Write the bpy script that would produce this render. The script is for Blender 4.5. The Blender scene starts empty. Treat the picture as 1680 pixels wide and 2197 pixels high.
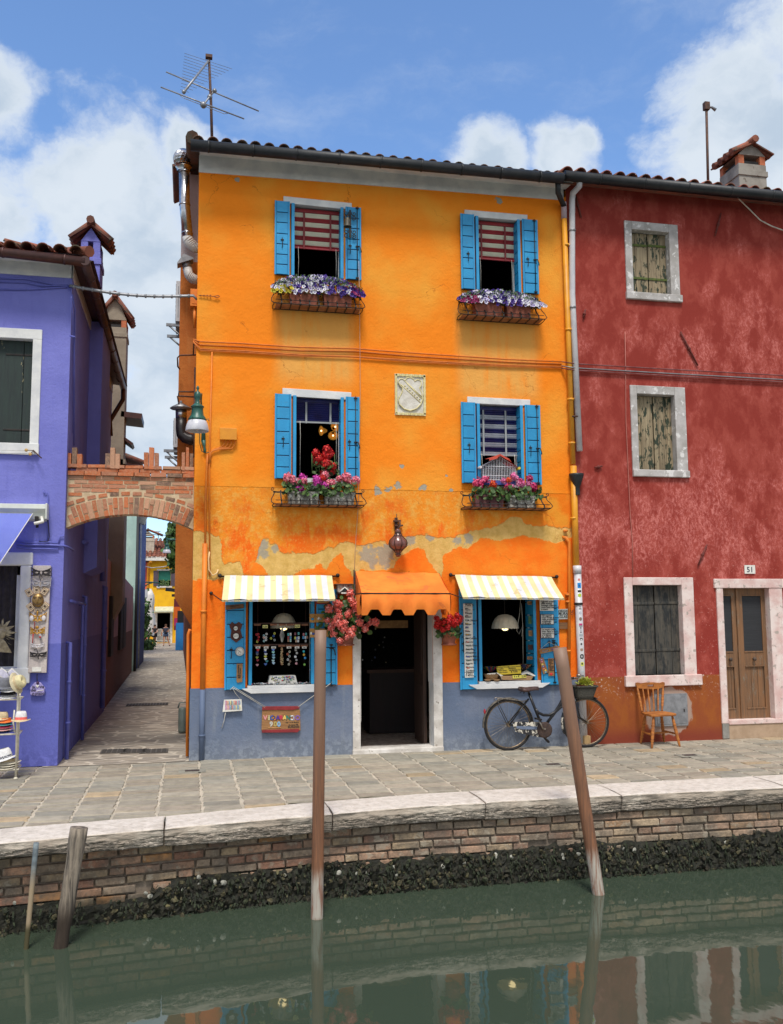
# Burano canal scene. Sources in order: camera, light, materials; setting; houses; flowers, awnings, fittings; shop goods, bicycle, chair; violet house, arch, alley.
import bpy,math,random
from mathutils import Vector,Matrix
rnd=random.Random(7)
R=math.radians
scene=bpy.context.scene
COL=scene.collection
YAW,PITCH,ROLL,FOC=R(12.39),R(6.122),R(-0.395),1980.0
CAM=Vector((0,-12.48,1.9))
Fv=Vector((math.sin(YAW)*math.cos(PITCH),math.cos(YAW)*math.cos(PITCH),math.sin(PITCH)))
R0=Vector((math.cos(YAW),-math.sin(YAW),0));U0=R0.cross(Fv)
Rv=math.cos(ROLL)*R0+math.sin(ROLL)*U0;Uv=-math.sin(ROLL)*R0+math.cos(ROLL)*U0
cam=bpy.data.cameras.new('camera');camo=bpy.data.objects.new('camera',cam);COL.objects.link(camo)
camo.matrix_world=Matrix(((Rv.x,Uv.x,-Fv.x,CAM.x),(Rv.y,Uv.y,-Fv.y,CAM.y),(Rv.z,Uv.z,-Fv.z,CAM.z),(0,0,0,1)))
cam.sensor_fit='VERTICAL';cam.sensor_height=36;cam.lens=FOC/2197*36
cam.clip_start=0.1;cam.clip_end=3000
scene.camera=camo
scene.view_settings.view_transform='Standard';scene.view_settings.look='None'
scene.view_settings.exposure=0.42;scene.view_settings.gamma=1
SUN_EL,SUN_AZ=R(61),R(190)
sl=bpy.data.lights.new('sun','SUN');sl.energy=2.5;sl.angle=R(14);sl.color=(1,0.95,0.88)
so=bpy.data.objects.new('sun',sl);COL.objects.link(so)
sd=Vector((math.sin(SUN_AZ)*math.cos(SUN_EL),math.cos(SUN_AZ)*math.cos(SUN_EL),math.sin(SUN_EL)))
so.rotation_euler=(-sd).to_track_quat('-Z','Y').to_euler()
ZM=dict(D=(0,0,1),z1=(0,700,2.197),z2=(0,1600,1.69),z3=(550,150,1.8667),z4=(1500,350,2.4),z5=(2000,350,1.918),z6=(900,1350,2.8),z7=(1380,1300,2.1),z8=(780,2080,2.8),c1=(1200,2050,2.745),c2=(1600,2050,2.4),c3=(2200,2000,2.485),c4=(0,2700,1.75),c5=(900,2700,1.68),c6=(1900,2700,1.7213),c7=(480,1850,3.38),c8=(0,2000,2.44),d1=(1750,2400,6.72),d2=(1960,2180,6.864),d3=(940,2560,8.842),d4=(820,2200,6.866),d5=(1690,2200,6.866),d6=(600,1350,5.6),d7=(0,2380,4.394),d8=(1120,2200,6.657),e1=(2080,2080,4.993),e2=(740,1780,2.2105),e3=(1400,1780,2.2105),e4=(920,2250,7.304),e5=(0,1800,5.6))
def ray(x,y):return Fv*FOC+Rv*(x-840)-Uv*(y-1098.5)
def dpx(k,x,y):
 if k=='D':return x,y
 a,b,s=ZM[k];return(a+x/s)/1.7119,(b+y/s)/1.7119
def P(k,x,y,Y=0.0):
 v=ray(*dpx(k,x,y));return CAM+v*((Y-CAM.y)/v.y)
def G(k,x,y,Z=0.0):
 v=ray(*dpx(k,x,y));return CAM+v*((Z-CAM.z)/v.z)
def sky_dir(x,y):return ray(x,y).normalized()
class N:
 def __init__(s,tree):s.t=tree;s.n=tree.nodes;s.l=tree.links
 def new(s,typ,**kw):
  n=s.n.new(typ)
  for k,v in kw.items():setattr(n,k,v)
  return n
 def put(s,sock,v):
  if isinstance(v,bpy.types.NodeSocket):s.l.new(v,sock)
  elif v is not None:
   if sock.type=='RGBA' and len(v)==3:v=(*v,1)
   sock.default_value=v
 def math(s,op,a,b=None,c=None,clamp=False):
  n=s.new('ShaderNodeMath',operation=op,use_clamp=clamp)
  s.put(n.inputs[0],a)
  if b is not None:s.put(n.inputs[1],b)
  if c is not None:s.put(n.inputs[2],c)
  return n.outputs[0]
 def vmath(s,op,a,b=None):
  n=s.new('ShaderNodeVectorMath',operation=op)
  s.put(n.inputs[0],a)
  if b is not None:s.put(n.inputs[1],b)
  return n.outputs['Value']if op in('DOT_PRODUCT','LENGTH','DISTANCE')else n.outputs[0]
 def mix(s,f,a,b,blend='MIX'):
  n=s.new('ShaderNodeMix',data_type='RGBA',blend_type=blend)
  s.put(n.inputs[0],f);s.put(n.inputs[6],a);s.put(n.inputs[7],b)
  return n.outputs[2]
 def noise(s,vec,scale,detail=4,rough=0.55,dist=0.0,col=False):
  n=s.new('ShaderNodeTexNoise');s.put(n.inputs['Vector'],vec)
  n.inputs['Scale'].default_value=scale;n.inputs['Detail'].default_value=detail
  n.inputs['Roughness'].default_value=rough;n.inputs['Distortion'].default_value=dist
  return n.outputs['Color']if col else n.outputs['Fac']
 def step(s,v,lo,hi):
  n=s.new('ShaderNodeMapRange',interpolation_type='SMOOTHSTEP')
  s.put(n.inputs[0],v);s.put(n.inputs[1],lo);s.put(n.inputs[2],hi)
  return n.outputs[0]
 def scale(s,vec,k):
  return s.vmath('MULTIPLY',vec,k)
 def xyz(s,vec):
  n=s.new('ShaderNodeSeparateXYZ');s.put(n.inputs[0],vec);return n.outputs
 def comb(s,x,y,z):
  n=s.new('ShaderNodeCombineXYZ');s.put(n.inputs[0],x);s.put(n.inputs[1],y);s.put(n.inputs[2],z);return n.outputs[0]
 def curve(s,x,pts,x0,x1):
  n=s.new('ShaderNodeFloatCurve')
  m=s.math('DIVIDE',s.math('SUBTRACT',x,x0),x1-x0)
  s.put(n.inputs['Value'],m)
  c=n.mapping.curves[0]
  ps=sorted(((p[0]-x0)/(x1-x0),p[1])for p in pts)
  c.points[0].location=ps[0];c.points[1].location=ps[-1]
  for p in ps[1:-1]:c.points.new(*p)
  for p in c.points:p.handle_type='VECTOR'
  n.mapping.update()
  return n.outputs[0]
W=bpy.data.worlds.new('World');scene.world=W;W.use_nodes=True
w=N(W.node_tree);W.node_tree.nodes.clear()
wo=w.new('ShaderNodeOutputWorld');bg=w.new('ShaderNodeBackground');bg.inputs[1].default_value=0.12
sk=w.new('ShaderNodeTexSky',sky_type='NISHITA',sun_disc=False,sun_elevation=SUN_EL,sun_rotation=SUN_AZ)
sk.altitude=0;sk.air_density=1.0;sk.dust_density=0.6;sk.ozone_density=3.0
tc=w.new('ShaderNodeTexCoord').outputs['Generated']
wn=w.noise(tc,5.0,8,0.6,0.0,col=True)
wv=w.vmath('ADD',tc,w.scale(w.vmath('SUBTRACT',wn,(0.5,0.5,0.5)),(0.09,0.09,0.09)))
def blob(px,py,r):
 d=sky_dir(px,py)
 dist=w.vmath('DISTANCE',wv,tuple(d))
 return w.math('SUBTRACT',1.0,w.math('DIVIDE',dist,R(r)))
acc=None
for b in[(-50,190,3.0),(-90,560,6.6),(230,480,6.0),(330,640,9.5),(80,900,11.0),(430,330,2.6),(1050,350,3.1),(1010,400,2.6),(1210,330,3.0),(1250,300,2.0),(1720,60,5.2),(1560,210,4.4),(1680,300,6.8),(1520,330,4.0),(1660,480,6),(480,420,3.2),(640,520,4.5)]:
 v=blob(*b);acc=v if acc is None else w.math('MAXIMUM',acc,v)
cn=w.noise(w.scale(wv,(1,1,1.4)),7.5,9,0.62)
dens=w.math('ADD',w.math('MULTIPLY',acc,1.0),w.math('MULTIPLY',w.math('SUBTRACT',cn,0.5),2.1))
gen=w.math('MULTIPLY',w.math('SUBTRACT',w.noise(tc,2.4,8,0.6),0.30),5.0)
behind=w.step(w.xyz(tc)[1],0.2,-0.2)
dens=w.math('ADD',dens,0.0)
mask=w.step(dens,-0.02,0.55)
mask=w.math('MAXIMUM',mask,w.math('MULTIPLY',w.math('MULTIPLY',gen,behind,clamp=True),0.9))
wisp=w.math('MULTIPLY',w.step(w.noise(w.scale(wv,(1,1,2.4)),3.5,8,0.65),0.48,0.8),0.35)
mask=w.math('MAXIMUM',mask,wisp)
shade=w.step(w.noise(w.scale(wv,(1,1,1.5)),9.0,6,0.55),0.36,0.62)
edge=w.step(dens,0.9,0.25)
sh=w.math('MAXIMUM',w.math('MULTIPLY',shade,0.75),w.math('MULTIPLY',edge,0.9))
cc=w.mix(sh,(3.3,3.95,4.7),(5.1,5.5,5.9))
skc=w.mix(1.0,sk.outputs[0],(1.10,1.26,1.42),'MULTIPLY')
cc=w.mix(behind,cc,(5.4,5.2,4.9))
fin=w.mix(w.math('MULTIPLY',mask,0.96),skc,cc)
w.put(bg.inputs[0],fin);w.l.new(bg.outputs[0],wo.inputs[0])
class M:
 def __init__(s):s.v=[];s.f=[];s.mi=[];s.c=[];s.sm=[]
 def add(s,vs,fs,mi=0,col=1.0,smooth=False):
  o=len(s.v);s.v+=[Vector(v)for v in vs]
  for f in fs:s.f.append([i+o for i in f]);s.mi.append(mi);s.c.append(col);s.sm.append(smooth)
  return s
 def box(s,x0,y0,z0,x1,y1,z1,mi=0,col=1.0):
  x0,x1=min(x0,x1),max(x0,x1);y0,y1=min(y0,y1),max(y0,y1);z0,z1=min(z0,z1),max(z0,z1)
  return s.add([(x0,y0,z0),(x1,y0,z0),(x1,y1,z0),(x0,y1,z0),(x0,y0,z1),(x1,y0,z1),(x1,y1,z1),(x0,y1,z1)],[(3,2,1,0),(4,5,6,7),(0,1,5,4),(1,2,6,5),(2,3,7,6),(3,0,4,7)],mi,col)
 def obox(s,c,h,rot=None,mi=0,col=1.0):
  m=rot if isinstance(rot,Matrix)else Matrix.Rotation(rot or 0,3,'Z')
  c=Vector(c)
  vs=[c+m@Vector((sx*h[0],sy*h[1],sz*h[2]))for sz in(-1,1)for sx,sy in((-1,-1),(1,-1),(1,1),(-1,1))]
  return s.add(vs,[(3,2,1,0),(4,5,6,7),(0,1,5,4),(1,2,6,5),(2,3,7,6),(3,0,4,7)],mi,col)
 def tube(s,pts,r,seg=8,mi=0,col=1.0,caps=True,closed=False):
  pts=[Vector(p)for p in pts];n=len(pts)
  rs=r if isinstance(r,(list,tuple))else[r]*n
  vs=[];prev=None
  for i,p in enumerate(pts):
   if closed:t=pts[(i+1)%n]-pts[i-1]
   else:t=pts[min(i+1,n-1)]-pts[max(i-1,0)]
   if t.length<1e-9:t=Vector((0,0,1))
   t.normalize()
   if prev is None:
    a=t.cross(Vector((0,0,1)))
    if a.length<0.05:a=t.cross(Vector((0,1,0)))
   else:a=prev-t*prev.dot(t)
   a.normalize();prev=a;b=t.cross(a)
   for k in range(seg):
    q=2*math.pi*k/seg;vs.append(p+(a*math.cos(q)+b*math.sin(q))*rs[i])
  fs=[]
  for i in range(n if closed else n-1):
   j=(i+1)%n
   for k in range(seg):k2=(k+1)%seg;fs.append((i*seg+k,i*seg+k2,j*seg+k2,j*seg+k))
  s.add(vs,fs,mi,col,seg>4)
  if caps and not closed:
   o=len(s.v)-n*seg
   s.f.append([o+k for k in range(seg)][::-1]);s.mi.append(mi);s.c.append(col);s.sm.append(False)
   s.f.append([o+(n-1)*seg+k for k in range(seg)]);s.mi.append(mi);s.c.append(col);s.sm.append(False)
  return s
 def lathe(s,c,prof,seg=24,mi=0,col=1.0,axis=None,wob=0):
  c=Vector(c);q=(Vector(axis).to_track_quat('Z','Y').to_matrix()if axis else Matrix.Identity(3))
  vs=[]
  for r,z in prof:
   for k in range(seg):
    a=2*math.pi*k/seg;rr=r*(1+wob*math.cos(a*seg/2))
    vs.append(c+q@Vector((rr*math.cos(a),rr*math.sin(a),z)))
  fs=[(i*seg+k,i*seg+(k+1)%seg,(i+1)*seg+(k+1)%seg,(i+1)*seg+k)for i in range(len(prof)-1)for k in range(seg)]
  return s.add(vs,fs,mi,col,True)
 def ball(s,c,r,seg=12,rings=8,mi=0,col=1.0,sc=(1,1,1),rot=None):
  vs=[];c=Vector(c)
  for i in range(rings+1):
   t=math.pi*i/rings
   for k in range(seg):
    a=2*math.pi*k/seg
    p=Vector((math.sin(t)*math.cos(a)*sc[0],math.sin(t)*math.sin(a)*sc[1],math.cos(t)*sc[2]))*r
    if rot is not None:p=rot@p
    vs.append(c+p)
  fs=[((i+1)*seg+k,(i+1)*seg+(k+1)%seg,i*seg+(k+1)%seg,i*seg+k)for i in range(rings)for k in range(seg)]
  return s.add(vs,fs,mi,col,True)
 def prism(s,poly,o,u,v,d,mi=0,col=1.0):
  o,u,v,d=Vector(o),Vector(u),Vector(v),Vector(d);n=len(poly)
  a=[o+u*p[0]+v*p[1]for p in poly];b=[p+d for p in a]
  flip=u.cross(v).dot(d)>0
  A=list(range(n));B=list(range(n,2*n))
  fs=[A[::-1]if flip else A,B if flip else B[::-1]]
  for i in range(n):
   j=(i+1)%n;q=(i,j,n+j,n+i);fs.append(q if flip else q[::-1])
  return s.add(a+b,fs,mi,col)
 def poly(s,pts,mi=0,col=1.0):return s.add(pts,[tuple(range(len(pts)))],mi,col)
 def text(s,t,o,u,v,size,mi=0,col=1.0,align='LEFT',ext=0.0015,bold=0.012):
  vs,fs=text_geo(t,align,ext/size,bold)
  o,u,v=Vector(o),Vector(u).normalized(),Vector(v).normalized();n=u.cross(v)
  return s.add([o+(u*p[0]+v*p[1]+n*p[2])*size for p in vs],fs,mi,col)
 def xf(s,mat):
  s.v=[mat@p for p in s.v];return s
 def build(s,name,mats=None,parent=None,bevel=0,sub=0):
  me=bpy.data.meshes.new(name)
  org=ORG.get(parent.name,Vector((0,0,0)))if parent else Vector((0,0,0))
  loc=Vector((0,0,0))
  if not parent and s.v:
   lo=Vector([min(v[i]for v in s.v)for i in range(3)]);hi=Vector([max(v[i]for v in s.v)for i in range(3)])
   loc=Vector(((lo.x+hi.x)/2,(lo.y+hi.y)/2,lo.z));org=loc
  me.from_pydata([v-org for v in s.v],[],s.f)
  mats=mats if isinstance(mats,(list,tuple))else[mats]
  for m in mats:
   if m:me.materials.append(m)
  me.polygons.foreach_set('material_index',s.mi);me.polygons.foreach_set('use_smooth',s.sm)
  if True:
   at=me.color_attributes.new('Col','FLOAT_COLOR','CORNER');buf=[]
   for p,c in zip(me.polygons,s.c):
    cc=c if isinstance(c,tuple)else(c,c,c)
    buf+=[*cc,1.0]*p.loop_total
   at.data.foreach_set('color',buf)
  me.update()
  o=bpy.data.objects.new(name,me);COL.objects.link(o);o.location=loc
  ORG[o.name]=org
  if parent:o.parent=parent
  if bevel:
   b=o.modifiers.new('bevel','BEVEL');b.width=bevel;b.segments=2;b.limit_method='ANGLE';b.harden_normals=False
  if sub:
   b=o.modifiers.new('sub','SUBSURF');b.levels=sub;b.render_levels=sub
  return o
ORG={}
TG={}
def text_geo(t,align,ext,bold=0.0):
 k=(t,align,round(ext,4),bold)
 if k not in TG:
  cu=bpy.data.curves.new('t','FONT');cu.body=t;cu.align_x=align;cu.extrude=ext;cu.resolution_u=3;cu.offset=bold
  ob=bpy.data.objects.new('t',cu);COL.objects.link(ob)
  dg=bpy.context.evaluated_depsgraph_get();dg.update()
  me=bpy.data.meshes.new_from_object(ob.evaluated_get(dg))
  TG[k]=([tuple(v.co)for v in me.vertices],[tuple(p.vertices)for p in me.polygons])
  bpy.data.objects.remove(ob);bpy.data.curves.remove(cu);bpy.data.meshes.remove(me)
 return TG[k]
def thing(name,label,cat,loc=(0,0,0),group=None,kind=None):
 o=bpy.data.objects.new(name,None);COL.objects.link(o);o.empty_display_size=0.1
 o.location=loc;ORG[o.name]=Vector(loc);return tag(o,label,cat,group,kind)
def tag(o,label,cat=None,group=None,kind=None):
 if label:o['label']=label
 if cat:o['category']=cat
 if group:o['group']=group
 if kind:o['kind']=kind
 return o
def copy_tree(o,parent=None):
 c=o.copy();COL.objects.link(c)
 if parent:c.parent=parent
 for ch in list(o.children):copy_tree(ch,c)
 return c
XA,YA,ZA=Vector((1,0,0)),Vector((0,1,0)),Vector((0,0,1))
def srgb(r,g,b):return tuple((c/255/12.92 if c<=10 else((c/255+0.055)/1.055)**2.4)for c in(r,g,b))
MT={}
def mat(name,c1,c2=None,scale=6.0,rough=0.7,bump=0.15,bscale=40.0,metal=0.0,attr=False,emit=None,es=1.0,stretch=(1,1,1),spec=None,lo=0.35,hi=0.65,trans=0,c3=None,s3=30,l3=0.62):
 if name in MT:return MT[name]
 m=bpy.data.materials.new(name);m.use_nodes=True;n=N(m.node_tree)
 b=m.node_tree.nodes['Principled BSDF']
 pos=n.new('ShaderNodeTexCoord').outputs['Object']
 p=n.scale(pos,stretch)
 c=c1
 if c2:c=n.mix(n.step(n.noise(p,scale,6,0.6),lo,hi),c1,c2)
 if c3:c=n.mix(n.step(n.noise(p,s3,5,0.6),l3,l3+0.06),c,c3)
 if attr:
  a=n.new('ShaderNodeAttribute',attribute_name='Col').outputs['Color']
  c=n.mix(1.0,c,a,'MULTIPLY')
 n.put(b.inputs['Base Color'],c)
 rv=n.math('ADD',rough-0.06,n.math('MULTIPLY',n.noise(p,scale*2+3,3),0.12))
 n.put(b.inputs['Roughness'],rv);b.inputs['Metallic'].default_value=metal
 if spec is not None:b.inputs['Specular IOR Level'].default_value=spec
 if trans:b.inputs['Transmission Weight'].default_value=trans
 if bump:
  bn=n.new('ShaderNodeBump');bn.inputs['Strength'].default_value=bump;bn.inputs['Distance'].default_value=0.01
  n.put(bn.inputs['Height'],n.noise(p,bscale,5,0.6));n.l.new(bn.outputs[0],b.inputs['Normal'])
 if emit:
  n.put(b.inputs['Emission Color'],emit);b.inputs['Emission Strength'].default_value=es
 MT[name]=m;return m
def newmat(name):
 m=bpy.data.materials.new(name);m.use_nodes=True;n=N(m.node_tree);MT[name]=m
 return m,n,m.node_tree.nodes['Principled BSDF']
def setbump(n,b,h,strength=0.3,dist=0.01):
 bn=n.new('ShaderNodeBump');bn.inputs['Strength'].default_value=strength;bn.inputs['Distance'].default_value=dist
 n.put(bn.inputs['Height'],h);n.l.new(bn.outputs[0],b.inputs['Normal'])
def wpos(n):return n.new('ShaderNodeNewGeometry').outputs['Position']
def m_orange():
 m,n,b=newmat('orange_plaster');pos=wpos(n);x,y,z=n.xyz(pos)
 fine=n.noise(pos,9,7,0.65);mid=n.noise(pos,2.2,6,0.6);big=n.noise(pos,0.8,4,0.5)
 O1=srgb(242,134,24);O2=srgb(234,158,54);OD=srgb(234,100,12);Y=srgb(226,162,70);CR=srgb(220,180,106);GR=srgb(150,148,138)
 base=n.mix(n.step(big,0.42,0.68),O1,O2)
 base=n.mix(n.math('MULTIPLY',n.step(fine,0.52,0.75),0.35),base,srgb(232,122,14))
 st=n.noise(n.scale(pos,(9,9,0.9)),1.0,5,0.6)
 def stain(x0,x1,z0,z1):
  h=n.math('MULTIPLY',n.step(x,x0-0.12,x0+0.12),n.step(x,x1+0.12,x1-0.12))
  return n.math('MULTIPLY',h,n.math('MULTIPLY',n.step(z,z0,z0+0.35),n.step(z,z1+0.1,z1-0.1)))
 s=n.math('MAXIMUM',stain(1.15,2.2,4.9,6.3),stain(3.75,4.95,4.8,6.25))
 s=n.math('MULTIPLY',s,n.step(n.math('ADD',n.math('MULTIPLY',st,0.6),n.math('MULTIPLY',mid,0.4)),0.24,0.54))
 base=n.mix(n.math('MULTIPLY',s,0.8),base,srgb(224,168,86))
 zone=n.step(n.math('ADD',z,n.math('MULTIPLY',n.math('SUBTRACT',fine,0.5),0.03)),3.585,3.57)
 tall=n.noise(n.scale(pos,(5,5,1.6)),1.0,7,0.65)
 pat=n.math('ADD',n.math('MULTIPLY',mid,0.5),n.math('MULTIPLY',tall,0.5))
 pat=n.math('SUBTRACT',pat,n.math('MULTIPLY',n.math('SUBTRACT',3.5,z),0.10))
 worn=n.mix(n.step(pat,0.36,0.47),OD,n.mix(n.step(fine,0.44,0.66),srgb(230,138,34),Y))
 worn=n.mix(n.math('MULTIPLY',n.step(n.noise(pos,26,6,.7),0.5,0.68),0.45),worn,srgb(236,186,96))
 worn=n.mix(n.math('MULTIPLY',n.step(mid,0.5,0.36),0.35),worn,srgb(206,122,34))
 worn=n.mix(n.step(x,4.2,5.3),worn,n.mix(n.step(mid,0.45,0.6),srgb(228,120,18),srgb(226,146,42)))
 low=n.mix(n.step(mid,0.4,0.65),srgb(238,112,18),srgb(236,132,34))
 low=n.mix(n.math('MULTIPLY',n.step(fine,0.55,0.7),0.3),low,srgb(232,150,60))
 up=[(60,400),(85,405),(155,412),(168,640),(330,625),(338,745),(388,740),(395,545),(470,535),(490,430),(540,430),(560,500),(600,465),(640,550),(800,560),(930,555),(1030,510),(1150,478),(1240,480),(1290,490)]
 up3=[(0,460),(60,480),(200,420),(380,400),(470,435),(560,430),(700,395),(730,368),(890,358),(1000,300),(1075,258),(1150,265),(1158,312),(1300,332),(1420,350),(1540,342)]
 lo=[(60,770),(300,750),(388,745),(392,590),(430,620),(490,645),(545,745),(715,745),(722,650),(970,635),(1010,700),(1060,600),(1130,540),(1165,640),(1230,755),(1285,690)]
 lo3=[(0,695),(100,680),(130,600),(250,530),(350,515),(370,600),(440,700),(500,760),(505,560),(560,540),(640,500),(700,530),(800,440),(980,450),(1150,415),(1250,445),(1400,470),(1470,455),(1540,440)]
 def cv(a,c):
  q=[]
  for k,L in(('e2',a),('e3',c)):
   for px,py in L:p=P(k,px,py);q.append((p.x,(p.z-1.5)/2.5))
  q.sort();out=[]
  for p in q:
   if not out or p[0]-out[-1][0]>0.012:out.append(p)
  return n.math('ADD',n.math('MULTIPLY',n.curve(x2,out,0.0,5.6),2.5),1.5)
 e1=n.math('SUBTRACT',n.noise(pos,5,7,0.7),0.5);e2=n.math('SUBTRACT',n.noise(n.vmath('ADD',pos,(7,3,1)),5,7,0.7),0.5)
 x2=n.math('ADD',x,n.math('MULTIPLY',e2,0.16))
 zu,zl=cv(up,up3),cv(lo,lo3)
 zz=n.math('ADD',z,n.math('MULTIPLY',e1,0.2))
 inside=n.math('MULTIPLY',n.step(n.math('SUBTRACT',zu,zz),-0.008,0.008),n.step(n.math('SUBTRACT',zz,zl),-0.008,0.008))
 rim=n.math('MULTIPLY',n.step(n.math('SUBTRACT',zu,zz),-0.07,0.0),n.step(n.math('SUBTRACT',zz,zl),-0.05,0.0))
 lowmask=n.step(n.math('SUBTRACT',zz,n.math('ADD',zl,0.02)),0.02,-0.02)
 c=n.mix(zone,base,worn);c=n.mix(lowmask,c,low)
 c=n.mix(n.math('MULTIPLY',rim,0.55),c,srgb(236,130,40))
 cr=n.mix(n.step(fine,0.35,0.65),CR,srgb(200,160,84))
 gb=None
 for k,gx,gy,r in[('e2',505,500,0.1),('e2',515,560,0.09),('e2',600,520,0.08),('e2',440,560,0.09),('e2',1350,560,0.17),('e2',1385,620,0.12),('e2',1490,560,0.17),('e2',1490,630,0.12),('e3',20,560,0.13),('e3',240,450,0.1),('e3',620,450,0.09),('e3',710,450,0.1),('e3',400,430,0.07)]:
  p=P(k,gx,gy);d=n.vmath('DISTANCE',pos,tuple(p));v=n.math('SUBTRACT',1.0,n.math('DIVIDE',d,r));gb=v if gb is None else n.math('MAXIMUM',gb,v)
 gm=n.step(n.math('ADD',gb,n.math('MULTIPLY',n.math('ADD',e1,n.math('SUBTRACT',n.noise(pos,14,4,.6),.5)),1.9)),0.1,0.5)
 cr=n.mix(n.math('MULTIPLY',gm,0.8),cr,GR)
 c=n.mix(inside,c,cr)
 ch=None
 for k,gx,gy,r in[('z7',205,868,0.05),('z7',172,1018,0.08),('z7',92,1048,0.05),('z7',115,1035,0.035),('z7',350,1035,0.06),('z7',380,1030,0.06),('z7',583,1048,0.035),('z7',15,1052,0.08),('z7',545,940,0.03),('z4',800,930,0.07),('z3',600,955,0.05)]:
  p=P(k,gx,gy);d=n.vmath('DISTANCE',pos,tuple(p));v=n.math('SUBTRACT',1.0,n.math('DIVIDE',d,r));ch=v if ch is None else n.math('MAXIMUM',ch,v)
 cm=n.step(n.math('ADD',ch,n.math('MULTIPLY',n.math('ADD',e1,n.math('SUBTRACT',n.noise(pos,18,4,.6),.5)),2.2)),0.3,0.4)
 c=n.mix(cm,c,srgb(160,155,140))
 vor=n.new('ShaderNodeTexVoronoi',feature='DISTANCE_TO_EDGE');n.put(vor.inputs['Vector'],n.vmath('ADD',pos,n.scale(n.noise(pos,2.5,5,0.6,col=True),(0.6,0.6,0.6))));vor.inputs['Scale'].default_value=0.9
 cr2=n.math('MULTIPLY',n.step(vor.outputs['Distance'],0.006,0.0),n.step(n.noise(pos,1.1,3),0.52,0.6))
 c=n.mix(n.math('MULTIPLY',cr2,0.6),c,srgb(150,75,20))
 n.put(b.inputs['Base Color'],c);b.inputs['Roughness'].default_value=0.85;b.inputs['Specular IOR Level'].default_value=0.25
 h=n.math('ADD',n.math('MULTIPLY',n.noise(pos,28,6,0.65),0.6),n.math('MULTIPLY',fine,0.8))
 h=n.math('ADD',h,n.math('MULTIPLY',zone,-0.5));h=n.math('SUBTRACT',h,n.math('MULTIPLY',cm,0.6));h=n.math('SUBTRACT',h,n.math('MULTIPLY',inside,0.7));h=n.math('ADD',h,n.math('MULTIPLY',n.noise(pos,2.6,5,.6),1.6))
 setbump(n,b,h,0.7,0.014)
 return m
def m_red():
 m,n,b=newmat('red_plaster');pos=wpos(n);x,y,z=n.xyz(pos)
 wp=n.vmath('ADD',pos,n.scale(n.noise(pos,6,4,col=True),(0.15,0.15,0.15)))
 big=n.noise(wp,1.25,7,0.66);fine=n.noise(n.scale(wp,(1.4,1.4,0.7)),20,8,0.78);mid=n.noise(n.scale(wp,(1.3,1,0.7)),3.4,7,0.65)
 base=n.mix(n.step(mid,0.4,0.6),srgb(138,52,44),srgb(154,68,58))
 am=n.math('ADD',n.math('MULTIPLY',big,0.6),n.math('MULTIPLY',mid,0.6))
 zb=n.math('MULTIPLY',n.step(z,4.2,3.7),n.step(z,2.0,2.9))
 zc=n.math('MULTIPLY',n.step(z,7.0,6.0),n.step(z,4.6,5.4))
 left=n.math('MULTIPLY',n.step(x,6.2,5.5),n.step(z,4.0,3.0))
 for k,gx,gy,r,s_ in[('D',1500,1110,.75,.13),('D',1610,1190,.6,.10),('D',1290,1090,.45,.12),('D',1390,1150,.5,.10),('D',1640,640,.6,.09),('D',1500,770,.5,.08),('D',1420,730,.4,.06),('D',1540,1020,.45,.08),('D',1530,1330,.35,.08),('D',1300,640,.4,.05)]:
  p=P(k,gx,gy);left=n.math('ADD',left,n.math('MULTIPLY',n.math('SUBTRACT',1.0,n.math('DIVIDE',n.vmath('DISTANCE',wp,tuple(p)),r),clamp=True),s_*12))
 am=n.math('ADD',am,n.math('MULTIPLY',n.math('ADD',n.math('MAXIMUM',zb,n.math('MULTIPLY',zc,0.6)),left),0.115))
 wear=n.math('MULTIPLY',n.step(am,0.63,0.82),n.step(fine,0.44,0.64))
 c=n.mix(n.math('MULTIPLY',n.math('MULTIPLY',n.step(am,0.60,0.82),n.step(fine,0.3,0.7)),0.55),base,srgb(184,86,80))
 c=n.mix(n.math('MULTIPLY',wear,0.85),c,srgb(204,124,116))
 fl=n.math('MULTIPLY',n.step(n.noise(wp,34,6,0.7),0.6,0.66),n.step(z,4.4,1.6))
 c=n.mix(n.math('MULTIPLY',fl,0.6),c,srgb(212,148,138))
 dado=n.step(n.math('ADD',z,n.math('MULTIPLY',n.math('SUBTRACT',fine,0.5),0.03)),0.94,0.925)
 dc=n.mix(n.step(mid,0.4,0.62),srgb(150,84,40),srgb(140,74,42))
 dc=n.mix(n.step(n.math('ADD',z,n.math('MULTIPLY',mid,0.3)),0.42,0.2),dc,srgb(128,60,44))
 dc=n.mix(n.math('MULTIPLY',n.step(n.noise(wp,24,7,0.7),0.58,0.64),n.step(z,0.5,0.95)),dc,srgb(206,186,172))
 c=n.mix(dado,c,dc)
 p=P('c3',640,1520);d=n.vmath('DISTANCE',n.scale(n.vmath('SUBTRACT',pos,tuple(p)),(0.9,1,1.0)),(0,0,0))
 pt=n.step(n.math('ADD',d,n.math('MULTIPLY',n.math('SUBTRACT',mid,0.5),0.25)),0.36,0.33)
 pt=n.math('MULTIPLY',pt,dado)
 c=n.mix(n.math('MULTIPLY',pt,0.8),c,srgb(168,150,138))
 n.put(b.inputs['Base Color'],c);b.inputs['Roughness'].default_value=0.9;b.inputs['Specular IOR Level'].default_value=0.2
 setbump(n,b,n.math('ADD',n.math('MULTIPLY',fine,0.8),mid),0.5,0.01)
 return m
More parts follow.
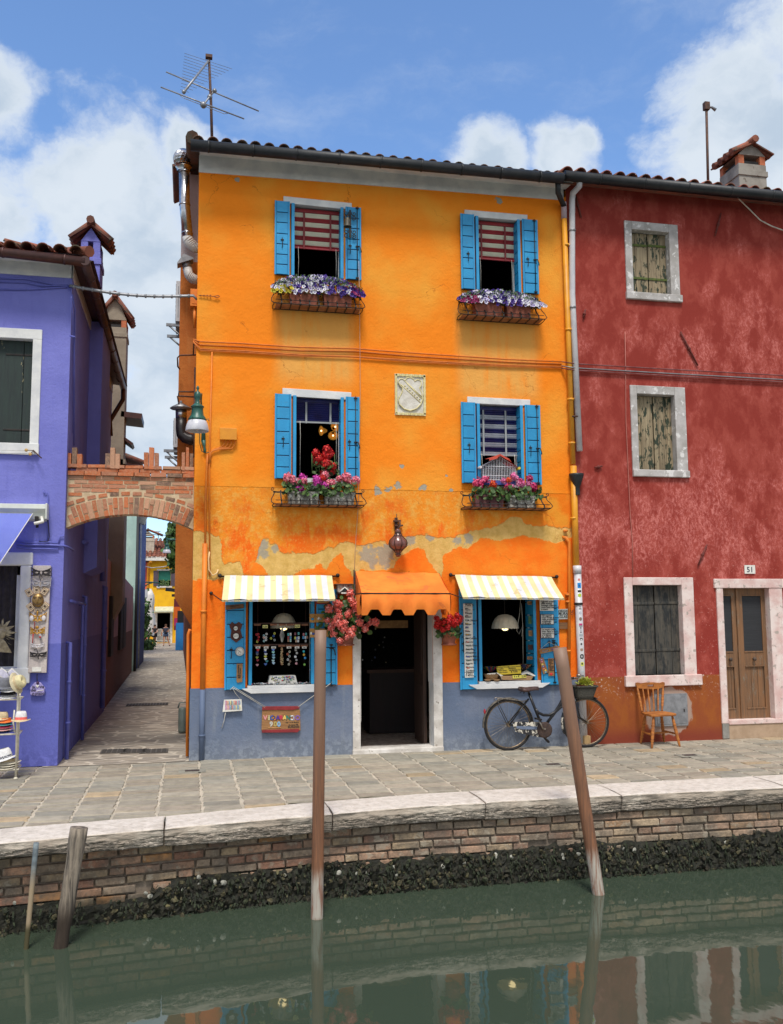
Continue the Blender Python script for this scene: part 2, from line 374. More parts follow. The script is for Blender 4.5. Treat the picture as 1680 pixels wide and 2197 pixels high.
def m_plain(name,a,c,dirt,zline=None,below=None,rough=0.85):
 m,n,b=newmat(name);pos=wpos(n);z=n.xyz(pos)[2]
 mid=n.noise(pos,1.6,6,0.6);fine=n.noise(pos,12,6,0.65)
 col=n.mix(n.step(mid,0.38,0.64),a,c)
 if below:col=n.mix(n.step(n.math('ADD',z,n.math('MULTIPLY',fine,0.01)),zline+0.01,zline),col,below)
 st=n.noise(n.scale(pos,(6,6,0.7)),1.5,5,0.6)
 col=n.mix(n.math('MULTIPLY',n.step(st,0.55,0.75),0.4),col,dirt)
 col=n.mix(n.math('MULTIPLY',n.step(fine,0.62,0.7),0.25),col,dirt)
 damp=n.math('MULTIPLY',n.step(n.math('ADD',z,n.math('MULTIPLY',n.noise(pos,3.2,7,.7),0.7)),0.72,0.30),0.5)
 col=n.mix(damp,col,n.mix(n.step(fine,.45,.6),tuple(q*.72 for q in dirt),tuple(min(.8,q*1.25+.03)for q in dirt)))
 fl=n.math('MULTIPLY',n.step(n.noise(pos,7,8,.75),.64,.66),n.step(z,3.0,.2));col=n.mix(n.math('MULTIPLY',fl,.5),col,tuple(min(.8,q*1.3+.05)for q in a))
 n.put(b.inputs['Base Color'],col);b.inputs['Roughness'].default_value=rough;b.inputs['Specular IOR Level'].default_value=0.25
 setbump(n,b,n.math('SUBTRACT',n.math('ADD',n.noise(pos,35,5,0.6),n.math('MULTIPLY',fine,1.5)),n.math('MULTIPLY',fl,.6)),0.5,0.01)
 return m
def m_wood(name,a,c,grain=(30,30,2.0),paint=None,thr=(0.5,0.56),gapx=None,ring=False):
 m,n,b=newmat(name);pos=n.new('ShaderNodeTexCoord').outputs['Object']
 g=n.noise(n.scale(pos,grain),1.0,6,0.65,0.6);col=n.mix(n.step(g,0.35,0.65),a,c)
 h=g
 if paint:
  f=n.noise(n.scale(pos,(1.6,1.6,0.5)),9,8,0.7);k=n.step(f,*thr);col=n.mix(k,col,n.mix(g,paint,tuple(v*0.5 for v in paint)));h=n.math('ADD',g,k)
 a_=n.new('ShaderNodeAttribute',attribute_name='Col').outputs['Color']
 if ring:col=n.mix(1.0,col,a_,'MULTIPLY')
 n.put(b.inputs['Base Color'],col);b.inputs['Roughness'].default_value=0.7
 setbump(n,b,h,0.5,0.006)
 return m
def m_voronoi(name,stone,stone2,joint,scale,stretch=(1,1,1),w0=0.02,w1=0.06,rough=0.8,rnds=0.9):
 m,n,b=newmat(name);pos=wpos(n)
 wv_=n.scale(n.vmath('ADD',pos,n.scale(n.noise(pos,5,3,col=True),(0.08,0.08,0.0))),stretch)
 v=n.new('ShaderNodeTexVoronoi',feature='DISTANCE_TO_EDGE');n.put(v.inputs['Vector'],wv_);v.inputs['Scale'].default_value=scale;v.inputs['Randomness'].default_value=rnds
 v2=n.new('ShaderNodeTexVoronoi',feature='F1');n.put(v2.inputs['Vector'],wv_);v2.inputs['Scale'].default_value=scale;v2.inputs['Randomness'].default_value=rnds
 r_=n.xyz(v2.outputs['Color'])[0]
 k=n.step(v.outputs['Distance'],w0,w1)
 st=n.mix(r_,stone,stone2);st=n.mix(n.math('MULTIPLY',n.noise(pos,30,6,0.7),0.6),st,tuple(q*0.6 for q in stone))
 n.put(b.inputs['Base Color'],n.mix(k,joint,st));b.inputs['Roughness'].default_value=rough
 setbump(n,b,n.math('ADD',k,n.math('MULTIPLY',n.noise(pos,30,5),0.4)),0.5,0.01)
 return m
mOR,mRED=m_orange(),m_red()
mPLINTH=m_plain('blue_grey_plinth',srgb(98,112,136),srgb(112,122,142),srgb(140,146,152))
mPUR=m_plain('violet_plaster',srgb(114,117,192),srgb(122,125,200),srgb(94,98,176),1.52,srgb(96,102,178))
mWHITE=mat('white_lime',srgb(222,222,220),srgb(198,200,202),3,0.85,0.3,25)
mSTONE=mat('istrian_stone',srgb(224,220,214),srgb(190,184,176),5,0.8,0.4,30,c3=srgb(150,140,130),s3=14,l3=0.64)
mSTONER=mat('reddened_stone',srgb(222,208,202),srgb(204,172,166),4,0.85,0.4,30,c3=srgb(168,156,148),s3=12,l3=0.6)
mGREY=mat('grey_cement',srgb(150,146,138),srgb(128,122,114),4,0.9,0.4,30,c3=srgb(108,100,90),s3=9,l3=0.62)
mBLUE=mat('blue_shutter_paint',srgb(38,152,206),srgb(34,140,194),5,0.5,0.2,60,attr=True,c3=srgb(70,130,160),s3=26,l3=0.66)
mBLUED=mat('blue_groove',srgb(12,62,100))
mIRON=mat('black_iron',srgb(34,32,32),srgb(52,44,40),20,0.55,0.2,60,metal=0.4)
mRUST=mat('brown_iron',srgb(74,54,46),srgb(98,66,50),18,0.7,0.3,60,metal=0.2)
mGUT=mat('dark_gutter',srgb(32,36,40),srgb(46,48,50),6,0.5,0.1,30,metal=0.3)
mGUTB=mat('brown_gutter',srgb(84,52,46),srgb(66,42,40),6,0.5,0.1,30,metal=0.2)
mTILE=mat('clay_tile',srgb(146,86,66),srgb(104,66,54),3,0.85,0.4,30,attr=True,c3=srgb(96,84,72),s3=7,l3=0.56)
mTILED=mat('weathered_tile',srgb(120,84,66),srgb(86,70,60),3,0.9,0.4,30,attr=True,c3=srgb(88,84,76),s3=8,l3=0.52)
mDARK=mat('dark_room',srgb(15,12,11),srgb(11,9,9),3,0.9,0)  # near-black surfaces paint in the shade of unlit rooms
mPIPEY=mat('yellow_pipe',srgb(222,152,30),srgb(206,138,34),5,0.5,0.05,30)
mPIPEO=mat('orange_pipe',srgb(222,126,30),srgb(206,112,30),5,0.6,0.1,30)
mPIPEW=mat('white_pipe',srgb(206,204,206),srgb(184,184,190),4,0.4,0.05,30)
mPIPEP=mat('violet_pipe',srgb(102,108,190),srgb(90,96,174),5,0.5,0.1,30)
mSTEEL=mat('bright_steel',srgb(200,200,204),srgb(170,170,176),12,0.25,0.1,20,metal=1.0)
mGREYM=mat('grey_metal',srgb(150,152,156),srgb(128,130,134),12,0.45,0.1,20,metal=0.5)
mTERRA=mat('terracotta',srgb(150,84,62),srgb(126,70,54),8,0.8,0.2,40)
mLEAF=mat('leaf_green',srgb(50,76,36),srgb(80,108,52),9,0.6,0.2,60,attr=True)
mPETAL=mat('petal',(0.95,0.95,0.95),(0.8,0.8,0.8),40,0.6,0.1,60,attr=True)
mPAPER=mat('paper',srgb(226,224,216),srgb(208,206,198),10,0.8,0.05,60)
mINK=mat('dark_ink',srgb(34,30,34),None,5,0.7,0)
mCOLR=mat('painted_colour',(0.95,0.95,0.95),(0.85,0.85,0.85),30,0.5,0.1,60,attr=True)
mGLOSS=mat('coloured_glass_bead',(0.95,0.95,0.95),(0.85,0.85,0.85),30,0.12,0,attr=True)
mCORD=mat('white_cord',srgb(206,202,190),srgb(180,176,166),20,0.8,0)
from mathutils import noise as mn
def interp(x,pts):
 if x<=pts[0][0]:a,b=pts[0],pts[1]
 elif x>=pts[-1][0]:a,b=pts[-2],pts[-1]
 else:
  for a,b in zip(pts,pts[1:]):
   if a[0]<=x<=b[0]:break
 return a[1]+(b[1]-a[1])*(x-a[0])/(b[0]-a[0])
YI=[(-12,-4.6),(-1.6,-3.474),(-0.158,-3.297),(1.197,-3.03),(2.395,-2.87),(5.07,-2.826),(7,-2.83),(16,-2.9)]
YO=[(-12,-5.2),(-1.5,-4.03),(-0.147,-3.80),(1.12,-3.62),(2.25,-3.46),(4.74,-3.448),(6.2,-3.50),(16,-3.6)]
YW=[(-12,-4.9),(-1.52,-3.79),(-0.137,-3.60),(1.15,-3.43),(2.26,-3.37),(4.72,-3.385),(6.25,-3.41),(16,-3.5)]
WZ=-0.8
m,n,b=newmat('canal_water_surface');pos=wpos(n)
b.inputs['Base Color'].default_value=(0.045,0.064,0.043,1);b.inputs['Roughness'].default_value=0.025
b.inputs['IOR'].default_value=1.62
wsp=n.noise(n.scale(pos,(1.0,0.55,1)),2.6,3,0.5);wf=n.noise(n.scale(pos,(1,0.5,1)),11,3,0.5)
setbump(n,b,n.math('ADD',n.math('MULTIPLY',wsp,1.0),n.math('MULTIPLY',wf,0.12)),0.075,0.03)
wm=M();wm.poly([(-250,-250,WZ),(250,-250,WZ),(250,-3.2,WZ),(-250,-3.2,WZ)])
tag(wm.build('water',m),'calm green canal water reflecting the houses',None,kind='structure')
mMORT=mat('paving_mortar',srgb(196,186,168),srgb(168,160,144),2.5,0.95,0.4,60,c3=srgb(130,122,108),s3=6,l3=.6)
m,n,b=newmat('paving_stone');pos=wpos(n)
a=n.new('ShaderNodeAttribute',attribute_name='Col').outputs['Color']
f1=n.noise(pos,7,7,0.7);f2=n.noise(pos,60,5,0.7)
c=n.mix(n.step(f1,0.35,0.7),(1.14,1.12,1.08),(0.80,0.79,0.77));c=n.mix(n.math('MULTIPLY',n.step(f2,0.5,0.75),0.35),c,(0.6,0.6,0.62))
c=n.mix(1.0,a,c,'MULTIPLY');c=n.mix(n.math('MULTIPLY',n.step(n.noise(pos,1.3,8,.7),.54,.7),.3),c,srgb(122,116,104));c=n.mix(n.math('MULTIPLY',n.step(n.noise(pos,3.1,8,.75),.62,.66),.35),c,srgb(96,90,80));n.put(b.inputs['Base Color'],c);b.inputs['Roughness'].default_value=0.75;setbump(n,b,n.math('ADD',f1,n.math('MULTIPLY',f2,0.5)),0.4,0.01)
mSLAB=m
g=M();g.poly([(-400,-3.1,-0.03),(400,-3.1,-0.03),(400,600,-0.03),(-400,600,-0.03)])
tag(g.build('ground',mat('earth',srgb(120,112,100),srgb(104,98,88),0.5,0.95,0.2)),'flat ground under the houses',None,kind='structure')
pv=M()
xs=[-12+0.5*i for i in range(57)]
vs=[];fs=[]
for x in xs:vs+=[(x,interp(x,YI)-0.01,-0.012),(x,0.6,-0.012)]
for i in range(len(xs)-1):fs.append((2*i,2*i+2,2*i+3,2*i+1))
pv.add(vs,fs,0)
def slabcol():
 t=rnd.random();k=rnd.uniform(0.88,1.22)
 base=(0.30,0.275,0.225)if t<0.5 else(0.262,0.25,0.212)if t<0.75 else(0.31,0.272,0.218)if t<0.97 else(0.37,0.29,0.19)
 return tuple(q*k for q in base)
x=-12.0
while x<16:
 wd=rnd.uniform(0.34,0.43)
 y=-0.03
 if x+wd>-1.5 and x<0:y=-0.1
 yend=interp(x+wd/2,YI)+0.02
 while y>yend:
  L=rnd.uniform(0.15,0.28)
  y1=max(y-L,yend)
  if y-y1<0.07:y1=yend
  j=lambda:rnd.uniform(-0.012,0.012)
  gx,gy=0.013,0.026
  ya,yb=interp(x,YI)-interp(x+wd/2,YI),interp(x+wd,YI)-interp(x+wd/2,YI)
  e=y1<=yend+1e-6
  q=[(x+gx+j(),y1+gy+(ya if e else j())),(x+wd/2+j(),y1+gy+(0 if e else j())),(x+wd-gx+j(),y1+gy+(yb if e else j())),(x+wd-gx+j(),(y+y1)/2),(x+wd-gx+j(),y-gy+j()),(x+wd/2+j(),y-gy+j()),(x+gx+j(),y-gy+j()),(x+gx+j(),(y+y1)/2)]
  zt=rnd.uniform(-0.003,0.003)
  ctr=((2*x+wd)/2,(y+y1)/2)
  vs=[(px,py,-0.013)for px,py in q]+[(ctr[0]+(px-ctr[0])*0.965,ctr[1]+(py-ctr[1])*0.955,zt)for px,py in q]
  fs=[(i,(i+1)%8,8+(i+1)%8,8+i)for i in range(8)]+[tuple(range(8,16))]
  pv.add(vs,fs,1,slabcol())
  y=y1
  if e:break
 x+=wd
tag(pv.build('pavement',[mMORT,mSLAB]),'grey stone slab quay between the houses and the canal edge',None,kind='structure')
mALLEY=m_voronoi('alley_paving',srgb(168,156,140),srgb(126,120,112),srgb(192,182,166),3.6,(0.75,1.5,1),0.03,0.07)
al=M();al.poly([(-1.75,-0.05,-0.004),(0.3,-0.05,-0.004),(0.4,18,-0.004),(0.5,48,-0.004),(-6,48,-0.004),(-6,20,-0.004),(-2.2,19,-0.004)])
al.poly([(-30,44,-0.008),(30,44,-0.008),(30,60,-0.008),(-30,60,-0.008)])
tag(al.build('alley_path',mALLEY),'narrow alley floor of irregular grey stones',None,kind='structure')
def plate(k,px,py,hx,hy,label,mats,group=None,holes=True):
 p=G(k,px,py);o=M();o.box(p.x-hx,p.y-hy,0.003,p.x+hx,p.y+hy,0.008,0)
 if holes:
  nx=int(hx*2/0.06);ny=max(1,int(hy*2/0.06))
  for i in range(nx):
   for jx in range(ny):
    cx=p.x-hx+(i+0.5)*hx*2/nx;cy=p.y-hy+(jx+0.5)*hy*2/ny
    o.box(cx-0.02,cy-0.02,0.0085,cx+0.02,cy+0.02,0.012,1)
 return tag(o.build('drain_cover',mats),label,'drain cover',group)
plate('z2',915,1670,0.42,0.24,'farther flat metal drain cover in the alley floor',[mat('cover_iron',srgb(96,90,84),srgb(80,76,72),9,0.7),mat('cover_iron2',srgb(72,68,64))])
for i in range(3):
 p=G('c4',740+i*125,104);o=M();o.box(p.x-0.19,p.y-0.17,0.003,p.x+0.19,p.y+0.17,0.008,0)
 for a_ in range(5):
  for b_ in range(5):o.box(p.x-0.17+a_*0.07,p.y-0.15+b_*0.065,0.0085,p.x-0.12+a_*0.07,p.y-0.105+b_*0.065,0.013,1)
 tag(o.build('drain_cover',[MT['cover_iron'],MT['cover_iron2']]),('left','middle','right')[i]+' of three square iron drain covers side by side at the alley mouth','drain cover','drain covers at the alley mouth')
for k,px,py,l in[('c4',1235,232,'small iron hatch in a pale slab near the blue grey corner of the orange house'),('c6',1090,130,'small iron hatch in the paving in front of the wooden chair'),('c6',225,188,'small iron hatch in the paving in front of the bicycle')]:
 p=G(k,px,py);o=M();o.box(p.x-0.16,p.y-0.11,0.002,p.x+0.16,p.y+0.11,0.006,0);o.box(p.x-0.085,p.y-0.045,0.0065,p.x+0.085,p.y+0.045,0.012,1)
 tag(o.build('floor_hatch',[mat('hatch_surround',srgb(148,146,134),srgb(128,126,116),9,0.9),mat('hatch_iron',srgb(74,62,58),srgb(58,48,46),20,0.7)]),l,'hatch')
cw=thing('canal_wall','long brick canal wall with a pale rough stone coping above the water','canal wall',(2,-3.3,-0.8))
m,n,b=newmat('coping_stone');pos=wpos(n);z=n.xyz(pos)[2]
fn=n.noise(pos,11,8,0.7);st=n.noise(n.scale(pos,(9,9,34)),1.0,5,0.65,0.4);pit=n.noise(n.scale(pos,(18,40,20)),1,4,0.6)
top=n.mix(n.step(fn,0.35,0.7),srgb(214,206,196),srgb(186,178,166));top=n.mix(n.math('MULTIPLY',n.step(pit,0.58,0.66),0.6),top,srgb(146,132,120));top=n.mix(n.math('MULTIPLY',n.step(n.noise(pos,2.2,8,.7),.5,.66),.4),top,srgb(160,150,138))
fr=n.mix(n.step(n.noise(pos,2.4,7,0.65),0.38,0.6),srgb(214,202,186),srgb(180,166,150));fr=n.mix(n.math('MULTIPLY',n.step(st,0.60,0.70),0.4),fr,srgb(90,80,70))
low=n.step(n.math('ADD',z,n.math('MULTIPLY',n.noise(pos,4,6,.7),0.09)),-0.015,-0.045)
fl=n.math('FRACT',n.math('MULTIPLY',n.noise(n.scale(n.vmath('ADD',pos,n.scale(n.noise(pos,20,3,col=True),(0.05,0.05,0.012))),(9,9,52)),1.0,2,0.5),8.0))
ck=n.math('MULTIPLY',n.step(fl,0.80,0.97),low)
fr=n.mix(n.math('MULTIPLY',ck,0.8),fr,srgb(62,52,44))
fr=n.mix(n.math('MULTIPLY',n.math('MULTIPLY',n.step(fl,.35,0.0),low),.3),fr,srgb(226,216,202))
dirt=n.math('MULTIPLY',n.step(n.noise(n.scale(pos,(3,3,12)),1.0,7,0.7),0.5,0.62),0.6)
fr=n.mix(dirt,fr,srgb(84,80,74))
nz=n.xyz(n.new('ShaderNodeNewGeometry').outputs['Normal'])[2]
c=n.mix(n.step(nz,0.7,0.86),fr,top)
n.put(b.inputs['Base Color'],c);b.inputs['Roughness'].default_value=0.9;setbump(n,b,n.math('SUBTRACT',n.math('ADD',st,n.math('MULTIPLY',fn,0.5)),n.math('MULTIPLY',n.math('MULTIPLY',fl,low),1.6)),0.9,0.014)
joints=[-12,-9.6,-7.3,-4.9,-2.6,G('c4',1050,640).x,G('c5',560,510).x,G('c5',1540,450).x,G('c6',760,420).x]
while joints[-1]<15:joints.append(joints[-1]+rnd.uniform(1.9,2.4))
for ja,jb in zip(joints,joints[1:]):
 s=M();nx=int((jb-ja)/0.028);prof=[(1.0,0.0),(0.7,0.003),(0.4,0.004),(0.15,0.003),(0.03,0.0),(0.010,-0.004),(0.0,-0.010)]
 lows=[-0.014]+[-0.03-0.0128*k for k in range(12)]
 rows=len(prof)+len(lows)+1;vs=[];dz0=rnd.uniform(-0.004,0.004);off=rnd.uniform(-0.01,0.01);bz=rnd.uniform(-0.02,0.02)
 for i in range(nx+1):
  x=ja+0.006+(jb-ja-0.012)*i/nx;yi,yo=interp(x,YI),interp(x,YO)+off
  e=min(1,min(i,nx-i)/2.5+0.35)
  for t,zz in prof:
   vs.append((x,yo+(yi-yo)*t+(0 if t>.5 else mn.noise(Vector((x*3,t,0)))*0.008),zz+dz0+mn.noise(Vector((x*4,t*9,3)))*0.004-(1-e)*0.01*(t<.3)))
  for k,zz in enumerate(lows):
   amp=min(1,max(0,(k-1)/3.0))
   d=mn.fractal(Vector((x*13,zz*60,1.7)),0.7,2.1,5)*0.010*amp+mn.noise(Vector((x*1.3,0,9)))*0.012*amp
   zz2=zz*(1+bz*3)*(1 if x>0 else max(.78,1+.16*x))+(mn.noise(Vector((x*4,5,5)))*0.014 if k>8 else 0)
   vs.append((x,yo+0.002+d+0.03*(k/12)**2*amp,zz2+dz0))
  vs.append((x,yo+0.16,vs[-1][2]+0.01))
 fs=[(i*rows+j,(i+1)*rows+j,(i+1)*rows+j+1,i*rows+j+1)for i in range(nx)for j in range(rows-1)]
 s.add(vs,fs,0,1.0,True)
 s.f.append([j for j in range(rows)]);s.mi.append(0);s.c.append(1.0);s.sm.append(False)
 s.f.append([nx*rows+j for j in range(rows)][::-1]);s.mi.append(0);s.c.append(1.0);s.sm.append(False)
 s.build('coping_stone',m,cw)
core=M();vs=[];fs=[]
for x in xs:
 y=interp(x,YW)+0.035;vs+=[(x,y,-2.2),(x,y,-0.1),(x,y+0.5,-0.1)]
for i in range(len(xs)-1):fs+=[(3*i,3*i+3,3*i+4,3*i+1),(3*i+1,3*i+4,3*i+5,3*i+2)]
core.add(vs,fs)
core.build('mortar_core',mat('dark_mortar',srgb(144,130,114),srgb(112,100,88),6,0.95,0.6,40),cw)
m,n,b=newmat('canal_brick');pos=wpos(n)
a=n.new('ShaderNodeAttribute',attribute_name='Col').outputs['Color'];f=n.noise(pos,24,8,0.7);mid=n.noise(pos,3.5,5,0.6)
c=n.mix(n.step(f,0.38,0.66),a,n.mix(0.55,a,srgb(92,78,66)));c=n.mix(n.math('MULTIPLY',n.step(mid,0.42,0.64),0.7),c,srgb(104,96,86));c=n.mix(n.math('MULTIPLY',n.step(n.noise(pos,9,7,.7),0.54,0.62),0.6),c,srgb(168,158,140))
z=n.xyz(pos)[2]
c=n.mix(n.math('MULTIPLY',n.step(n.math('ADD',z,n.math('MULTIPLY',mid,0.18)),-0.42,-0.58),0.88),c,srgb(46,44,34))
n.put(b.inputs['Base Color'],c);b.inputs['Roughness'].default_value=0.85;setbump(n,b,f,0.7,0.02)
bk=M();z=-0.222;row=0
while z>-0.9:
 h=rnd.uniform(0.066,0.073);x=-6.5-rnd.random()*0.25
 while x<12:
  L=rnd.uniform(0.26,0.31)if rnd.random()<0.75 else rnd.uniform(0.13,0.17)
  y=interp(x+L/2,YW);dx=interp(x+L,YW)-interp(x,YW);out=rnd.uniform(-0.008,0.012)
  if rnd.random()>0.035:
   t=rnd.random();k=rnd.uniform(0.75,1.15)
   warm=max(0,min(1,1-(x+1)/6))
   base=srgb(190,148,120)if t<.35 else srgb(172,122,98)if t<.5 else srgb(188,162,128)if t<.74 else srgb(166,144,122)if t<0.93 else srgb(190,136,84)
   gy=srgb(160,144,124);base=tuple((p*(0.4+0.6*warm)+q*(0.6-0.6*warm))*k for p,q in zip(base,gy))
   an=math.atan2(dx,L)
   def J(q=0.004):return rnd.uniform(-q,q)
   v8=[]
   for zz in(-h/2,h/2):
    for sx,sy in((-1,-1),(1,-1),(1,1),(-1,1)):
     lx=sx*(L/2-0.006)+J();ly=(0 if sy<0 else 0.1)+J()
     v8.append((x+L/2+lx*math.cos(an)-ly*math.sin(an),y-out+lx*math.sin(an)+ly*math.cos(an),z+zz*0.88+J(0.003)))
   bk.add(v8,[(3,2,1,0),(4,5,6,7),(0,1,5,4),(1,2,6,5),(2,3,7,6),(3,0,4,7)],0,base)
  x+=L+0.004
 z-=h+0.011;row+=1
bk.build('brick_face',m,cw,bevel=0.006)
mWEED=mat('seaweed',srgb(56,54,38),srgb(30,30,22),30,0.75,0.8,90,attr=True)
sw=M()
def weedtop(x):return-0.49+mn.noise(Vector((x*1.1,2,2)))*0.08+mn.noise(Vector((x*6,4,2)))*0.035+mn.noise(Vector((x*17,4,7)))*0.03-(0.10 if x<-0.3 else 0)+0.02*(x>3)
nx_,nz_=520,16;vs=[]
for i in range(nx_+1):
 x=-6+16.0*i/nx_;tp=weedtop(x)+mn.noise(Vector((x*5,1,1)))*.03
 for j in range(nz_+1):
  zz=-0.9+(tp+0.9)*j/nz_;am=min(1,(nz_-j)/4)
  d=(0.02+0.05*(1-j/nz_)+mn.fractal(Vector((x*14,zz*14,2)),.8,2.1,4)*.04)*am*(0.35 if x<-.3 else 1)
  vs.append((x,interp(x,YW)-d-0.002+.03*(j==nz_),zz))
sw.add(vs,[(i*(nz_+1)+j,(i+1)*(nz_+1)+j,(i+1)*(nz_+1)+j+1,i*(nz_+1)+j+1)for i in range(nx_)for j in range(nz_)],0,(.45,.48,.4),False)
for i in range(8000):
 x=rnd.uniform(-5.5,9.5);tp=weedtop(x);zz=rnd.uniform(-0.84,tp);t=rnd.random()
 if rnd.random()<0.55*(zz-WZ)/(tp-WZ):continue
 if x<-0.2 and rnd.random()<0.6:continue
 y=interp(x,YW)-rnd.uniform(0.03,0.05+0.08*(tp-zz)/(tp+0.86));k=rnd.uniform(0.4,1.5)
 if t<0.5:
  q=Matrix.Rotation(rnd.uniform(0,6.28),3,'Y')@Matrix.Rotation(rnd.uniform(-1,1),3,'X');r_=0.008+0.018*rnd.random()**2
  g_=rnd.random();cl=(k*3.4,k*3.2,k*2.8)if g_<0.10 else(k*2.0,k*1.85,k*1.6)if g_<0.38 else(k*0.8,k*1.05,k*0.8)if g_<.6 else(k,k*0.85,k*0.8)
  n0=len(sw.v);sw.ball((x,y,zz),r_,6,4,0,cl,(1,0.6,1.25),q);sw.sm[-24:]=[False]*24
  for i_ in range(n0,len(sw.v)):sw.v[i_]+=Vector((rnd.uniform(-.3,.3),rnd.uniform(-.3,.3),rnd.uniform(-.3,.3)))*r_
 else:
  L=rnd.uniform(0.02,0.07)if t<.9 else rnd.uniform(.08,.16);dx=rnd.uniform(-0.02,0.02);wv_=rnd.uniform(0.003,0.010)
  sw.add([(x-wv_,y,zz),(x+wv_,y,zz),(x+wv_*0.8+dx,y-0.02,zz-L/2),(x-wv_*0.8+dx,y-0.02,zz-L/2),(x+dx,y-0.01,zz-L)],[(0,1,2,3),(3,2,4)],0,(k*0.5,k*0.8,k*0.45))
tag(sw.build('seaweed',mWEED),'dark seaweed and mussels clinging to the canal wall at the waterline','seaweed',kind='stuff')
mSHELL=mat('shell',srgb(186,184,172),srgb(140,138,126),30,0.5,0.4,60)
shp=[('c4',927,1005),('c4',985,1030),('c4',1165,990),('c4',1288,918),('c4',1288,945),('c4',1378,962),('c4',1418,940),('c4',1455,955),('c4',100,1063),('c5',252,857),('c5',592,836),('c5',695,850),('c5',770,855),('c5',930,850),('c5',905,822),('c5',735,880),('c5',1340,780),('c5',1270,806),('c5',1550,757),('c5',1655,755),('c5',1210,795),('c6',275,750),('c6',300,762),('c6',145,775),('c6',222,848),('c6',668,726),('c6',748,722),('c6',1300,676),('c6',1385,682),('c6',938,728),('c6',368,745)]
def shell_m():
 o=M();vs=[(0,-0.008,0)]
 for ring,rr,yy in((0,.5,-0.006),(1,1.0,0.0)):
  for k in range(9):
   a=2*math.pi*k/9;vs.append((0.026*rr*math.cos(a)*(1+0.12*math.sin(5*a)),yy,0.032*rr*math.sin(a)))
 o.add(vs,[(0,1+k,1+(k+1)%9)for k in range(9)]+[(1+k,10+k,10+(k+1)%9,1+(k+1)%9)for k in range(9)],0,1.0,True)
 return o.build('oyster_shell',mSHELL)
s0=shell_m();SHELLS=[]
for i,(k,px,py)in enumerate(shp):
 p=P(k,px,py,interp(G(k,px,py,-0.55).x,YW)-0.02);o=s0 if i==0 else s0.copy()
 if i:COL.objects.link(o)
 p.y-=0.02;o.location=p;o.rotation_euler=(rnd.uniform(-.4,.4),rnd.uniform(0,6),rnd.uniform(-.5,.5));o.scale=(rnd.uniform(.6,.95),)*3
 SHELLS.append((p.x,o))
ORD='first second third fourth fifth sixth seventh eighth ninth tenth eleventh twelfth thirteenth fourteenth fifteenth sixteenth seventeenth eighteenth nineteenth twentieth'.split();ORD+=['twenty-'+q for q in ORD[:9]]+['thirtieth']+['thirty-'+q for q in ORD[:9]]
for i,(_,o)in enumerate(sorted(SHELLS,key=lambda q:q[0])):tag(o,ORD[i]+' pale oyster shell from the left on the mossy canal wall','shell','oyster shells on the canal wall')
m,n,b=newmat('brown_post_paint');pos=wpos(n);z=n.xyz(pos)[2];f=n.noise(n.scale(pos,(46,46,2.2)),1,7,0.7,0.4)
c=n.mix(n.step(f,0.34,0.62),srgb(144,98,68),srgb(112,78,58));up_=n.step(z,0.2,1.6);c=n.mix(up_,c,srgb(134,106,88))
wn_=n.math('ADD',z,n.math('MULTIPLY',f,0.25));c=n.mix(n.step(wn_,-0.22,-0.4),c,n.mix(n.step(f,0.45,0.6),srgb(176,170,158),srgb(138,96,78)))
c=n.mix(n.step(wn_,-0.66,-0.72),c,srgb(120,86,66));n.put(b.inputs['Base Color'],c);b.inputs['Roughness'].default_value=0.55;setbump(n,b,f,0.3,0.01)
mPOST=m
def post(name,label,bot,top,r0,r1,mt,facets=12,rag=0.0):
 bot,top=Vector(bot),Vector(top);d=(top-bot);o=M();nn=16;pts=[];rs=[]
 b2=bot-d*0.35
 for i in range(nn+1):
  t=i/nn;pts.append(b2+(top-b2)*t);rs.append(r0+(r1-r0)*t+(mn.noise(Vector((t*7,1,1)))*rag))
 o.tube(pts,rs,facets,0)
 return tag(o.build(name,mt),label,'mooring post')
a_=G('D',680,1970,WZ);b_=P('D',688,1352,a_.y);post('mooring_post','tall upright brown painted mooring post in front of the left shop window',a_,b_,0.056,0.053,mPOST)
a_=G('D',1284,1918,WZ);b_=P('D',1201,1390,a_.y+0.1);post('mooring_post','brown painted mooring post leaning left in front of the bicycle',a_,b_,0.056,0.066,mPOST)
m,n,b=newmat('grey_driftwood');pos=wpos(n);z=n.xyz(pos)[2];g_=n.noise(n.scale(pos,(28,28,2.2)),1,7,0.7,0.5)
c=n.mix(n.step(g_,0.35,0.62),srgb(74,68,62),srgb(150,138,122));c=n.mix(n.step(z,-0.35,-0.62),c,n.mix(g_,srgb(40,34,28),srgb(70,56,44)))
n.put(b.inputs['Base Color'],c);b.inputs['Roughness'].default_value=0.85;setbump(n,b,g_,0.9,0.03);mDRIFT=m
a_=G('D',130,2032,WZ);b_=P('D',170,1775,a_.y+0.05);post('mooring_post','thick weathered grey wooden stump with split grain, standing in the water',a_,b_,0.05,0.072,m,14,0.012)
m2,n,b=newmat('thin_pole_paint');z=n.xyz(wpos(n))[2];f=n.noise(wpos(n),20,5,0.7)
c=n.mix(n.step(z,-0.1,-0.35),n.mix(n.step(f,.4,.6),srgb(120,132,136),srgb(98,108,114)),srgb(156,138,112));c=n.mix(n.step(z,-0.58,-0.66),c,srgb(74,68,42));n.put(b.inputs['Base Color'],c);b.inputs['Roughness'].default_value=0.7
a_=G('D',56,2036,WZ);b_=P('D',78,1808,a_.y);post('mooring_post','thin pale pole beside the weathered grey stump',a_,b_,0.019,0.022,m2,10)
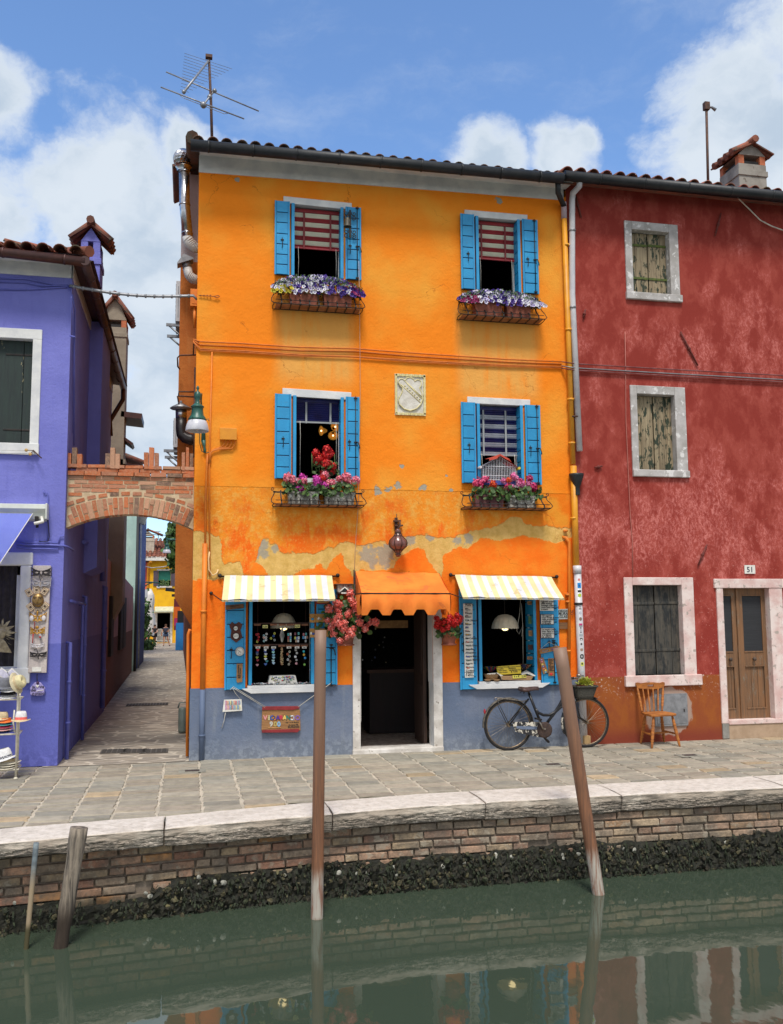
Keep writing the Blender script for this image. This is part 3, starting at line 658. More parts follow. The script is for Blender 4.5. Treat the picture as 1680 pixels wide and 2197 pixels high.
def holed(o,x0,x1,z0,z1,y,t,holes,mi=0,rmi=1):
 X=sorted({x0,x1,*[h[0]for h in holes],*[h[1]for h in holes]});Z=sorted({z0,z1,*[h[2]for h in holes],*[h[3]for h in holes]})
 inh=lambda cx,cz:any(h[0]<cx<h[1]and h[2]<cz<h[3]for h in holes)
 for xa,xb in zip(X,X[1:]):
  for za,zb in zip(Z,Z[1:]):
   if inh((xa+xb)/2,(za+zb)/2):continue
   o.poly([(xa,y,za),(xb,y,za),(xb,y,zb),(xa,y,zb)],mi)
   o.poly([(xa,y+t,za),(xa,y+t,zb),(xb,y+t,zb),(xb,y+t,za)],mi)
 for a,b,c,d in holes:
  o.poly([(a,y,c),(a,y,d),(a,y+t,d),(a,y+t,c)],rmi);o.poly([(b,y,c),(b,y+t,c),(b,y+t,d),(b,y,d)],rmi)
  if d<z1:o.poly([(a,y,d),(b,y,d),(b,y+t,d),(a,y+t,d)],rmi)
  if c>z0:o.poly([(a,y,c),(a,y+t,c),(b,y+t,c),(b,y,c)],rmi)
def room(o,x0,x1,y0,y1,z0,z1,mi=0,fmi=None):
 o.poly([(x0,y1,z0),(x1,y1,z0),(x1,y1,z1),(x0,y1,z1)],mi)
 o.poly([(x0,y0,z0),(x0,y1,z0),(x0,y1,z1),(x0,y0,z1)],mi);o.poly([(x1,y0,z0),(x1,y0,z1),(x1,y1,z1),(x1,y1,z0)],mi)
 o.poly([(x0,y0,z1),(x0,y1,z1),(x1,y1,z1),(x1,y0,z1)],mi);o.poly([(x0,y0,z0),(x1,y0,z0),(x1,y1,z0),(x0,y1,z0)],fmi if fmi is not None else mi)
def tiles(o,x0,x1,ye,ze,slope,courses,sp,axis='x',col=(0.75,1.2),clip=None,lift=0.012):
 n_=int(round((x1-x0)/sp));sp=(x1-x0)/n_;cs,sn=math.cos(slope),math.sin(slope)
 for i in range(n_+1):
  xc=x0+i*sp;jx=rnd.uniform(-0.01,0.01)
  for k in range(courses):
   if clip and not clip(xc,k*0.36):continue
   d0=k*0.36-0.03+rnd.uniform(-0.02,0.02);d1=d0+0.43;rr0,rr1=sp*0.42,sp*0.34;seg=7
   vs=[]
   for d,r_,l in((d0,rr0,lift+0.012),(d1,rr1,lift-0.008)):
    for ro in(r_,r_-0.014):
     for q in range(seg+1):
      a=math.pi*q/seg;lx=ro*math.cos(a)+xc+jx;lz=ro*math.sin(a)*0.95+l
      vs.append((lx,ye+d*cs-lz*sn,ze+d*sn+lz*cs))
   w_=seg+1;fs=[]
   for q in range(seg):fs+=[(q+1,q,2*w_+q,2*w_+q+1),(w_+q,w_+q+1,3*w_+q+1,3*w_+q),(q,q+1,w_+q+1,w_+q)]
   fs+=[(0,w_,3*w_,2*w_),(seg,2*w_+seg,3*w_+seg,w_+seg)]
   kk=rnd.uniform(*col)
   if axis=='y':vs=[(-p[1],p[0],p[2])for p in vs]
   o.add(vs,fs,0,(kk,kk*rnd.uniform(.9,1.05),kk*rnd.uniform(.85,1.05)),True)
OX0,OX1,OD=0.05,5.47,9.0
oh=thing('orange_house','narrow three storey orange house with blue shutters between the violet and the red house','house',(2.75,0,0))
HA,HB,HC,HD=(1.32,2.07,6.56,7.63),(4.02,4.72,6.54,7.68),(1.355,2.07,3.70,4.875),(3.99,4.70,3.70,4.87)
HE,HF,HG=(0.775,1.665,0.935,2.2),(3.955,4.83,0.915,2.2),(2.295,3.31,0.03,2.15)
ow=M();holed(ow,OX0,OX1,0.912,8.1,0,0.26,[HA,HB,HC,HD,(HE[0],HE[1],0.935,2.2),(HF[0],HF[1],0.915,2.2),(HG[0],HG[1],0.912,2.15)],0,1)
ow.poly([(OX0,0,0),(OX0,OD,0),(OX0,OD,8.2),(OX0,4.5,9.55),(OX0,0,8.2)][::-1]);ow.poly([(OX1,0,0),(OX1,0,8.2),(OX1,4.5,9.55),(OX1,OD,8.2),(OX1,OD,0)][::-1])
ow.poly([(OX0,OD,0),(OX1,OD,0),(OX1,OD,8.2),(OX0,OD,8.2)][::-1])
ow.build('wall',[mOR,mWHITE],oh)
pl=M();holed(pl,OX0-0.012,OX1,-0.02,0.912,-0.008,0.2,[(HG[0],HG[1],0.0,0.912)],0,1)
pl.poly([(OX0-0.012,-0.008,-0.02),(OX0-0.012,-0.008,0.912),(OX0-0.012,3,0.912),(OX0-0.012,3,-0.02)])
[pl.poly([(a_,-0.008,0.912),(c_,-0.008,0.912),(c_,0.0,0.912),(a_,0.0,0.912)])for a_,c_ in((OX0-0.012,HG[0]),(HG[1],OX1))]
pl.build('plinth',[mPLINTH,mWHITE],oh)
mFLOOR=m_voronoi('mosaic_floor',srgb(220,206,190),srgb(130,96,80),srgb(180,166,150),20,(1,1,1),0.02,0.08,0.5)
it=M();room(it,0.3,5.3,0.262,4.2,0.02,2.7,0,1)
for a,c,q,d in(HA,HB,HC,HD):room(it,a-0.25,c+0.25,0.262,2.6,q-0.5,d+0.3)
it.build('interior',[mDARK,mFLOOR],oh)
cb=M();cb.prism([(OX0-0.006,7.955),(OX1-0.04,8.045),(OX1-0.04,8.25),(OX0-0.006,8.2)],(0,-0.014,0),XA,ZA,(0,0.02,0))
cb.poly([(OX0,-0.34,8.17),(OX1,-0.34,8.19),(OX1,0.0,8.22),(OX0,0.0,8.2)][::-1])
cb.build('cornice_band',mWHITE,oh)
def shutter(w,z0,z1,sx,win,y=-0.062,gaps=None,rod=False,name='shutter'):
 """flat leaf from x=sx to sx+w (w may be negative) lying on the wall, boards divided by grooves"""
 o=M();a,b_=sorted((sx,sx+w));h=z1-z0;o.box(a+0.004,y+0.010,z0,b_-0.004,y+0.034,z1,1)
 ks=gaps or[0,.135,.27,.41,.55,.70,.84,1]
 for k0,k1 in zip(ks,ks[1:]):o.box(a+0.028,y-0.004,z0+h*k0+0.006,b_-0.028,y+0.011,z0+h*k1-0.006,0,rnd.uniform(.86,1.06))
 o.box(a,y+0.002,z0,a+0.026,y+0.02,z1,0);o.box(b_-0.026,y+0.002,z0,b_,y+0.02,z1,0)
 return o.build(name,[mBLUE,mBLUED],win,bevel=0.004)
def inner_leaf(x,z0,z1,d,win,side):
 """leaf folded into the reveal"""
 o=M();s_=side;o.box(x,-0.03,z0,x+s_*0.022,d,z1,1)
 n_=7;h=(z1-z0)/n_
 for k in range(n_):o.box(x+s_*0.020,-0.026,z0+h*k+0.006,x+s_*0.040,d-0.005,z0+h*(k+1)-0.006,0)
 o.box(x+s_*0.004,-0.045,z0,x+s_*0.048,-0.03,z1,0)
 return o.build('shutter',[mBLUE,mBLUED],win,bevel=0.004)
def hook(x,z,y,win,tall=0.11):
 o=M();o.box(x-0.022,y-0.006,z-0.008,x+0.022,y,z+0.008);o.tube([(x,y-0.004,z+0.03),(x,y-0.012,z),(x+0.004,y-0.012,z-tall*0.6),(x,y-0.008,z-tall)],0.005,6);o.ball((x,y-0.008,z-tall),0.008,6,4)
 return o.build('shutter_latch',mIRON,win)
def rod(x,z0,z1,y,win,handle=0.45):
 o=M();o.tube([(x,y,z0),(x,y,z1)],0.0065,6)
 for t in(0.02,handle,0.98):z=z0+(z1-z0)*t;o.box(x-0.022,y-0.008,z-0.009,x+0.022,y+0.012,z+0.009)
 z=z0+(z1-z0)*handle;o.tube([(x,y,z),(x+0.03,y-0.02,z+0.0),(x+0.05,y-0.02,z-0.06),(x+0.052,y-0.02,z-0.09)],[0.008,0.008,0.007,0.009],6)
 return o.build('shutter_bolt',mIRON,win)
mREDS,mCREAM=mat('blind_red',srgb(168,48,56),srgb(150,42,50),6,0.5),mat('blind_cream',srgb(244,240,216),srgb(232,228,204),6,0.5)
mNAVY,mBWH=mat('blind_navy',srgb(26,34,104),srgb(20,26,84),6,0.45),mat('blind_white',srgb(200,206,216),srgb(176,182,196),6,0.5)
mTAPEG=mat('blind_tape_grey',srgb(150,154,156));mTAPER=mat('blind_tape_red',srgb(128,44,46))
def window(hole,lint,box_,label,kinds,slat,zbot,mats,tapes,lintdz=0.1,opened=0.235):
 x0,x1,z0,z1=hole
 wn=M();y=0.17;t=0.045
 for q in((x0,z0,x0+t,z1),(x1-t,z0,x1,z1),(x0+t,z1-t,x1-t,z1),(x0+t,z0,x1-t,z0+t)):wn.box(q[0],y,q[1],q[2],y+0.05,q[3])
 wn=tag(wn.build('window',mWHITE,oh),label)
 l=M();l.prism([(lint[0],lint[2]),(lint[1],lint[3]),(lint[1],lint[3]+lintdz),(lint[0],lint[2]+lintdz)],(0,-0.018,0),XA,ZA,(0,0.03,0));l.build('lintel',mWHITE,wn,bevel=0.004)
 s_=M();s_.box(x0-0.05,-0.02,z0-0.05,x1+0.05,0.16,z0);s_.build('sill',mWHITE,wn)
 if kinds:
  bl=M();n_=int((z1-0.03-zbot)/slat);k=0
  bl.box(x0+0.045,y-0.06,z1-0.07,x1-0.045,y-0.01,z1-0.02,0)
  for i in range(n_):
   z=z1-0.07-slat*(i+0.5);mi=kinds[i%len(kinds)]if i<n_-1 else kinds[-1]
   bl.obox(((x0+x1)/2,y-0.035,z),((x1-x0)/2-0.047,0.016,0.0022),Matrix.Rotation(R(-52),3,'X'),mi)
  zb=z1-0.07-slat*n_
  bl.box(x0+0.045,y-0.05,zb-0.022,x1-0.045,y-0.02,zb,0 if mats[2]is mTAPER else 2)
  for tx in tapes:bl.box(tx-0.013,y-0.062,zb-0.03,tx+0.013,y-0.058,z1-0.07,2)
  for cx in(x0+0.12,x1-0.09):bl.tube([(cx,y-0.05,zb),(cx+0.006,y-0.05,zb-0.2),(cx,y-0.05,z0+0.02)],0.0035,5,3)
  bl.build('blind',[mats[0],mats[1],mats[2],mCORD],wn)
 return wn
wA=window(HA,(1.214,2.189,7.615,7.60),None,'top left window with a red and cream blind',[1,1,0,0],0.034,7.07,(mREDS,mCREAM,mTAPER),(1.52,1.90),0.10)
wB=window(HB,(3.868,4.844,7.655,7.66),None,'top right window with a red and cream blind',[1,1,0,0],0.034,7.13,(mREDS,mCREAM,mTAPER),(4.16,4.53),0.10)
wC=window(HC,(1.216,2.175,4.85,4.83),None,'middle left window with a blue blind rolled high',[0,0,0],0.03,4.57,(mNAVY,mBWH,mTAPEG),(1.56,1.9),0.11)
wD=window(HD,(3.865,4.82,4.86,4.855),None,'middle right window with a blue and white blind',[0,0,1,1],0.034,4.18,(mNAVY,mBWH,mTAPEG),(4.14,4.48),0.095)
def shopwin(h,label,pts):
 x0,x1,z0,z1=h
 wn=M();t=0.04
 for q in((x0,z0,x0+t,z1),(x1-t,z0,x1,z1),(x0+t,z1-t,x1-t,z1)):wn.box(q[0],0.17,q[1],q[2],0.22,q[3])
 wn=tag(wn.build('window',mWHITE,oh),label)
 s_=M();s_.box(x0+0.0,-0.07,z0-0.035,x1+0.03,0.2,z0);a,b_=pts
 s_.prism([(a,-0.036),(a+0.03,-0.055),(a+0.06,-0.068),(a+0.12,-0.1),(b_-0.12,-0.1),(b_-0.06,-0.068),(b_-0.03,-0.055),(b_,-0.036)],(0,-0.085,z0),XA,ZA,(0,0.086,0))
 s_.build('sill',mWHITE,wn,bevel=0.004);return wn
wE=shopwin(HE,'ground floor shop window left of the door',(0.70,1.80));wF=shopwin(HF,'ground floor shop window right of the door',(3.80,5.00))
gA=[0,.14,.28,.42,.57,.71,.86,1]
for wn,(x0,x1,z0,z1),lx,rx in((wA,HA,1.09,2.315),(wB,HB,3.79,4.985),(wC,HC,1.11,2.285),(wD,HD,3.755,4.955)):
 zt,zb_=z1-0.005,z0-0.005
 shutter(x0-0.02-lx,zb_,zt,lx,wn);shutter(rx-(x1+0.02),zb_,zt,x1+0.02,wn)
 inner_leaf(x0+0.002,zb_+0.01,zt-0.01,0.16,wn,1);inner_leaf(x1-0.002,zb_+0.01,zt-0.01,0.16,wn,-1)
 hook((lx+x0)/2-0.01,z0+0.48*(z1-z0)-0.02,-0.07,wn);hook((x1+rx)/2-0.04,z0+0.47*(z1-z0)-0.02,-0.07,wn);rod(rx-0.06,zb_,zt,-0.078,wn)
gE=[0,.125,.26,.39,.52,.65,.79,1]
shutter(HE[0]-0.03-0.475,0.885,2.2,0.475,wE,gaps=gE);shutter(1.97-HE[1]-0.02,0.92,2.2,HE[1]+0.02,wE,gaps=gE)
inner_leaf(HE[0]+0.01,0.94,2.19,0.16,wE,1);inner_leaf(HE[1]-0.002,0.94,2.19,0.16,wE,-1)
shutter(HF[0]-0.02-3.685,0.81,2.2,3.685,wF,gaps=gE);shutter(5.155-HF[1]-0.05,0.845,2.2,HF[1]+0.05,wF,gaps=gE)
inner_leaf(HF[0]+0.01,0.92,2.19,0.2,wF,1);inner_leaf(HF[1]-0.002,0.92,2.19,0.3,wF,-1)
hook(P('d4',200,1275,-.07).x,P('d4',200,1275,-.07).z,-0.07,wE);rod(P('d8',640,1200,-.07).x,0.9,P('d8',640,1100,-.07).z,-0.078,wE,0.9)
hook(P('c2',245,755,-.07).x,P('c2',245,755,-.07).z,-0.07,wF);hook(P('c2',1000,740,-.07).x,P('c2',1000,740,-.07).z,-0.07,wF);rod(P('c2',1045,900,-.07).x,0.87,P('c2',1045,720,-.07).z,-0.078,wF,0.93)
df=M();zt=2.15
df.box(2.187,-0.022,0.05,2.293,0.24,zt);df.box(3.312,-0.022,0.05,3.442,0.24,zt);df.box(2.187,-0.022,zt,3.442,0.24,zt+0.12)
df=tag(df.build('door_frame',mSTONE,oh,bevel=0.006),'white stone door surround')
st=M();st.box(2.18,-0.06,-0.02,3.44,0.27,0.055);st.build('doorstep',mSTONE,oh,bevel=0.01)
dl=M();dl.box(3.24,0.27,0.06,3.285,0.80,2.1,0)
for a,c in((0.12,0.85),(1.0,2.0)):dl.box(3.232,0.33,a+0.03,3.242,0.74,c,1)
dl.build('door',[m_wood('dark_door_wood',srgb(66,44,32),srgb(44,30,24)),mat('dark_panel',srgb(54,36,28))],oh)
rf=M();sl_=R(17.5)
rf.poly([(OX0-0.12,-0.3,8.22),(OX1+0.02,-0.3,8.24),(OX1+0.02,4.5,9.76),(OX0-0.12,4.5,9.74)]);rf.poly([(OX0-0.12,4.5,9.74),(OX1+0.02,4.5,9.76),(OX1+0.02,9.3,8.24),(OX0-0.12,9.3,8.22)])
rf.poly([(OX0-0.12,-0.3,8.17),(OX0-0.12,4.5,9.69),(OX1,4.5,9.7),(OX1,-0.3,8.17)],0);rf.poly([(OX0-0.12,-0.3,8.17),(OX0-0.12,-0.3,8.22),(OX0-0.12,4.5,9.74),(OX0-0.12,4.5,9.69)],0)
tiles(rf,OX0-0.02,OX1-0.05,-0.33,8.205,sl_,13,0.192)
for k in range(24):
 y=-0.2+k*0.2;z=8.17+(y+0.3)*math.tan(sl_);rf.obox((OX0-0.07,y,z-0.02),(0.055,0.11,0.012),Matrix.Rotation(sl_-0.1,3,'X'),0,(0.5,0.42,0.4))
rf.tube([(OX0-0.1,-0.36,8.27),(OX0-0.1,4.5,9.80)],0.09,8,0,(0.9,0.8,0.7))
rf=rf.build('roof',[mTILED],oh)
gt=M();a_,b_=P('D',409,311,-0.42),P('D',1207,383,-0.42)
gt.tube([(a_.x,-0.42,a_.z),(b_.x,-0.42,b_.z)],0.078,14)
for k in range(9):
 t=(k+0.4)/9;p=a_.lerp(b_,t);gt.tube([(p.x-0.012,-0.42,p.z),(p.x+0.012,-0.42,p.z)],0.084,14)
gt.build('gutter',mGUT,oh)
dp=M();q=[P('z4',1318,770,-0.38),P('z4',1320,860,-0.3),P('z4',1345,920,-0.16),P('z4',1372,980,-0.07)]
dp.tube(q,0.04,12,0);xp=5.405
dp.tube([(xp,-0.07,7.98),(xp,-0.07,7.72)],0.043,12,1);dp.tube([(xp,-0.07,7.74),(5.435,-0.07,4.0)],0.040,12,2)
dp.tube([(5.44,-0.075,3.98),(5.44,-0.075,2.52)],0.046,12,2)
for z in(7.3,6.0,4.95,4.3,3.2):dp.tube([(xp+0.02,-0.07,z),(xp+0.02,-0.07,z+0.03)],0.052,12,2)
dp.build('downpipe',[mGUT,mat('mauve_joint',srgb(168,148,152)),mPIPEY],oh)
pw=M();pw.tube([(5.452,-0.08,2.53),(5.452,-0.08,2.42)],0.060,14);pw.tube([(5.455,-0.08,2.44),(5.48,-0.08,0.02)],0.052,14);pw.tube([(5.456,-0.08,2.0),(5.456,-0.08,1.97)],0.062,14,1)
def sticker(o,py,h,w,mi,col=1.0,kind='box'):
 p=P('e1',215,py,-0.134);a0=R(-98)
 for k in range(5):
  a=a0+(k-2)*w/5/0.053;a2=a+w/5/0.053
  c0=5.455+(2.44-p.z)*0.0103
  if kind=='disc':hh=h*math.sqrt(max(0.05,1-((k-2)/2.6)**2))
  else:hh=h
  o.poly([(c0+0.0536*math.cos(a),-0.08+0.0536*math.sin(a),p.z-hh/2),(c0+0.0536*math.cos(a2),-0.08+0.0536*math.sin(a2),p.z-hh/2),(c0+0.0536*math.cos(a2),-0.08+0.0536*math.sin(a2),p.z+hh/2),(c0+0.0536*math.cos(a),-0.08+0.0536*math.sin(a),p.z+hh/2)],mi,col)
for py,h,w_,c,kd in[(243,.035,.03,(.75,.2,.18),'disc'),(350,.075,.055,(.02,.3,.75),'box'),(355,.04,.02,(.02,.08,.3),'disc'),(455,.03,.055,(.02,.02,.02),'box'),(530,.05,.05,(.5,.65,.05),'disc'),(685,.03,.035,(.55,.5,.5),'box'),(735,.02,.035,(.35,.35,.38),'box'),(775,.02,.035,(.3,.3,.3),'box'),(850,.04,.036,(.55,.58,.65),'disc'),(965,.05,.04,(.25,.17,.12),'disc'),(1065,.025,.05,(.6,.03,.2),'box'),(1095,.02,.05,(.3,.3,.3),'box'),(1130,.02,.02,(.08,.08,.08),'box'),(1165,.035,.03,(.5,.52,.56),'disc'),(1210,.015,.02,(.05,.05,.05),'box'),(1263,.032,.05,(.38,.42,.45),'box'),(1335,.035,.04,(.06,.06,.06),'box'),(1345,.018,.02,(.8,.8,.8),'box'),(1425,.03,.025,(.05,.05,.05),'disc'),(1530,.04,.042,(.35,.22,.15),'disc'),(1655,.07,.055,(.02,.02,.02),'disc'),(1655,.03,.02,(.6,.6,.6),'disc'),(1795,.06,.05,(.7,.72,.12),'disc'),(1790,.03,.025,(.04,.04,.04),'disc'),(1935,.025,.045,(.5,.55,.58),'box'),(2010,.02,.04,(.15,.15,.15),'box')]:sticker(pw,py,h,w_,2,c,kd)
pw.build('pipe_foot',[mPIPEW,mIRON,mCOLR],oh)
tp=M();tp.tube([P('e3',1470,425,0.02),P('e3',1500,432,-0.03),P('e3',1525,465,-0.03),P('e3',1528,520,-0.03),(5.30,-0.03,1.0)],0.025,10)
for z in(3.02,2.1,2.0,1.3):tp.tube([(5.31,-0.03,z),(5.31,-0.03,z+0.03)],0.032,10)
tp.build('waste_pipe',mPIPEO,oh)
lp=M();x_=P('D',437,1300).x
lp.tube([(x_,-0.035,0.0),(x_,-0.035,0.9)],0.036,10,1);lp.tube([(x_,-0.035,0.9),(x_+0.005,-0.035,P('e2',28,480).z)],0.034,10,0)
for z in(0.3,1.9):lp.tube([(x_,-0.035,z),(x_,-0.035,z+0.025)],0.045,10,1 if z<1 else 0)
lp.tube([P('D',450,1235,-0.02),P('D',449,1000,-0.02),P('D',450,960,-0.02),P('D',455,755,-0.02)],0.011,6,0)
lp.tube([P('D',440,1200,-0.02),P('D',441,1070,-0.02),P('D',444,1000,-0.02),P('D',445,975,-0.02)],0.014,6,0)
q=[P('e2',65,545,-0.03),P('e2',58,600,-0.035),P('e2',60,690,-0.035),P('e2',90,738,-0.035),P('e2',125,720,-0.035),P('e2',135,690,-0.02)]
lp.tube(q,0.010,8,2)
lp.build('corner_pipes',[mPIPEO,mat('slate_pipe',srgb(88,104,132)),mat('cream_conduit',srgb(222,190,140))],oh)
jb=M();a_,b_=P('d6',1165,1240,-0.07),P('d6',1510,1490,-0.07);jb.box(a_.x,-0.08,b_.z,b_.x,0.0,a_.z)
jbo=jb.build('junction_box',mat('ochre_box',srgb(222,146,32),srgb(206,130,30),5,0.5),oh,bevel=0.004)
cj=M()
for i,px in enumerate((1260,1330,1400,1470)):
 cj.tube([P('d6',px,1500,-0.04),P('d6',px,1560,-0.04),P('d6',px-50,1620+i*14,-0.03),P('d6',1130,1655+i*10,-0.03),P('d6',1020,1690+i*7,-0.03),P('d6',960+i*6,1760,-0.03),P('d6',925+i*15,1960,-0.03)],0.008,6)
cj.build('conduit',mPIPEO,jbo)
sp=M();a_=P('z2',1172,1200,0.3);xs_=-0.0
sp.tube([P('z2',1190,1215,0.25),P('z2',1178,1205,0.25),P('z2',1168,1235,0.25),P('z2',1165,1550,0.25),P('z2',1163,1990,0.25)],0.022,8)
sp.build('side_pipe',mPIPEO,oh)
mBREAST=mOR
br=M();YB=1.3
xl,xr=P('D',377,1150,YB).x,OX0+0.02
zb,zs=P('D',401,1350,YB).z,P('D',376,1283,YB).z;ztop=P('D',388,372,YB).z;zc=P('D',388,560,YB).z
for yy,fl in((YB,1),(YB+1.1,-1)):
 q=[(xr,yy,zb),(xr,yy,zc),(xl,yy,zc),(xl,yy,zs)];br.poly(q if fl<0 else q[::-1][::1],0)
 q=[(xr,yy,zc),(xr,yy,ztop),(xl,yy,ztop),(xl,yy,zc)];br.poly(q if fl<0 else q[::-1],1)
br.poly([(xl,YB,zs),(xl,YB+1.1,zs),(xl,YB+1.1,zc),(xl,YB,zc)][::-1],0);br.poly([(xl,YB,zc),(xl,YB+1.1,zc),(xl,YB+1.1,ztop),(xl,YB,ztop)][::-1],1)
br.poly([(xr,YB,zb),(xl,YB,zs),(xl,YB+1.1,zs),(xr,YB+1.1,zb)],0);br.poly([(xl,YB,ztop),(xr,YB,ztop),(xr,YB+1.1,ztop),(xl,YB+1.1,ztop)],1)
bro=br.build('chimney_breast',[m_plain('brown_orange_plaster',srgb(186,112,52),srgb(172,98,44),srgb(196,140,84)),m_plain('pinkish_plaster',srgb(186,176,180),srgb(172,162,166),srgb(150,140,140))],oh)
cc_=M()
for s_ in(-1,1):
 cc_.obox((xl+0.14+s_*0.13,YB+0.5,ztop+0.12),(0.17,0.65,0.02),Matrix.Rotation(s_*R(28),3,'Y'),0,0.8)
cc_.tube([(xl+0.14,YB-0.16,ztop+0.22),(xl+0.14,YB+1.2,ztop+0.22)],0.05,8,0,0.7)
cc_.build('chimney_cap',mTILE,bro)
RX1=13.0
rh=thing('red_house','weathered dark red house with peeling green shutters and a wooden double door','house',(8.5,0,0))
R1,R2,R3,R4=(6.525,7.155,6.69,7.685),(6.515,7.14,3.965,5.12),(6.335,7.13,0.945,2.255),(7.80,8.58,0.265,2.21)
rw=M();holed(rw,OX1,RX1,-0.02,8.3,0.004,0.22,[R1,R2,R3,R4],0,1)
rw.poly([(RX1,0,0),(RX1,8,0),(RX1,8,8.3),(RX1,0,8.3)]);rw.poly([(OX1,8,0),(RX1,8,0),(RX1,8,8.3),(OX1,8,8.3)][::-1]);rw.build('wall',[mRED,mSTONE],rh)
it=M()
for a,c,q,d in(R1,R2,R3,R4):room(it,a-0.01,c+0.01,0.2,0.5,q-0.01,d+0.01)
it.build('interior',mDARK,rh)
def stone_window(h,outer,sill,label,mt_frame,mt_w,name='window',bands=True):
 x0,x1,z0,z1=h;a,b_,c_,d_=outer
 f=M();f.box(a,-0.02,c_,x0+.003,0.14,d_);f.box(x1-.003,-0.02,c_,b_,0.14,d_);f.box(x0+.003,-0.02,z1-.003,x1-.003,0.14,d_)
 f=tag(f.build('window',mt_frame,rh,bevel=0.008),label)
 s_=M();s_.box(sill[0],-0.045,sill[2],sill[1],0.14,sill[3]);s_.build('sill',mt_frame,f,bevel=0.01)
 xm=(x0+x1)/2
 for xa,xb in((x0+0.004,xm-0.006),(xm+0.006,x1-0.004)):
  o=M();bw=(xb-xa)
  cuts=[0,0.33,1]if xa<xm-0.1 else[0,0.66,1]
  for ca,cb2 in zip(cuts,cuts[1:]):
   k=rnd.uniform(.85,1.1);o.box(xa+bw*ca+0.003,0.10,z0+0.005,xa+bw*cb2-0.003,0.125,z1-0.01,0,k)
  if bands:
   for t in(0.27,0.80):zz=z0+(z1-z0)*t+rnd.uniform(-.01,.01);o.box(xa,0.088,zz-0.018,xb,0.102,zz+0.018,1)
  o.build('shutter',mt_w,f,bevel=0.003)
 return f
wPEEL=m_wood('peeling_wood',srgb(164,148,118),srgb(120,104,80),(34,34,1.6),srgb(52,64,46),(0.53,0.56),ring=True)
wDARKW=m_wood('dark_weathered_wood',srgb(62,62,58),srgb(84,78,68),(30,30,1.6),srgb(36,40,42),(0.42,0.62),ring=True)
mMOSS=mat('mossy_band',srgb(92,104,40),srgb(70,82,44),20,0.8,0.4)
mFRG=mat('grey_stone_frame',srgb(184,180,178),srgb(158,154,150),5,0.85,0.4,30,c3=srgb(212,210,208),s3=9,l3=0.56)
stone_window(R1,(6.412,7.305,6.60,7.813),(6.40,7.33,6.575,6.69),'upper window with closed peeling shutters',mFRG,[wPEEL,mMOSS])
stone_window(R2,(6.41,7.315,3.95,5.245),(6.41,7.33,3.86,3.965),'middle window with closed peeling shutters',mFRG,[wPEEL,wPEEL],bands=False)
stone_window(R3,(6.205,7.32,0.93,2.365),(6.17,7.39,0.79,0.945),'ground floor window with closed blackened shutters',mSTONER,[wDARKW,wDARKW])
f=M();f.box(7.695,-0.02,0.22,7.803,0.16,2.207);f.box(7.70,-0.02,0.0,7.805,0.05,0.22,1);f.box(8.577,-0.02,0.267,8.80,0.16,2.207);f.box(7.66,-0.03,2.207,8.84,0.16,2.345);f.box(7.804,-0.03,0.20,8.90,0.16,0.267);f.box(7.806,-0.015,-0.01,8.90,0.1,0.20,2)
fd=f.build('door_frame',[mSTONER,mat('grey_foot',srgb(146,144,138),srgb(128,126,120),8,0.9,0.3),mat('sandy_step',srgb(176,152,128),srgb(160,136,112),6,0.9,0.3)],rh,bevel=0.007)
wDOOR=m_wood('brown_door_wood',srgb(132,94,62),srgb(104,78,56),(26,26,1.6),srgb(140,126,108),(0.55,0.7))
dr=M();x0,x1,z0,z1=7.80,8.58,0.265,2.21;y=0.10;xm=8.085
mRG=m_wood('ribbed_screen',srgb(44,46,50),srgb(34,36,40),(2,2,120))
for xa,xb in((x0,xm-0.008),(xm+0.035,x1)):
 s_=0.07
 dr.box(xa,y,z0,xa+s_,y+0.045,z1);dr.box(xb-s_,y,z0,xb,y+0.045,z1)
 for za,zb_ in((z0,z0+0.14),(1.05,1.24),(z1-0.10,z1)):dr.box(xa+s_,y,za,xb-s_,y+0.045,zb_)
 nn=3
 for k in range(nn):
  w_=(xb-xa-2*s_)/nn;dr.box(xa+s_+k*w_+0.002,y+0.02,z0+0.14,xa+s_+(k+1)*w_-0.002,y+0.04,1.05)
 dr.box(xa+s_,y+0.015,1.24,xb-s_,y+0.03,z1-0.10,1)
 for q in((xa+s_,1.24,xb-s_,1.262),(xa+s_,z1-0.12,xb-s_,z1-0.1),(xa+s_,1.03,xb-s_,1.05),(xa+s_,z0+0.14,xb-s_,z0+0.16)):dr.box(q[0],y-0.008,q[1],q[2],y+0.02,q[3])
dr.box(xm-0.006,y-0.02,z0,xm+0.033,y+0.045,z1)
dro=dr.build('door',[wDOOR,mRG],rh,bevel=0.003)
for px in(7.93,8.33):
 h_=M();h_.lathe((px,y,1.145),[(0.0,0.06),(0.02,0.058),(0.03,0.045),(0.028,0.03),(0.012,0.02),(0.012,0.0)],14,axis=(0,-1,0));h_.build('door_knob',m_wood('knob_wood',srgb(84,68,56),srgb(60,50,44)),dro)
mb=M();a_,b_=P('c3',500,1365),P('c3',810,1650);mb.box(a_.x,-0.02,b_.z,b_.x,0.0,a_.z);mb.box(a_.x+0.03,-0.026,b_.z+0.03,b_.x-0.02,-0.02,a_.z-0.03)
mb.box(b_.x-0.07,-0.036,(a_.z+b_.z)/2-0.03,b_.x-0.055,-0.026,(a_.z+b_.z)/2+0.01,1);tag(mb.build('meter_hatch',[mGREYM,mIRON],rh,bevel=0.004),'grey metal meter hatch low on the wall')
rr=M();rr.poly([(OX1-0.06,-0.25,8.27),(RX1,-0.25,8.29),(RX1,4,9.6),(OX1-0.06,4,9.58)]);rr.poly([(OX1-0.06,4,9.58),(RX1,4,9.6),(RX1,8.3,8.2),(OX1-0.06,8.3,8.2)])
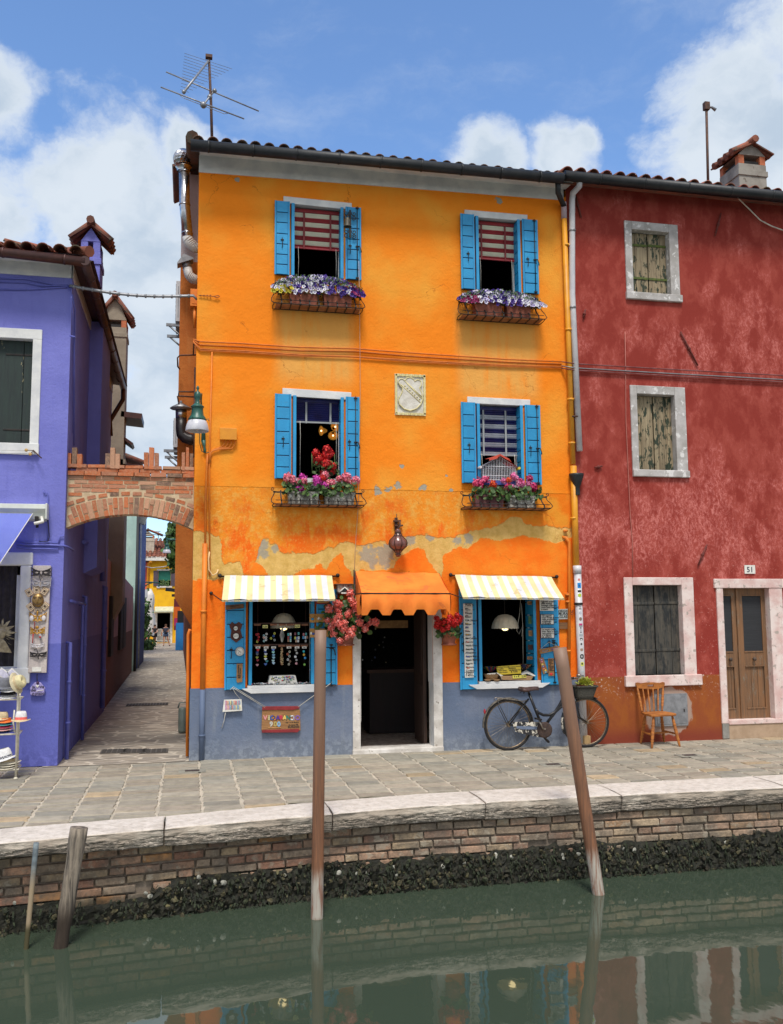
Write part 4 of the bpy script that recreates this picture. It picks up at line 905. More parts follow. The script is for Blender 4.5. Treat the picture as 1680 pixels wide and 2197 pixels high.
tiles(rr,OX1-0.1,RX1,-0.30,8.315,R(17),11,0.205,col=(0.85,1.35));rr.poly([(OX1-0.06,-0.25,8.22),(OX1-0.06,0.01,8.3),(RX1,0.01,8.3),(RX1,-0.25,8.22)])
rr=rr.build('roof',mTILE,rh)
gt=M();a_,b_=P('D',1211,377,-0.36),P('D',1680,421,-0.36);d_=(b_-a_)/(b_.x-a_.x);e_=a_+d_*(RX1-a_.x)
gt.tube([a_,e_],0.078,14)
for k in range(9):p=a_+d_*(0.55+k*0.72);gt.tube([p-d_*0.012,p+d_*0.012],0.084,14)
gt.build('gutter',mGUT,rh)
wp_=M();q=[P('z5',248,590,-0.34),P('z5',245,640,-0.30),P('z5',200,690,-0.13),P('z5',194,740,-0.09),(P('z5',195,1400,-0.09).x,-0.09,P('z5',195,1400,-0.09).z),(5.535,-0.09,4.2)]
wp_.tube(q,0.045,14)
for px,py in((195,960),(197,1502)):p=P('z5',px,py,-0.09);wp_.tube([p,p+Vector((0,0,0.025))],0.054,14,1)
p=P('z7',1535,490,-0.09);wp_.tube([p,p+Vector((0,0,0.02))],0.054,14,2)
wp_.build('downpipe',[mPIPEW,mGREYM,mRUST],rh)
hp=M();p=P('z7',1535,920,-0.08);hp.lathe((5.475,-0.09,p.z-0.32),[(0.046,-0.0),(0.046,0.12),(0.06,0.14),(0.105,0.28),(0.108,0.31),(0.10,0.31),(0.0,0.29)],16);hp.build('hopper_head',mGUT,rh)
def chimney(name,loc,w_,d_,zb,zt,mts,parent,capw,brick=True,rot=0,rise=0.22):
 cx,cy=loc;o=M();o.box(cx-w_/2,cy-d_/2,zb,cx+w_/2,cy+d_/2,zt,0);o.box(cx-w_/2-0.02,cy-d_/2-0.02,zt-0.22,cx+w_/2+0.02,cy+d_/2+0.02,zt-0.12,0)
 hh=0.16
 for sx in(-1,1):
  for sy in(-1,1):o.box(cx+sx*(w_/2-0.06)-0.055,cy+sy*(d_/2-0.06)-0.055,zt,cx+sx*(w_/2-0.06)+0.055,cy+sy*(d_/2-0.06)+0.055,zt+hh,1)
 o.box(cx-w_/2+0.05,cy-d_/2+0.05,zt-0.01,cx+w_/2-0.05,cy+d_/2-0.05,zt+hh*0.5,2)
 za=zt+hh
 o.prism([(-w_/2,0),(w_/2,0),(0,rise*w_/capw*2.0)],(cx,cy-d_/2,za),XA,ZA,(0,d_,0),0)
 c=o.build(name,mts,parent,bevel=0.006)
 k=M();ang=math.atan2(rise,capw/2)
 capw-=0.08
 for s_ in(-1,1):
  L=capw/2/math.cos(ang)
  for t in range(4):
   yy=cy-d_/2-0.06+(d_+0.12)*(t+0.5)/4
   q=[Vector((cx+s_*0.02,yy,za+rise+0.035)),Vector((cx+s_*capw/2,yy,za+0.035))]
   k.tube(q,[0.05,0.065],8,0,rnd.uniform(.8,1.2))
  k.obox((cx+s_*capw/4,cy,za+rise/2+0.012),(L/2,d_/2+0.08,0.012),Matrix.Rotation(s_*ang,3,'Y'),0,0.8)
 k.tube([(cx,cy-d_/2-0.14,za+rise+0.05),(cx,cy+d_/2+0.12,za+rise+0.05)],0.065,8,0,0.9)
 k.build('chimney_cap',mTILE,c);return c
mBRK=mat('orange_brick',srgb(190,112,74),srgb(168,92,62),12,0.85,0.4);mSOOTDARK=mat('soot_and_opening_dark',srgb(30,28,28))  # black for soot in flues, and for shade painted into openings
pc=P('z5',1395,560,1.6)
chimney('chimney',(pc.x,1.6),0.54,0.6,8.7,P('z5',1395,488,1.35).z,[mGREY,mBRK,mSOOTDARK],rr,0.86,rise=0.2)
ap=M();p0,p1=P('z5',1150,640,0.6),P('z5',1140,80,0.6);ap.tube([p0-Vector((0,0,0.3)),p1],0.022,8);ap.box(p1.x-0.045,0.56,p1.z-0.06,p1.x+0.045,0.64,p1.z+0.07);ap.tube([p1,p1+Vector((0.1,0,0.0)),p1+Vector((0.17,0,-0.04))],[0.02,0.02,0.03],6,1)
tag(ap.build('antenna_mast',[mRUST,mGREYM]),'bare rusty mast rising behind the red house gutter beside the chimney','mast')
np_=M();a_,b_=P('c3',1324,188),P('c3',1424,266);np_.box(a_.x,-0.012,b_.z,b_.x,0.0,a_.z,0);w_=b_.x-a_.x
np_.text('51',(a_.x+w_/2,-0.0125,b_.z+0.022),XA,ZA,0.115,1,1.0,'CENTER')
npo=tag(np_.build('house_number_plate',[mPAPER,mat('number_blue',srgb(20,24,60))]),'white enamel plate reading 51 above the brown wooden door','number plate')
def wire(name,label,pts,r_,mt,cat='cable',group=None,seg=6):
 o=M();o.tube(pts,r_,seg);return tag(o.build(name,mt),label,cat,group)
for(k,a1,b1,a2,b2,l)in[('z5',958,1665,1080,1905,'rusty iron wall tie between the upper and middle windows of the red house'),('z5',1244,830,1202,990,'rusty iron wall tie slanting right of the top window of the red house'),('c3',985,0,905,190,'rusty iron wall tie slanting above the ground floor window of the red house'),('z5',288,1510,272,1568,'short rusty iron wall tie beside the white downpipe of the red house'),('z5',215,690,258,860,'thin iron wall tie just under the left end of the red house gutter'),('D',1276,1003,1292,1000,'stubby iron wall tie left of the middle window of the red house')]:
 a_,b_=P(k,a1,b1,-0.02),P(k,a2,b2,-0.02);m_=a_.lerp(b_,0.5)
 o=M();o.tube([a_,m_,b_],[0.012,0.016,0.012],8);o.ball(m_,0.026,8,6);tag(o.build('wall_tie',mat('red_rust',srgb(116,48,40),srgb(92,44,38),20,0.8,0.3)),l,'wall tie')
wire('roof_cable','thin pale cable sagging from the red house gutter to the right edge of the photo',[P('z5',1325,655,-0.3),P('z5',1370,730,-0.2),P('z5',1440,800,-0.1),P('z5',1520,880,-0.05),P('z5',1600,922,-0.05),P('z5',1700,958,-0.05),Vector((10.2,-.05,7.35)),Vector((11.8,-.06,7.42))],0.011,mCORD)
wire('wall_cable','thin vertical pinkish cable between the upper and lower windows of the red house',[P('z5',567,1665,-0.015),P('z5',571,1905,-0.015),P('D',1343,900,-0.015),P('D',1352,1100,-0.015),P('D',1357,1160,-0.015),P('c3',310,290,-0.03)],0.006,mat('pink_cable',srgb(176,108,96)))
mCO,mCR=mat('orange_cable',srgb(206,112,36),srgb(186,98,34),9,0.7),mat('red_cable',srgb(104,44,44),srgb(128,84,84),9,0.7)
for i,(dy,r_)in enumerate(((0,0.010),(7,0.008),(16,0.011),(19,0.008))):
 pts=[]
 for px,py in((414,728+dy*0.3),(430,733+dy),(520,737+dy),(640,745+dy),(760,748+dy+rnd.uniform(-2,2)),(880,757+dy),(1000,765+dy*0.9),(1090,771+dy*.8),(1205,776+dy*0.7)):pts.append(P('D',px,py,-0.025))
 wire('facade_cable',('uppermost','second','third','lowest')[i]+' of four orange painted cables running across the orange house',pts,r_,mCO,'cable','painted cables across the orange house')
for i,dy in enumerate((0,9,14)):
 pts=[P('D',px,py+dy,y_)for px,py,y_ in((1205,776,-0.025),(1225,779,-0.16),(1245,781,-0.03),(1330,786,-0.03),(1450,793,-0.03),(1580,800,-0.03),(1690,806,-0.03))];pts.append(Vector((12.8,-.03,pts[-1].z-.02)))
 wire('facade_cable',('uppermost','middle grey','lowest')[i]+' of three cables running across the red house',pts,0.009,mCR if i!=1 else mGREYM,'cable','cables across the red house')
wire('pull_cord','thin pale vertical wire running from the top left window to the orange awning',[P('D',770,560,-0.1),P('D',772,700,-0.08),P('D',773,850,-0.1),P('D',769,1080,-0.03),P('D',762,1180,-0.03),P('D',760,1238,-0.03)],0.0035,mat('grey_wire',srgb(176,150,130)))
def petal_head(o,c,r_,cols,nrm=None,npet=46):
 """pom-pom of ruffled petals"""
 for i in range(npet):
  z=1-2*(i+0.5)/npet;a=i*2.39996;s_=math.sqrt(1-z*z);d=Vector((s_*math.cos(a),s_*math.sin(a),z))
  k=rnd.uniform(0.72,1.0);p=c+d*r_*k;t=d.cross(Vector((rnd.uniform(-1,1),rnd.uniform(-1,1),rnd.uniform(-1,1)))).normalized();u=d.cross(t)
  t=(t+d*rnd.uniform(-.5,.5));w_=r_*rnd.uniform(0.36,0.52);cl=cols[int(rnd.random()*len(cols))];kk=rnd.uniform(.8,1.1)
  o.add([p-t*w_*0.2-u*w_*.3,p-t*w_*0.15+u*w_*.35,p+t*w_*0.5+u*w_*0.55+d*w_*.25,p+t*w_*0.95+d*w_*.05,p+t*w_*0.6-u*w_*0.5+d*w_*.2],[(0,1,2,3,4)],0,tuple(q*kk for q in cl))
 o.ball(c,r_*0.68,8,6,0,tuple(q*0.7 for q in cols[0]))
def leaf_disc(o,c,r_,nrm,col=1.0):
 nrm=nrm.normalized();t=nrm.orthogonal().normalized();t.rotate(Matrix.Rotation(rnd.uniform(0,6),3,nrm));u=nrm.cross(t);vs=[c-nrm*r_*0.18]
 for k in range(9):
  a=2*math.pi*k/9;rr=r_*(1+0.13*(k%2));vs.append(c+(t*math.cos(a)+u*math.sin(a))*rr+nrm*r_*0.1*math.sin(a*3))
 o.add(vs,[(0,1+k,1+(k+1)%9)for k in range(9)],0,col,True)
PROTO={}
def ghead(parent,c,r_,colname,cols):
 """geranium flower heads: copies share the mesh of the first of their colour"""
 key=(colname,)
 if key not in PROTO:
  o=M();petal_head(o,Vector((0,0,0)),0.05,cols)
  ob=o.build('flower_head',mPETAL);PROTO[key]=ob.data;bpy.data.objects.remove(ob)
 ob=bpy.data.objects.new('flower_head',PROTO[key]);COL.objects.link(ob);ob.parent=parent;ob.location=Vector(c)-ORG[parent.name]
 ob.rotation_euler=(rnd.uniform(0,6),rnd.uniform(0,6),rnd.uniform(0,6));ob.scale=(r_/0.05,r_/0.05*rnd.uniform(.9,1.05),r_/0.05*rnd.uniform(.75,.9));return ob
PK,PK2,MG,RD,CO,OR_=[(.86,.19,.28),(.95,.36,.42),(.80,.13,.2)],[(.88,.16,.42),(.95,.34,.58)],[(.55,.02,.32),(.68,.05,.45)],[(.66,.006,.008),(.50,.004,.006),(.74,.02,.015)],[(.88,.19,.15),(.93,.34,.30),(.84,.13,.10)],[(.85,.07,.01),(.9,.14,.02)]
CR_=[(.5,.01,.1),(.62,.03,.16)]
def petunia_mesh(name,col,cen):
 o=M();n_=5;vs=[(0,0,-0.010)]
 for k in range(n_*2):
  a=2*math.pi*k/(n_*2);rr=0.029*(1.0 if k%2==0 else 0.74);vs.append((rr*math.cos(a),rr*math.sin(a),0.004 if k%2==0 else 0))
 o.add(vs,[(0,1+k,1+(k+1)%10)for k in range(10)],0,col,True)
 c2=[(p[0]*0.38,p[1]*0.38,0.0008-0.003)for p in vs[1:]];o.add([(0,0,-0.008)]+c2,[(0,1+k,1+(k+1)%10)for k in range(10)],0,cen,True)
 ob=o.build(name,mPETAL);me=ob.data;bpy.data.objects.remove(ob);return me
PET=dict(w=petunia_mesh('petunia',(.80,.80,.84),(.24,.16,.44)),v=petunia_mesh('petunia',(.06,.02,.27),(.03,.01,.12)),l=petunia_mesh('petunia',(.62,.56,.82),(.07,.02,.26)),y=petunia_mesh('petunia',(.60,.52,.03),(.35,.28,.01)),m=petunia_mesh('petunia',(.32,.01,.12),(.1,.005,.04)))
def rack_mesh(x0,x1,zt,zb,bars,scroll=0.05,dep=0.24):
 o=M();xs_=[x0+(x1-x0)*i/(bars-1)for i in range(bars)];H=zt-zb
 prof=[(-0.10,zt+0.015),(-0.115,zt-H*0.22),(-0.16,zt-H*0.5),(-dep,zb+H*0.22),(-dep-0.01,zb+H*0.02),(-dep+0.02,zb-0.012)]
 ends=0.10
 for x in xs_:
  pts=[(x,y,z)for y,z in prof]
  for a_,b_ in zip(pts,pts[1:]):
   a_,b_=Vector(a_),Vector(b_);dv=(b_-a_);nn=Vector((0,-dv.z,dv.y)).normalized()*0.003
   w_=Vector((0.009,0,0));o.add([a_-w_-nn,a_+w_-nn,b_+w_-nn,b_-w_-nn,a_-w_+nn,a_+w_+nn,b_+w_+nn,b_-w_+nn],[(0,1,2,3),(7,6,5,4),(0,4,5,1),(1,5,6,2),(2,6,7,3),(3,7,4,0)])
  o.box(x-0.008,-dep+0.02,zb-0.016,x+0.008,-0.005,zb-0.010)
 xa,xb=x0-ends,x1+ends
 o.box(xa,-0.104,zt-0.022,xb,-0.098,zt-0.002)
 o.tube([(xa+0.0,-dep,zb),(xb,-dep,zb)],0.007,6);o.tube([(xa+0.02,-dep-0.008,zb+0.05),(xb-0.02,-dep-0.008,zb+0.05)],0.005,6)
 o.tube([(xa,-0.01,zb-0.01),(xb,-0.01,zb-0.01)],0.006,6)
 for s_,xe in((-1,xa),(1,xb)):
  o.tube([(xe,-dep,zb),(xe+s_*0.012,-0.12,zb-0.004),(xe,-0.01,zb-0.01)],0.006,6)
  pts=[(xe-s_*0.02,-0.10,zt-0.01),(xe+s_*0.0,-0.11,zt-0.06),(xe+s_*0.03,-0.17,zt-H*0.6),(xe+s_*0.035,-dep+0.02,zb+0.03),(xe,-dep,zb)];o.tube(pts,0.006,6)
  cx,cz=xe+s_*0.005,zt+scroll*0.55;pts=[]
  for k in range(15):a=-math.pi/2+s_*k*0.50;rr=scroll*0.5*(1-k/19);pts.append((cx+rr*math.cos(a),-0.105,cz+rr*math.sin(a)))
  o.tube([(xe-s_*0.06,-0.10,zt-0.01)]+pts,0.005,6)
 for k in range(3):o.box(xa+0.03,-dep+0.015+k*0.07,zb-0.008,xb-0.03,-dep+0.075+k*0.07,zb+0.004,1)
 return o
mTRAY=m_wood('tray_board',srgb(150,104,66),srgb(124,82,54),(2,30,30))
mMOSA=m_voronoi('pebble_mosaic',srgb(200,200,190),srgb(70,66,62),srgb(120,110,100),26,(1,1,1),0.03,0.10)
def planter(o,x0,x1,zb,zt,y0=-0.19,y1=-0.04):
 d=0.015
 vs=[(x0+d,y0+d,zb),(x1-d,y0+d,zb),(x1-d,y1-d,zb),(x0+d,y1-d,zb),(x0,y0,zt),(x1,y0,zt),(x1,y1,zt),(x0,y1,zt),(x0+.012,y0+.012,zt),(x1-.012,y0+.012,zt),(x1-.012,y1-.012,zt),(x0+.012,y1-.012,zt),(x0+.014,y0+.016,zt-.03),(x1-.014,y0+.016,zt-.03),(x1-.014,y1-.016,zt-.03),(x0+.014,y1-.016,zt-.03)]
 fs=[(3,2,1,0)]
 for a in(0,4,8):fs+=[(a+k,a+(k+1)%4,a+4+(k+1)%4,a+4+k)for k in range(4)]
 fs.append((12,13,14,15));o.add(vs,fs);o.box(x0-.006,y0-.006,zt-.03,x1+.006,y0-.0005,zt-.002)
 return o
def basket(name,label,k,L,Rr,tb,bb,cat,planters,mP):
 """rack between two measured corners"""
 a_=P(k,L,tb,-0.1);b_=P(k,Rr,tb,-0.1);zb=P(k,L,bb,-0.24).z
 t=thing(name,label,cat,((a_.x+b_.x)/2,0,zb),'window flower baskets')
 rack_mesh(a_.x+0.1,b_.x-0.1,a_.z,zb,9).build('rack',[mIRON,mTRAY],t)
 for x0,x1 in planters:planter(M(),x0,x1,zb+0.012,a_.z-0.005).build('planter',mP,t)
 return t,a_.x,b_.x,a_.z,zb
def petunia_box(t,x0,x1,zt,colfn,n_,hgt=0.33):
 fo=M()
 for i in range(1800):
  x=rnd.uniform(x0,x1);c=Vector((x,rnd.uniform(-0.24,-0.03),zt-0.08+rnd.uniform(0,hgt-.06)*(1-.5*abs(2*(x-x0)/(x1-x0)-1)**3)));k=rnd.uniform(0.3,1.1)
  nn=Vector((rnd.uniform(-1,1),rnd.uniform(-1.4,0.1),rnd.uniform(-0.3,1))).normalized();tt=nn.orthogonal().normalized();u=nn.cross(tt);r_=rnd.uniform(0.012,0.026)
  fo.add([c-tt*r_,c-u*r_*.5,c+tt*r_,c+u*r_*.5],[(0,1,2,3)],0,(k,k*rnd.uniform(.9,1.2),k))
 fo.build('foliage',mLEAF,t)
 st=M();HH=hgt
 for i in range(n_+300):
  u_=((i%n_)+0.5+rnd.uniform(-.5,.5))/n_ if i<n_ else rnd.random();x=x0-0.03+(x1-x0+0.06)*u_;lvl=rnd.random();dome=1-abs(2*u_-1)**3*0.6
  z=zt-0.11+HH*dome*lvl**0.8;y=-0.30+0.2*lvl+rnd.uniform(-.02,.02);key=colfn((x-x0)/(x1-x0),lvl)
  d=Vector((rnd.uniform(-.6,.6),-1.0,rnd.uniform(-.45,.4)+lvl*0.2)).normalized();q=d.to_track_quat('Z','Y');s_=rnd.uniform(.8,1.2)
  if i<n_:
   ob=bpy.data.objects.new('petunia',PET[key]);COL.objects.link(ob);ob.parent=t;ob.location=Vector((x,y,z))-ORG[t.name];ob.rotation_euler=q.to_euler();ob.scale=(s_,)*3
  else:
   me=PET[key];cs=[tuple(me.color_attributes['Col'].data[p.loop_start].color)[:3]for p in me.polygons];m3=q.to_matrix()
   for p,c in zip(me.polygons,cs):st.add([Vector((x,y+.012,z))+m3@(me.vertices[j].co*s_)for j in p.vertices],[tuple(range(len(p.vertices)))],0,c,True)
 tag(st.build('petunia_mass',mPETAL,t),None,kind='stuff')
def cfA(u,l):
 r_=rnd.random()
 if u<0.2 and l<0.4:return 'y' if r_<.75 else 'w'
 if u>0.86:return 'm' if r_<.65 else 'v'
 if u<0.5:return 'w' if r_<.5 else 'l' if r_<.66 else 'v'
 return 'v' if r_<.66 else 'l' if r_<.82 else 'w'
def cfB(u,l):
 r_=rnd.random()
 if u<0.22 and l<0.6:return 'm' if r_<.75 else 'w'
 if u>0.72 and l<0.7:return 'w' if r_<.8 else 'l'
 return 'v' if r_<.5 else 'l' if r_<.72 else 'w'
tA,x0,x1,zt,zb=basket('flower_basket','iron basket of white, purple and yellow petunias under the top left window','z3',848,1448,1712,1795,'flower basket',[(1.29,1.68),(1.76,2.16)],mTERRA)
petunia_box(tA,x0+0.0,x1+0.0,zt+0.03,cfA,98)
tB,x0,x1,zt,zb=basket('flower_basket','iron basket of purple and white petunias with two terracotta troughs under the top right window','z4',440,1170,1815,1925,'flower basket',[(3.95,4.36),(4.43,4.80)],mTERRA)
petunia_box(tB,x0+0.02,x1-0.03,zt+0.04,cfB,98,.27)
mBERRY=mat('burgundy_crate',srgb(110,66,66),srgb(84,50,52),12,0.8,0.3)
tC,x0,x1,zt,zb=basket('flower_basket','iron basket of pink and magenta geraniums in mosaic troughs under the middle left window','z6',290,1205,1270,1400,'flower basket',[(1.28,1.70),(1.775,2.19)],mMOSA)
def leaves(t,boxes,name='foliage',rr=(0.02,0.036)):
 o=M()
 for(xa,xb,ya,yb,za,zb_,n_)in boxes:
  for i in range(n_):
   c=Vector((rnd.uniform(xa,xb),rnd.uniform(ya,yb),rnd.uniform(za,zb_)));k=rnd.uniform(0.45,1.35)
   leaf_disc(o,c,rnd.uniform(*rr),Vector((rnd.uniform(-1,1),rnd.uniform(-1.6,0),rnd.uniform(-.2,1))),(k,k*rnd.uniform(.9,1.15),k*rnd.uniform(.8,1.1)))
 o.build(name,mLEAF,t)
leaves(tC,[(1.22,2.2,-0.26,-0.03,zt-0.07,zt+0.12,330),(1.62,2.0,-0.14,0.02,zt+0.1,zt+0.42,60)])
for px,py,r_,cn,cc in[(395,1145,.052,'pk',PK),(470,1150,.055,'pk',PK),(520,1125,.058,'pk',PK),(560,1155,.05,'pk',PK),(510,1175,.05,'pk',PK),(620,1140,.04,'mg',MG),(635,1180,.05,'mg',MG),(690,1130,.045,'mg',MG),(600,1220,.048,'mg',MG),(750,1180,.05,'mg',MG),(790,1235,.042,'mg',MG),(545,1210,.035,'mg',MG),(855,1100,.05,'pk',PK),(835,1155,.058,'pk',PK),(880,1205,.04,'pk',PK),(945,1125,.04,'pk',PK),(1020,1145,.055,'pk',PK),(1065,1150,.055,'pk',PK),(1125,1170,.05,'pk',PK),(1055,1175,.045,'pk',PK),(710,1200,.035,'wt',[(.8,.8,.8),(.6,.6,.62)]),(685,875,.05,'rd',RD),(775,895,.062,'rd',RD),(815,875,.055,'rd',RD),(790,945,.06,'rd',RD),(850,960,.055,'rd',RD),(905,985,.045,'rd',RD),(920,885,.043,'rd',RD),(940,1030,.045,'rd',RD),(770,1085,.055,'rd',RD),(880,1065,.045,'rd',RD),(760,1140,.045,'rd',RD),(755,940,.04,'rd',RD)]:
 y=-0.16 if py>1090 else-0.07;ghead(tC,P('z6',px,py,y),r_*1.28,cn,cc)
stem=M()
for a_,b_ in(((690,1090),(685,880)),((760,1100),(775,900)),((830,1100),(850,960)),((925,1080),(920,890)),((700,1000),(690,890))):stem.tube([P('z6',*a_,-0.08),P('z6',*b_,-0.07)],0.004,5)
stem.build('stems',mat('stem_green',srgb(86,110,60)),tC)
tD,x0,x1,zt,zb=basket('flower_basket','iron basket of pink, orange and crimson geraniums under the bird cage window','z7',668,1320,1085,1178,'flower basket',[(3.90,4.33),(4.385,4.80)],mMOSA)
for o_ in tD.children:
 if o_.name.startswith('planter'):o_.data.materials[0]=mBERRY;break
leaves(tD,[(3.88,4.88,-0.26,-0.03,zt-0.07,zt+0.11,330)])
for px,py,r_,cn,cc in[(745,1005,.05,'cr',[(.7,.03,.16),(.85,.12,.28)]),(795,995,.058,'cr',0),(840,965,.045,'cr',0),(880,1015,.05,'or',OR_),(925,1040,.055,'or',OR_),(900,1035,.05,'or',OR_),(1010,975,.04,'or',OR_),(985,1040,.05,'cr',0),(975,1000,.04,'p2',PK2),(1035,950,.045,'p2',PK2),(1075,945,.04,'p2',PK2),(1090,985,.055,'p2',PK2),(1040,1005,.04,'p2',PK2),(1015,1035,.045,'p2',PK2),(1110,1030,.055,'p2',PK2),(1155,1010,.045,'p2',PK2),(1175,985,.045,'cs',CR_),(1240,1030,.06,'cs',CR_),(1140,990,.04,'cs',CR_),(1205,1010,.04,'p2',PK2)]:
 ghead(tD,P('z7',px,py,-0.16),r_*1.25,cn,cc)
mCOR=None
t=thing('geranium_pot','terracotta wall pot overflowing with coral geraniums left of the orange awning','flower pot',P('c1',190,880,-0.13),'geranium pots beside the door')
p=P('c1',190,880,-0.13);pc=P('c1',190,800,-0.13)
o=M();o.lathe((p.x,-0.14,p.z),[(0.0,0.0),(0.115,0.0),(0.12,0.015),(0.10,0.02),(0.095,0.03),(0.13,0.17),(0.14,0.17),(0.14,0.2),(0.12,0.2),(0.11,0.17),(0,0.16)],20);o.build('pot',mTERRA,t)
def hpos(k,px,py,y):return P(k,px,py,y)
cx0=P('c1',190,600,-0.2)
fo=M()
for i in range(330):
 a,b_=rnd.gauss(0,1),rnd.gauss(0,1);c=Vector((cx0.x+0.03+a*0.15,-0.17+rnd.uniform(-.13,.12),cx0.z-0.03+b_*0.15));
 if c.z<p.z+0.12 or abs(c.x-cx0.x)>0.38:continue
 k=rnd.uniform(.35,1.4);leaf_disc(fo,c,rnd.uniform(.02,.042),Vector((rnd.uniform(-1,1),rnd.uniform(-1.6,0),rnd.uniform(-.2,1))),(k,k*1.05,k*.9))
fo.build('foliage',mLEAF,t)
cl=[(232,385),(215,430),(245,470),(110,440),(70,465),(115,490),(40,480),(150,440),(20,555),(205,560),(175,575),(140,625),(100,605),(180,620),(25,650),(10,690),(95,690),(70,735),(180,705),(190,735),(230,770),(150,805),(225,815),(310,660),(285,720),(305,545),(325,575),(455,640),(410,635),(375,720),(260,735),(60,610),(60,660),(120,650)]
for px,py in cl:ghead(t,P('c1',px,py,-0.30+rnd.uniform(-.03,.03)),rnd.uniform(.048,.06),'co',CO)
t=thing('geranium_pot','terracotta wall pot of red geraniums right of the shop door','flower pot',P('c1',1232,885,-0.13),'geranium pots beside the door')
p=P('c1',1232,878,-0.13)
o=M();o.lathe((p.x,-0.13,p.z),[(0.0,0.0),(0.10,0.0),(0.11,0.02),(0.085,0.02),(0.08,0.03),(0.115,0.15),(0.125,0.15),(0.125,0.175),(0.11,0.175),(0.10,0.15),(0,0.145)],20);o.build('pot',mTERRA,t)
leaves(t,[(p.x-0.17,p.x+0.15,-0.26,-0.04,p.z+0.12,p.z+0.24,110),(p.x-0.10,p.x+0.10,-0.22,-0.06,p.z+0.2,p.z+0.36,50)])
for px,py in[(1120,585),(1115,655),(1145,690),(1110,690),(1190,680),(1215,660),(1165,720),(1200,710),(1230,600),(1260,590),(1310,580),(1285,610),(1330,605),(1270,655),(1310,650),(1340,640),(1365,640),(1250,630),(1295,680)]:ghead(t,P('c1',px,py,-0.24+rnd.uniform(-.03,.03)),rnd.uniform(.042,.054),'rd',RD)
def stripes_awn(name,label,pts,n_,drop,mts,yf):
 """top edge on the wall, bottom edge out at yf"""
 tl,tr,bl_,br_=pts;t=thing(name,label,'awning',((tl.x+tr.x)/2,0,bl_.z),'striped shop awnings')
 o=M();th=Vector((0,0.004,-0.006))
 for i in range(n_):
  a,b_=i/n_,(i+1)/n_
  rows=5;vs=[]
  for r_ in range(rows+1):
   v=r_/rows;sag=-0.012*math.sin(math.pi*v)
   for u in(a,b_):
    q=tl.lerp(tr,u).lerp(bl_.lerp(br_,u),v)+Vector((0,0,sag+(0.004*math.sin(u*30+v*3)+.010*math.sin(u*9+1)+.006*math.sin(u*17+v*5))*(.3+v*.7)));vs.append(q)
  vs2=[q+th for q in vs];m_=len(vs)
  fs=[(2*r_,2*r_+2,2*r_+3,2*r_+1)for r_ in range(rows)];o.add(vs,fs,i%2 if i not in(0,)else 0,1.0,True);o.add(vs2,[f[::-1]for f in fs],i%2,1.0,True)
  e0,e1=bl_.lerp(br_,a),bl_.lerp(br_,b_);o.add([e0,e1,e1+Vector((0,-0.002,-0.02)),e0+Vector((0,-0.002,-0.02))],[(3,2,1,0),(0,1,2,3)],i%2)
 o.build('canvas',mts,t)
 f=M();f.tube([tl+Vector((-0.06,0.01,-0.01)),tr+Vector((0.08,0.01,-0.01))],0.011,8);f.tube([bl_+Vector((0,0.01,-0.004)),br_+Vector((0,0.01,-0.004))],0.009,8)
 for e,q in((bl_,bl_.x+0.0),(br_,br_.x)):f.tube([e+Vector((0,0.01,-0.005)),(e.x+(-0.12 if e is bl_ else 0.1),-0.03,e.z+0.1)],0.007,6);f.ball((e.x+(-0.12 if e is bl_ else 0.1),-0.03,e.z+0.1),0.025,8,6)
 for e in(tl+Vector((-0.06,0,0)),tr+Vector((0.08,0,0))):f.ball(e,0.028,8,6)
 f.build('frame',mIRON,t);return t
mSTY,mSTW=mat('canvas_yellow',srgb(224,211,162),srgb(210,196,148),3,0.85,0.2,80,c3=srgb(196,180,136),s3=7,l3=.6),mat('canvas_white',srgb(214,217,223),srgb(196,201,210),3,0.85,0.2,80,c3=srgb(182,184,184),s3=7,l3=.62)
yf=-0.62
stripes_awn('striped_awning','yellow and white striped awning over the left shop window',(P('z8',125,96,-0.03),P('z8',1230,93,-0.03),P('z8',98,349,yf),P('z8',1265,340,yf)),19,0,[mSTY,mSTW],yf)
stripes_awn('striped_awning','yellow and white striped awning over the right shop window',(P('c2',170,147,-0.03),P('c2',1022,163,-0.03),P('c2',240,347,yf),P('c2',1135,356,yf)),19,0,[mSTY,mSTW],yf)
mCANO=mat('canvas_orange',srgb(242,134,46),srgb(228,116,36),3,0.85,0.25,70,c3=srgb(206,108,44),s3=5,l3=.6)
t=thing('orange_awning','orange canvas awning with a scalloped valance over the shop door','awning',P('c1',760,350,-0.5))
ya=-0.70
TL,TR=P('c1',290,132,-0.02),P('c1',1130,150,-0.02)
ML,MR=P('c1',350,350,ya),P('c1',1240,352,ya)
WL,WR=Vector((TL.x,-0.02,ML.z)),Vector((TR.x+0.02,-0.02,MR.z))
VZ=P('c1',600,510,ya).z-ML.z
o=M()
def sheet(o,f,nu,nv,mi=0,th=Vector((0,0.004,-0.004))):
 vs=[f(u/nu,v/nv)for u in range(nu+1)for v in range(nv+1)];w_=nv+1
 fs=[(u*w_+v,(u+1)*w_+v,(u+1)*w_+v+1,u*w_+v+1)for u in range(nu)for v in range(nv)]
 o.add(vs,fs,mi,1.0,True);o.add([q+th for q in vs],[q[::-1]for q in fs],mi,1.0,True)
sheet(o,lambda u,v:TL.lerp(TR,u).lerp(ML.lerp(MR,u),v)+Vector((0,0,-0.02*math.sin(math.pi*v)+0.004*math.sin(u*25))),24,10)
SC=7.0
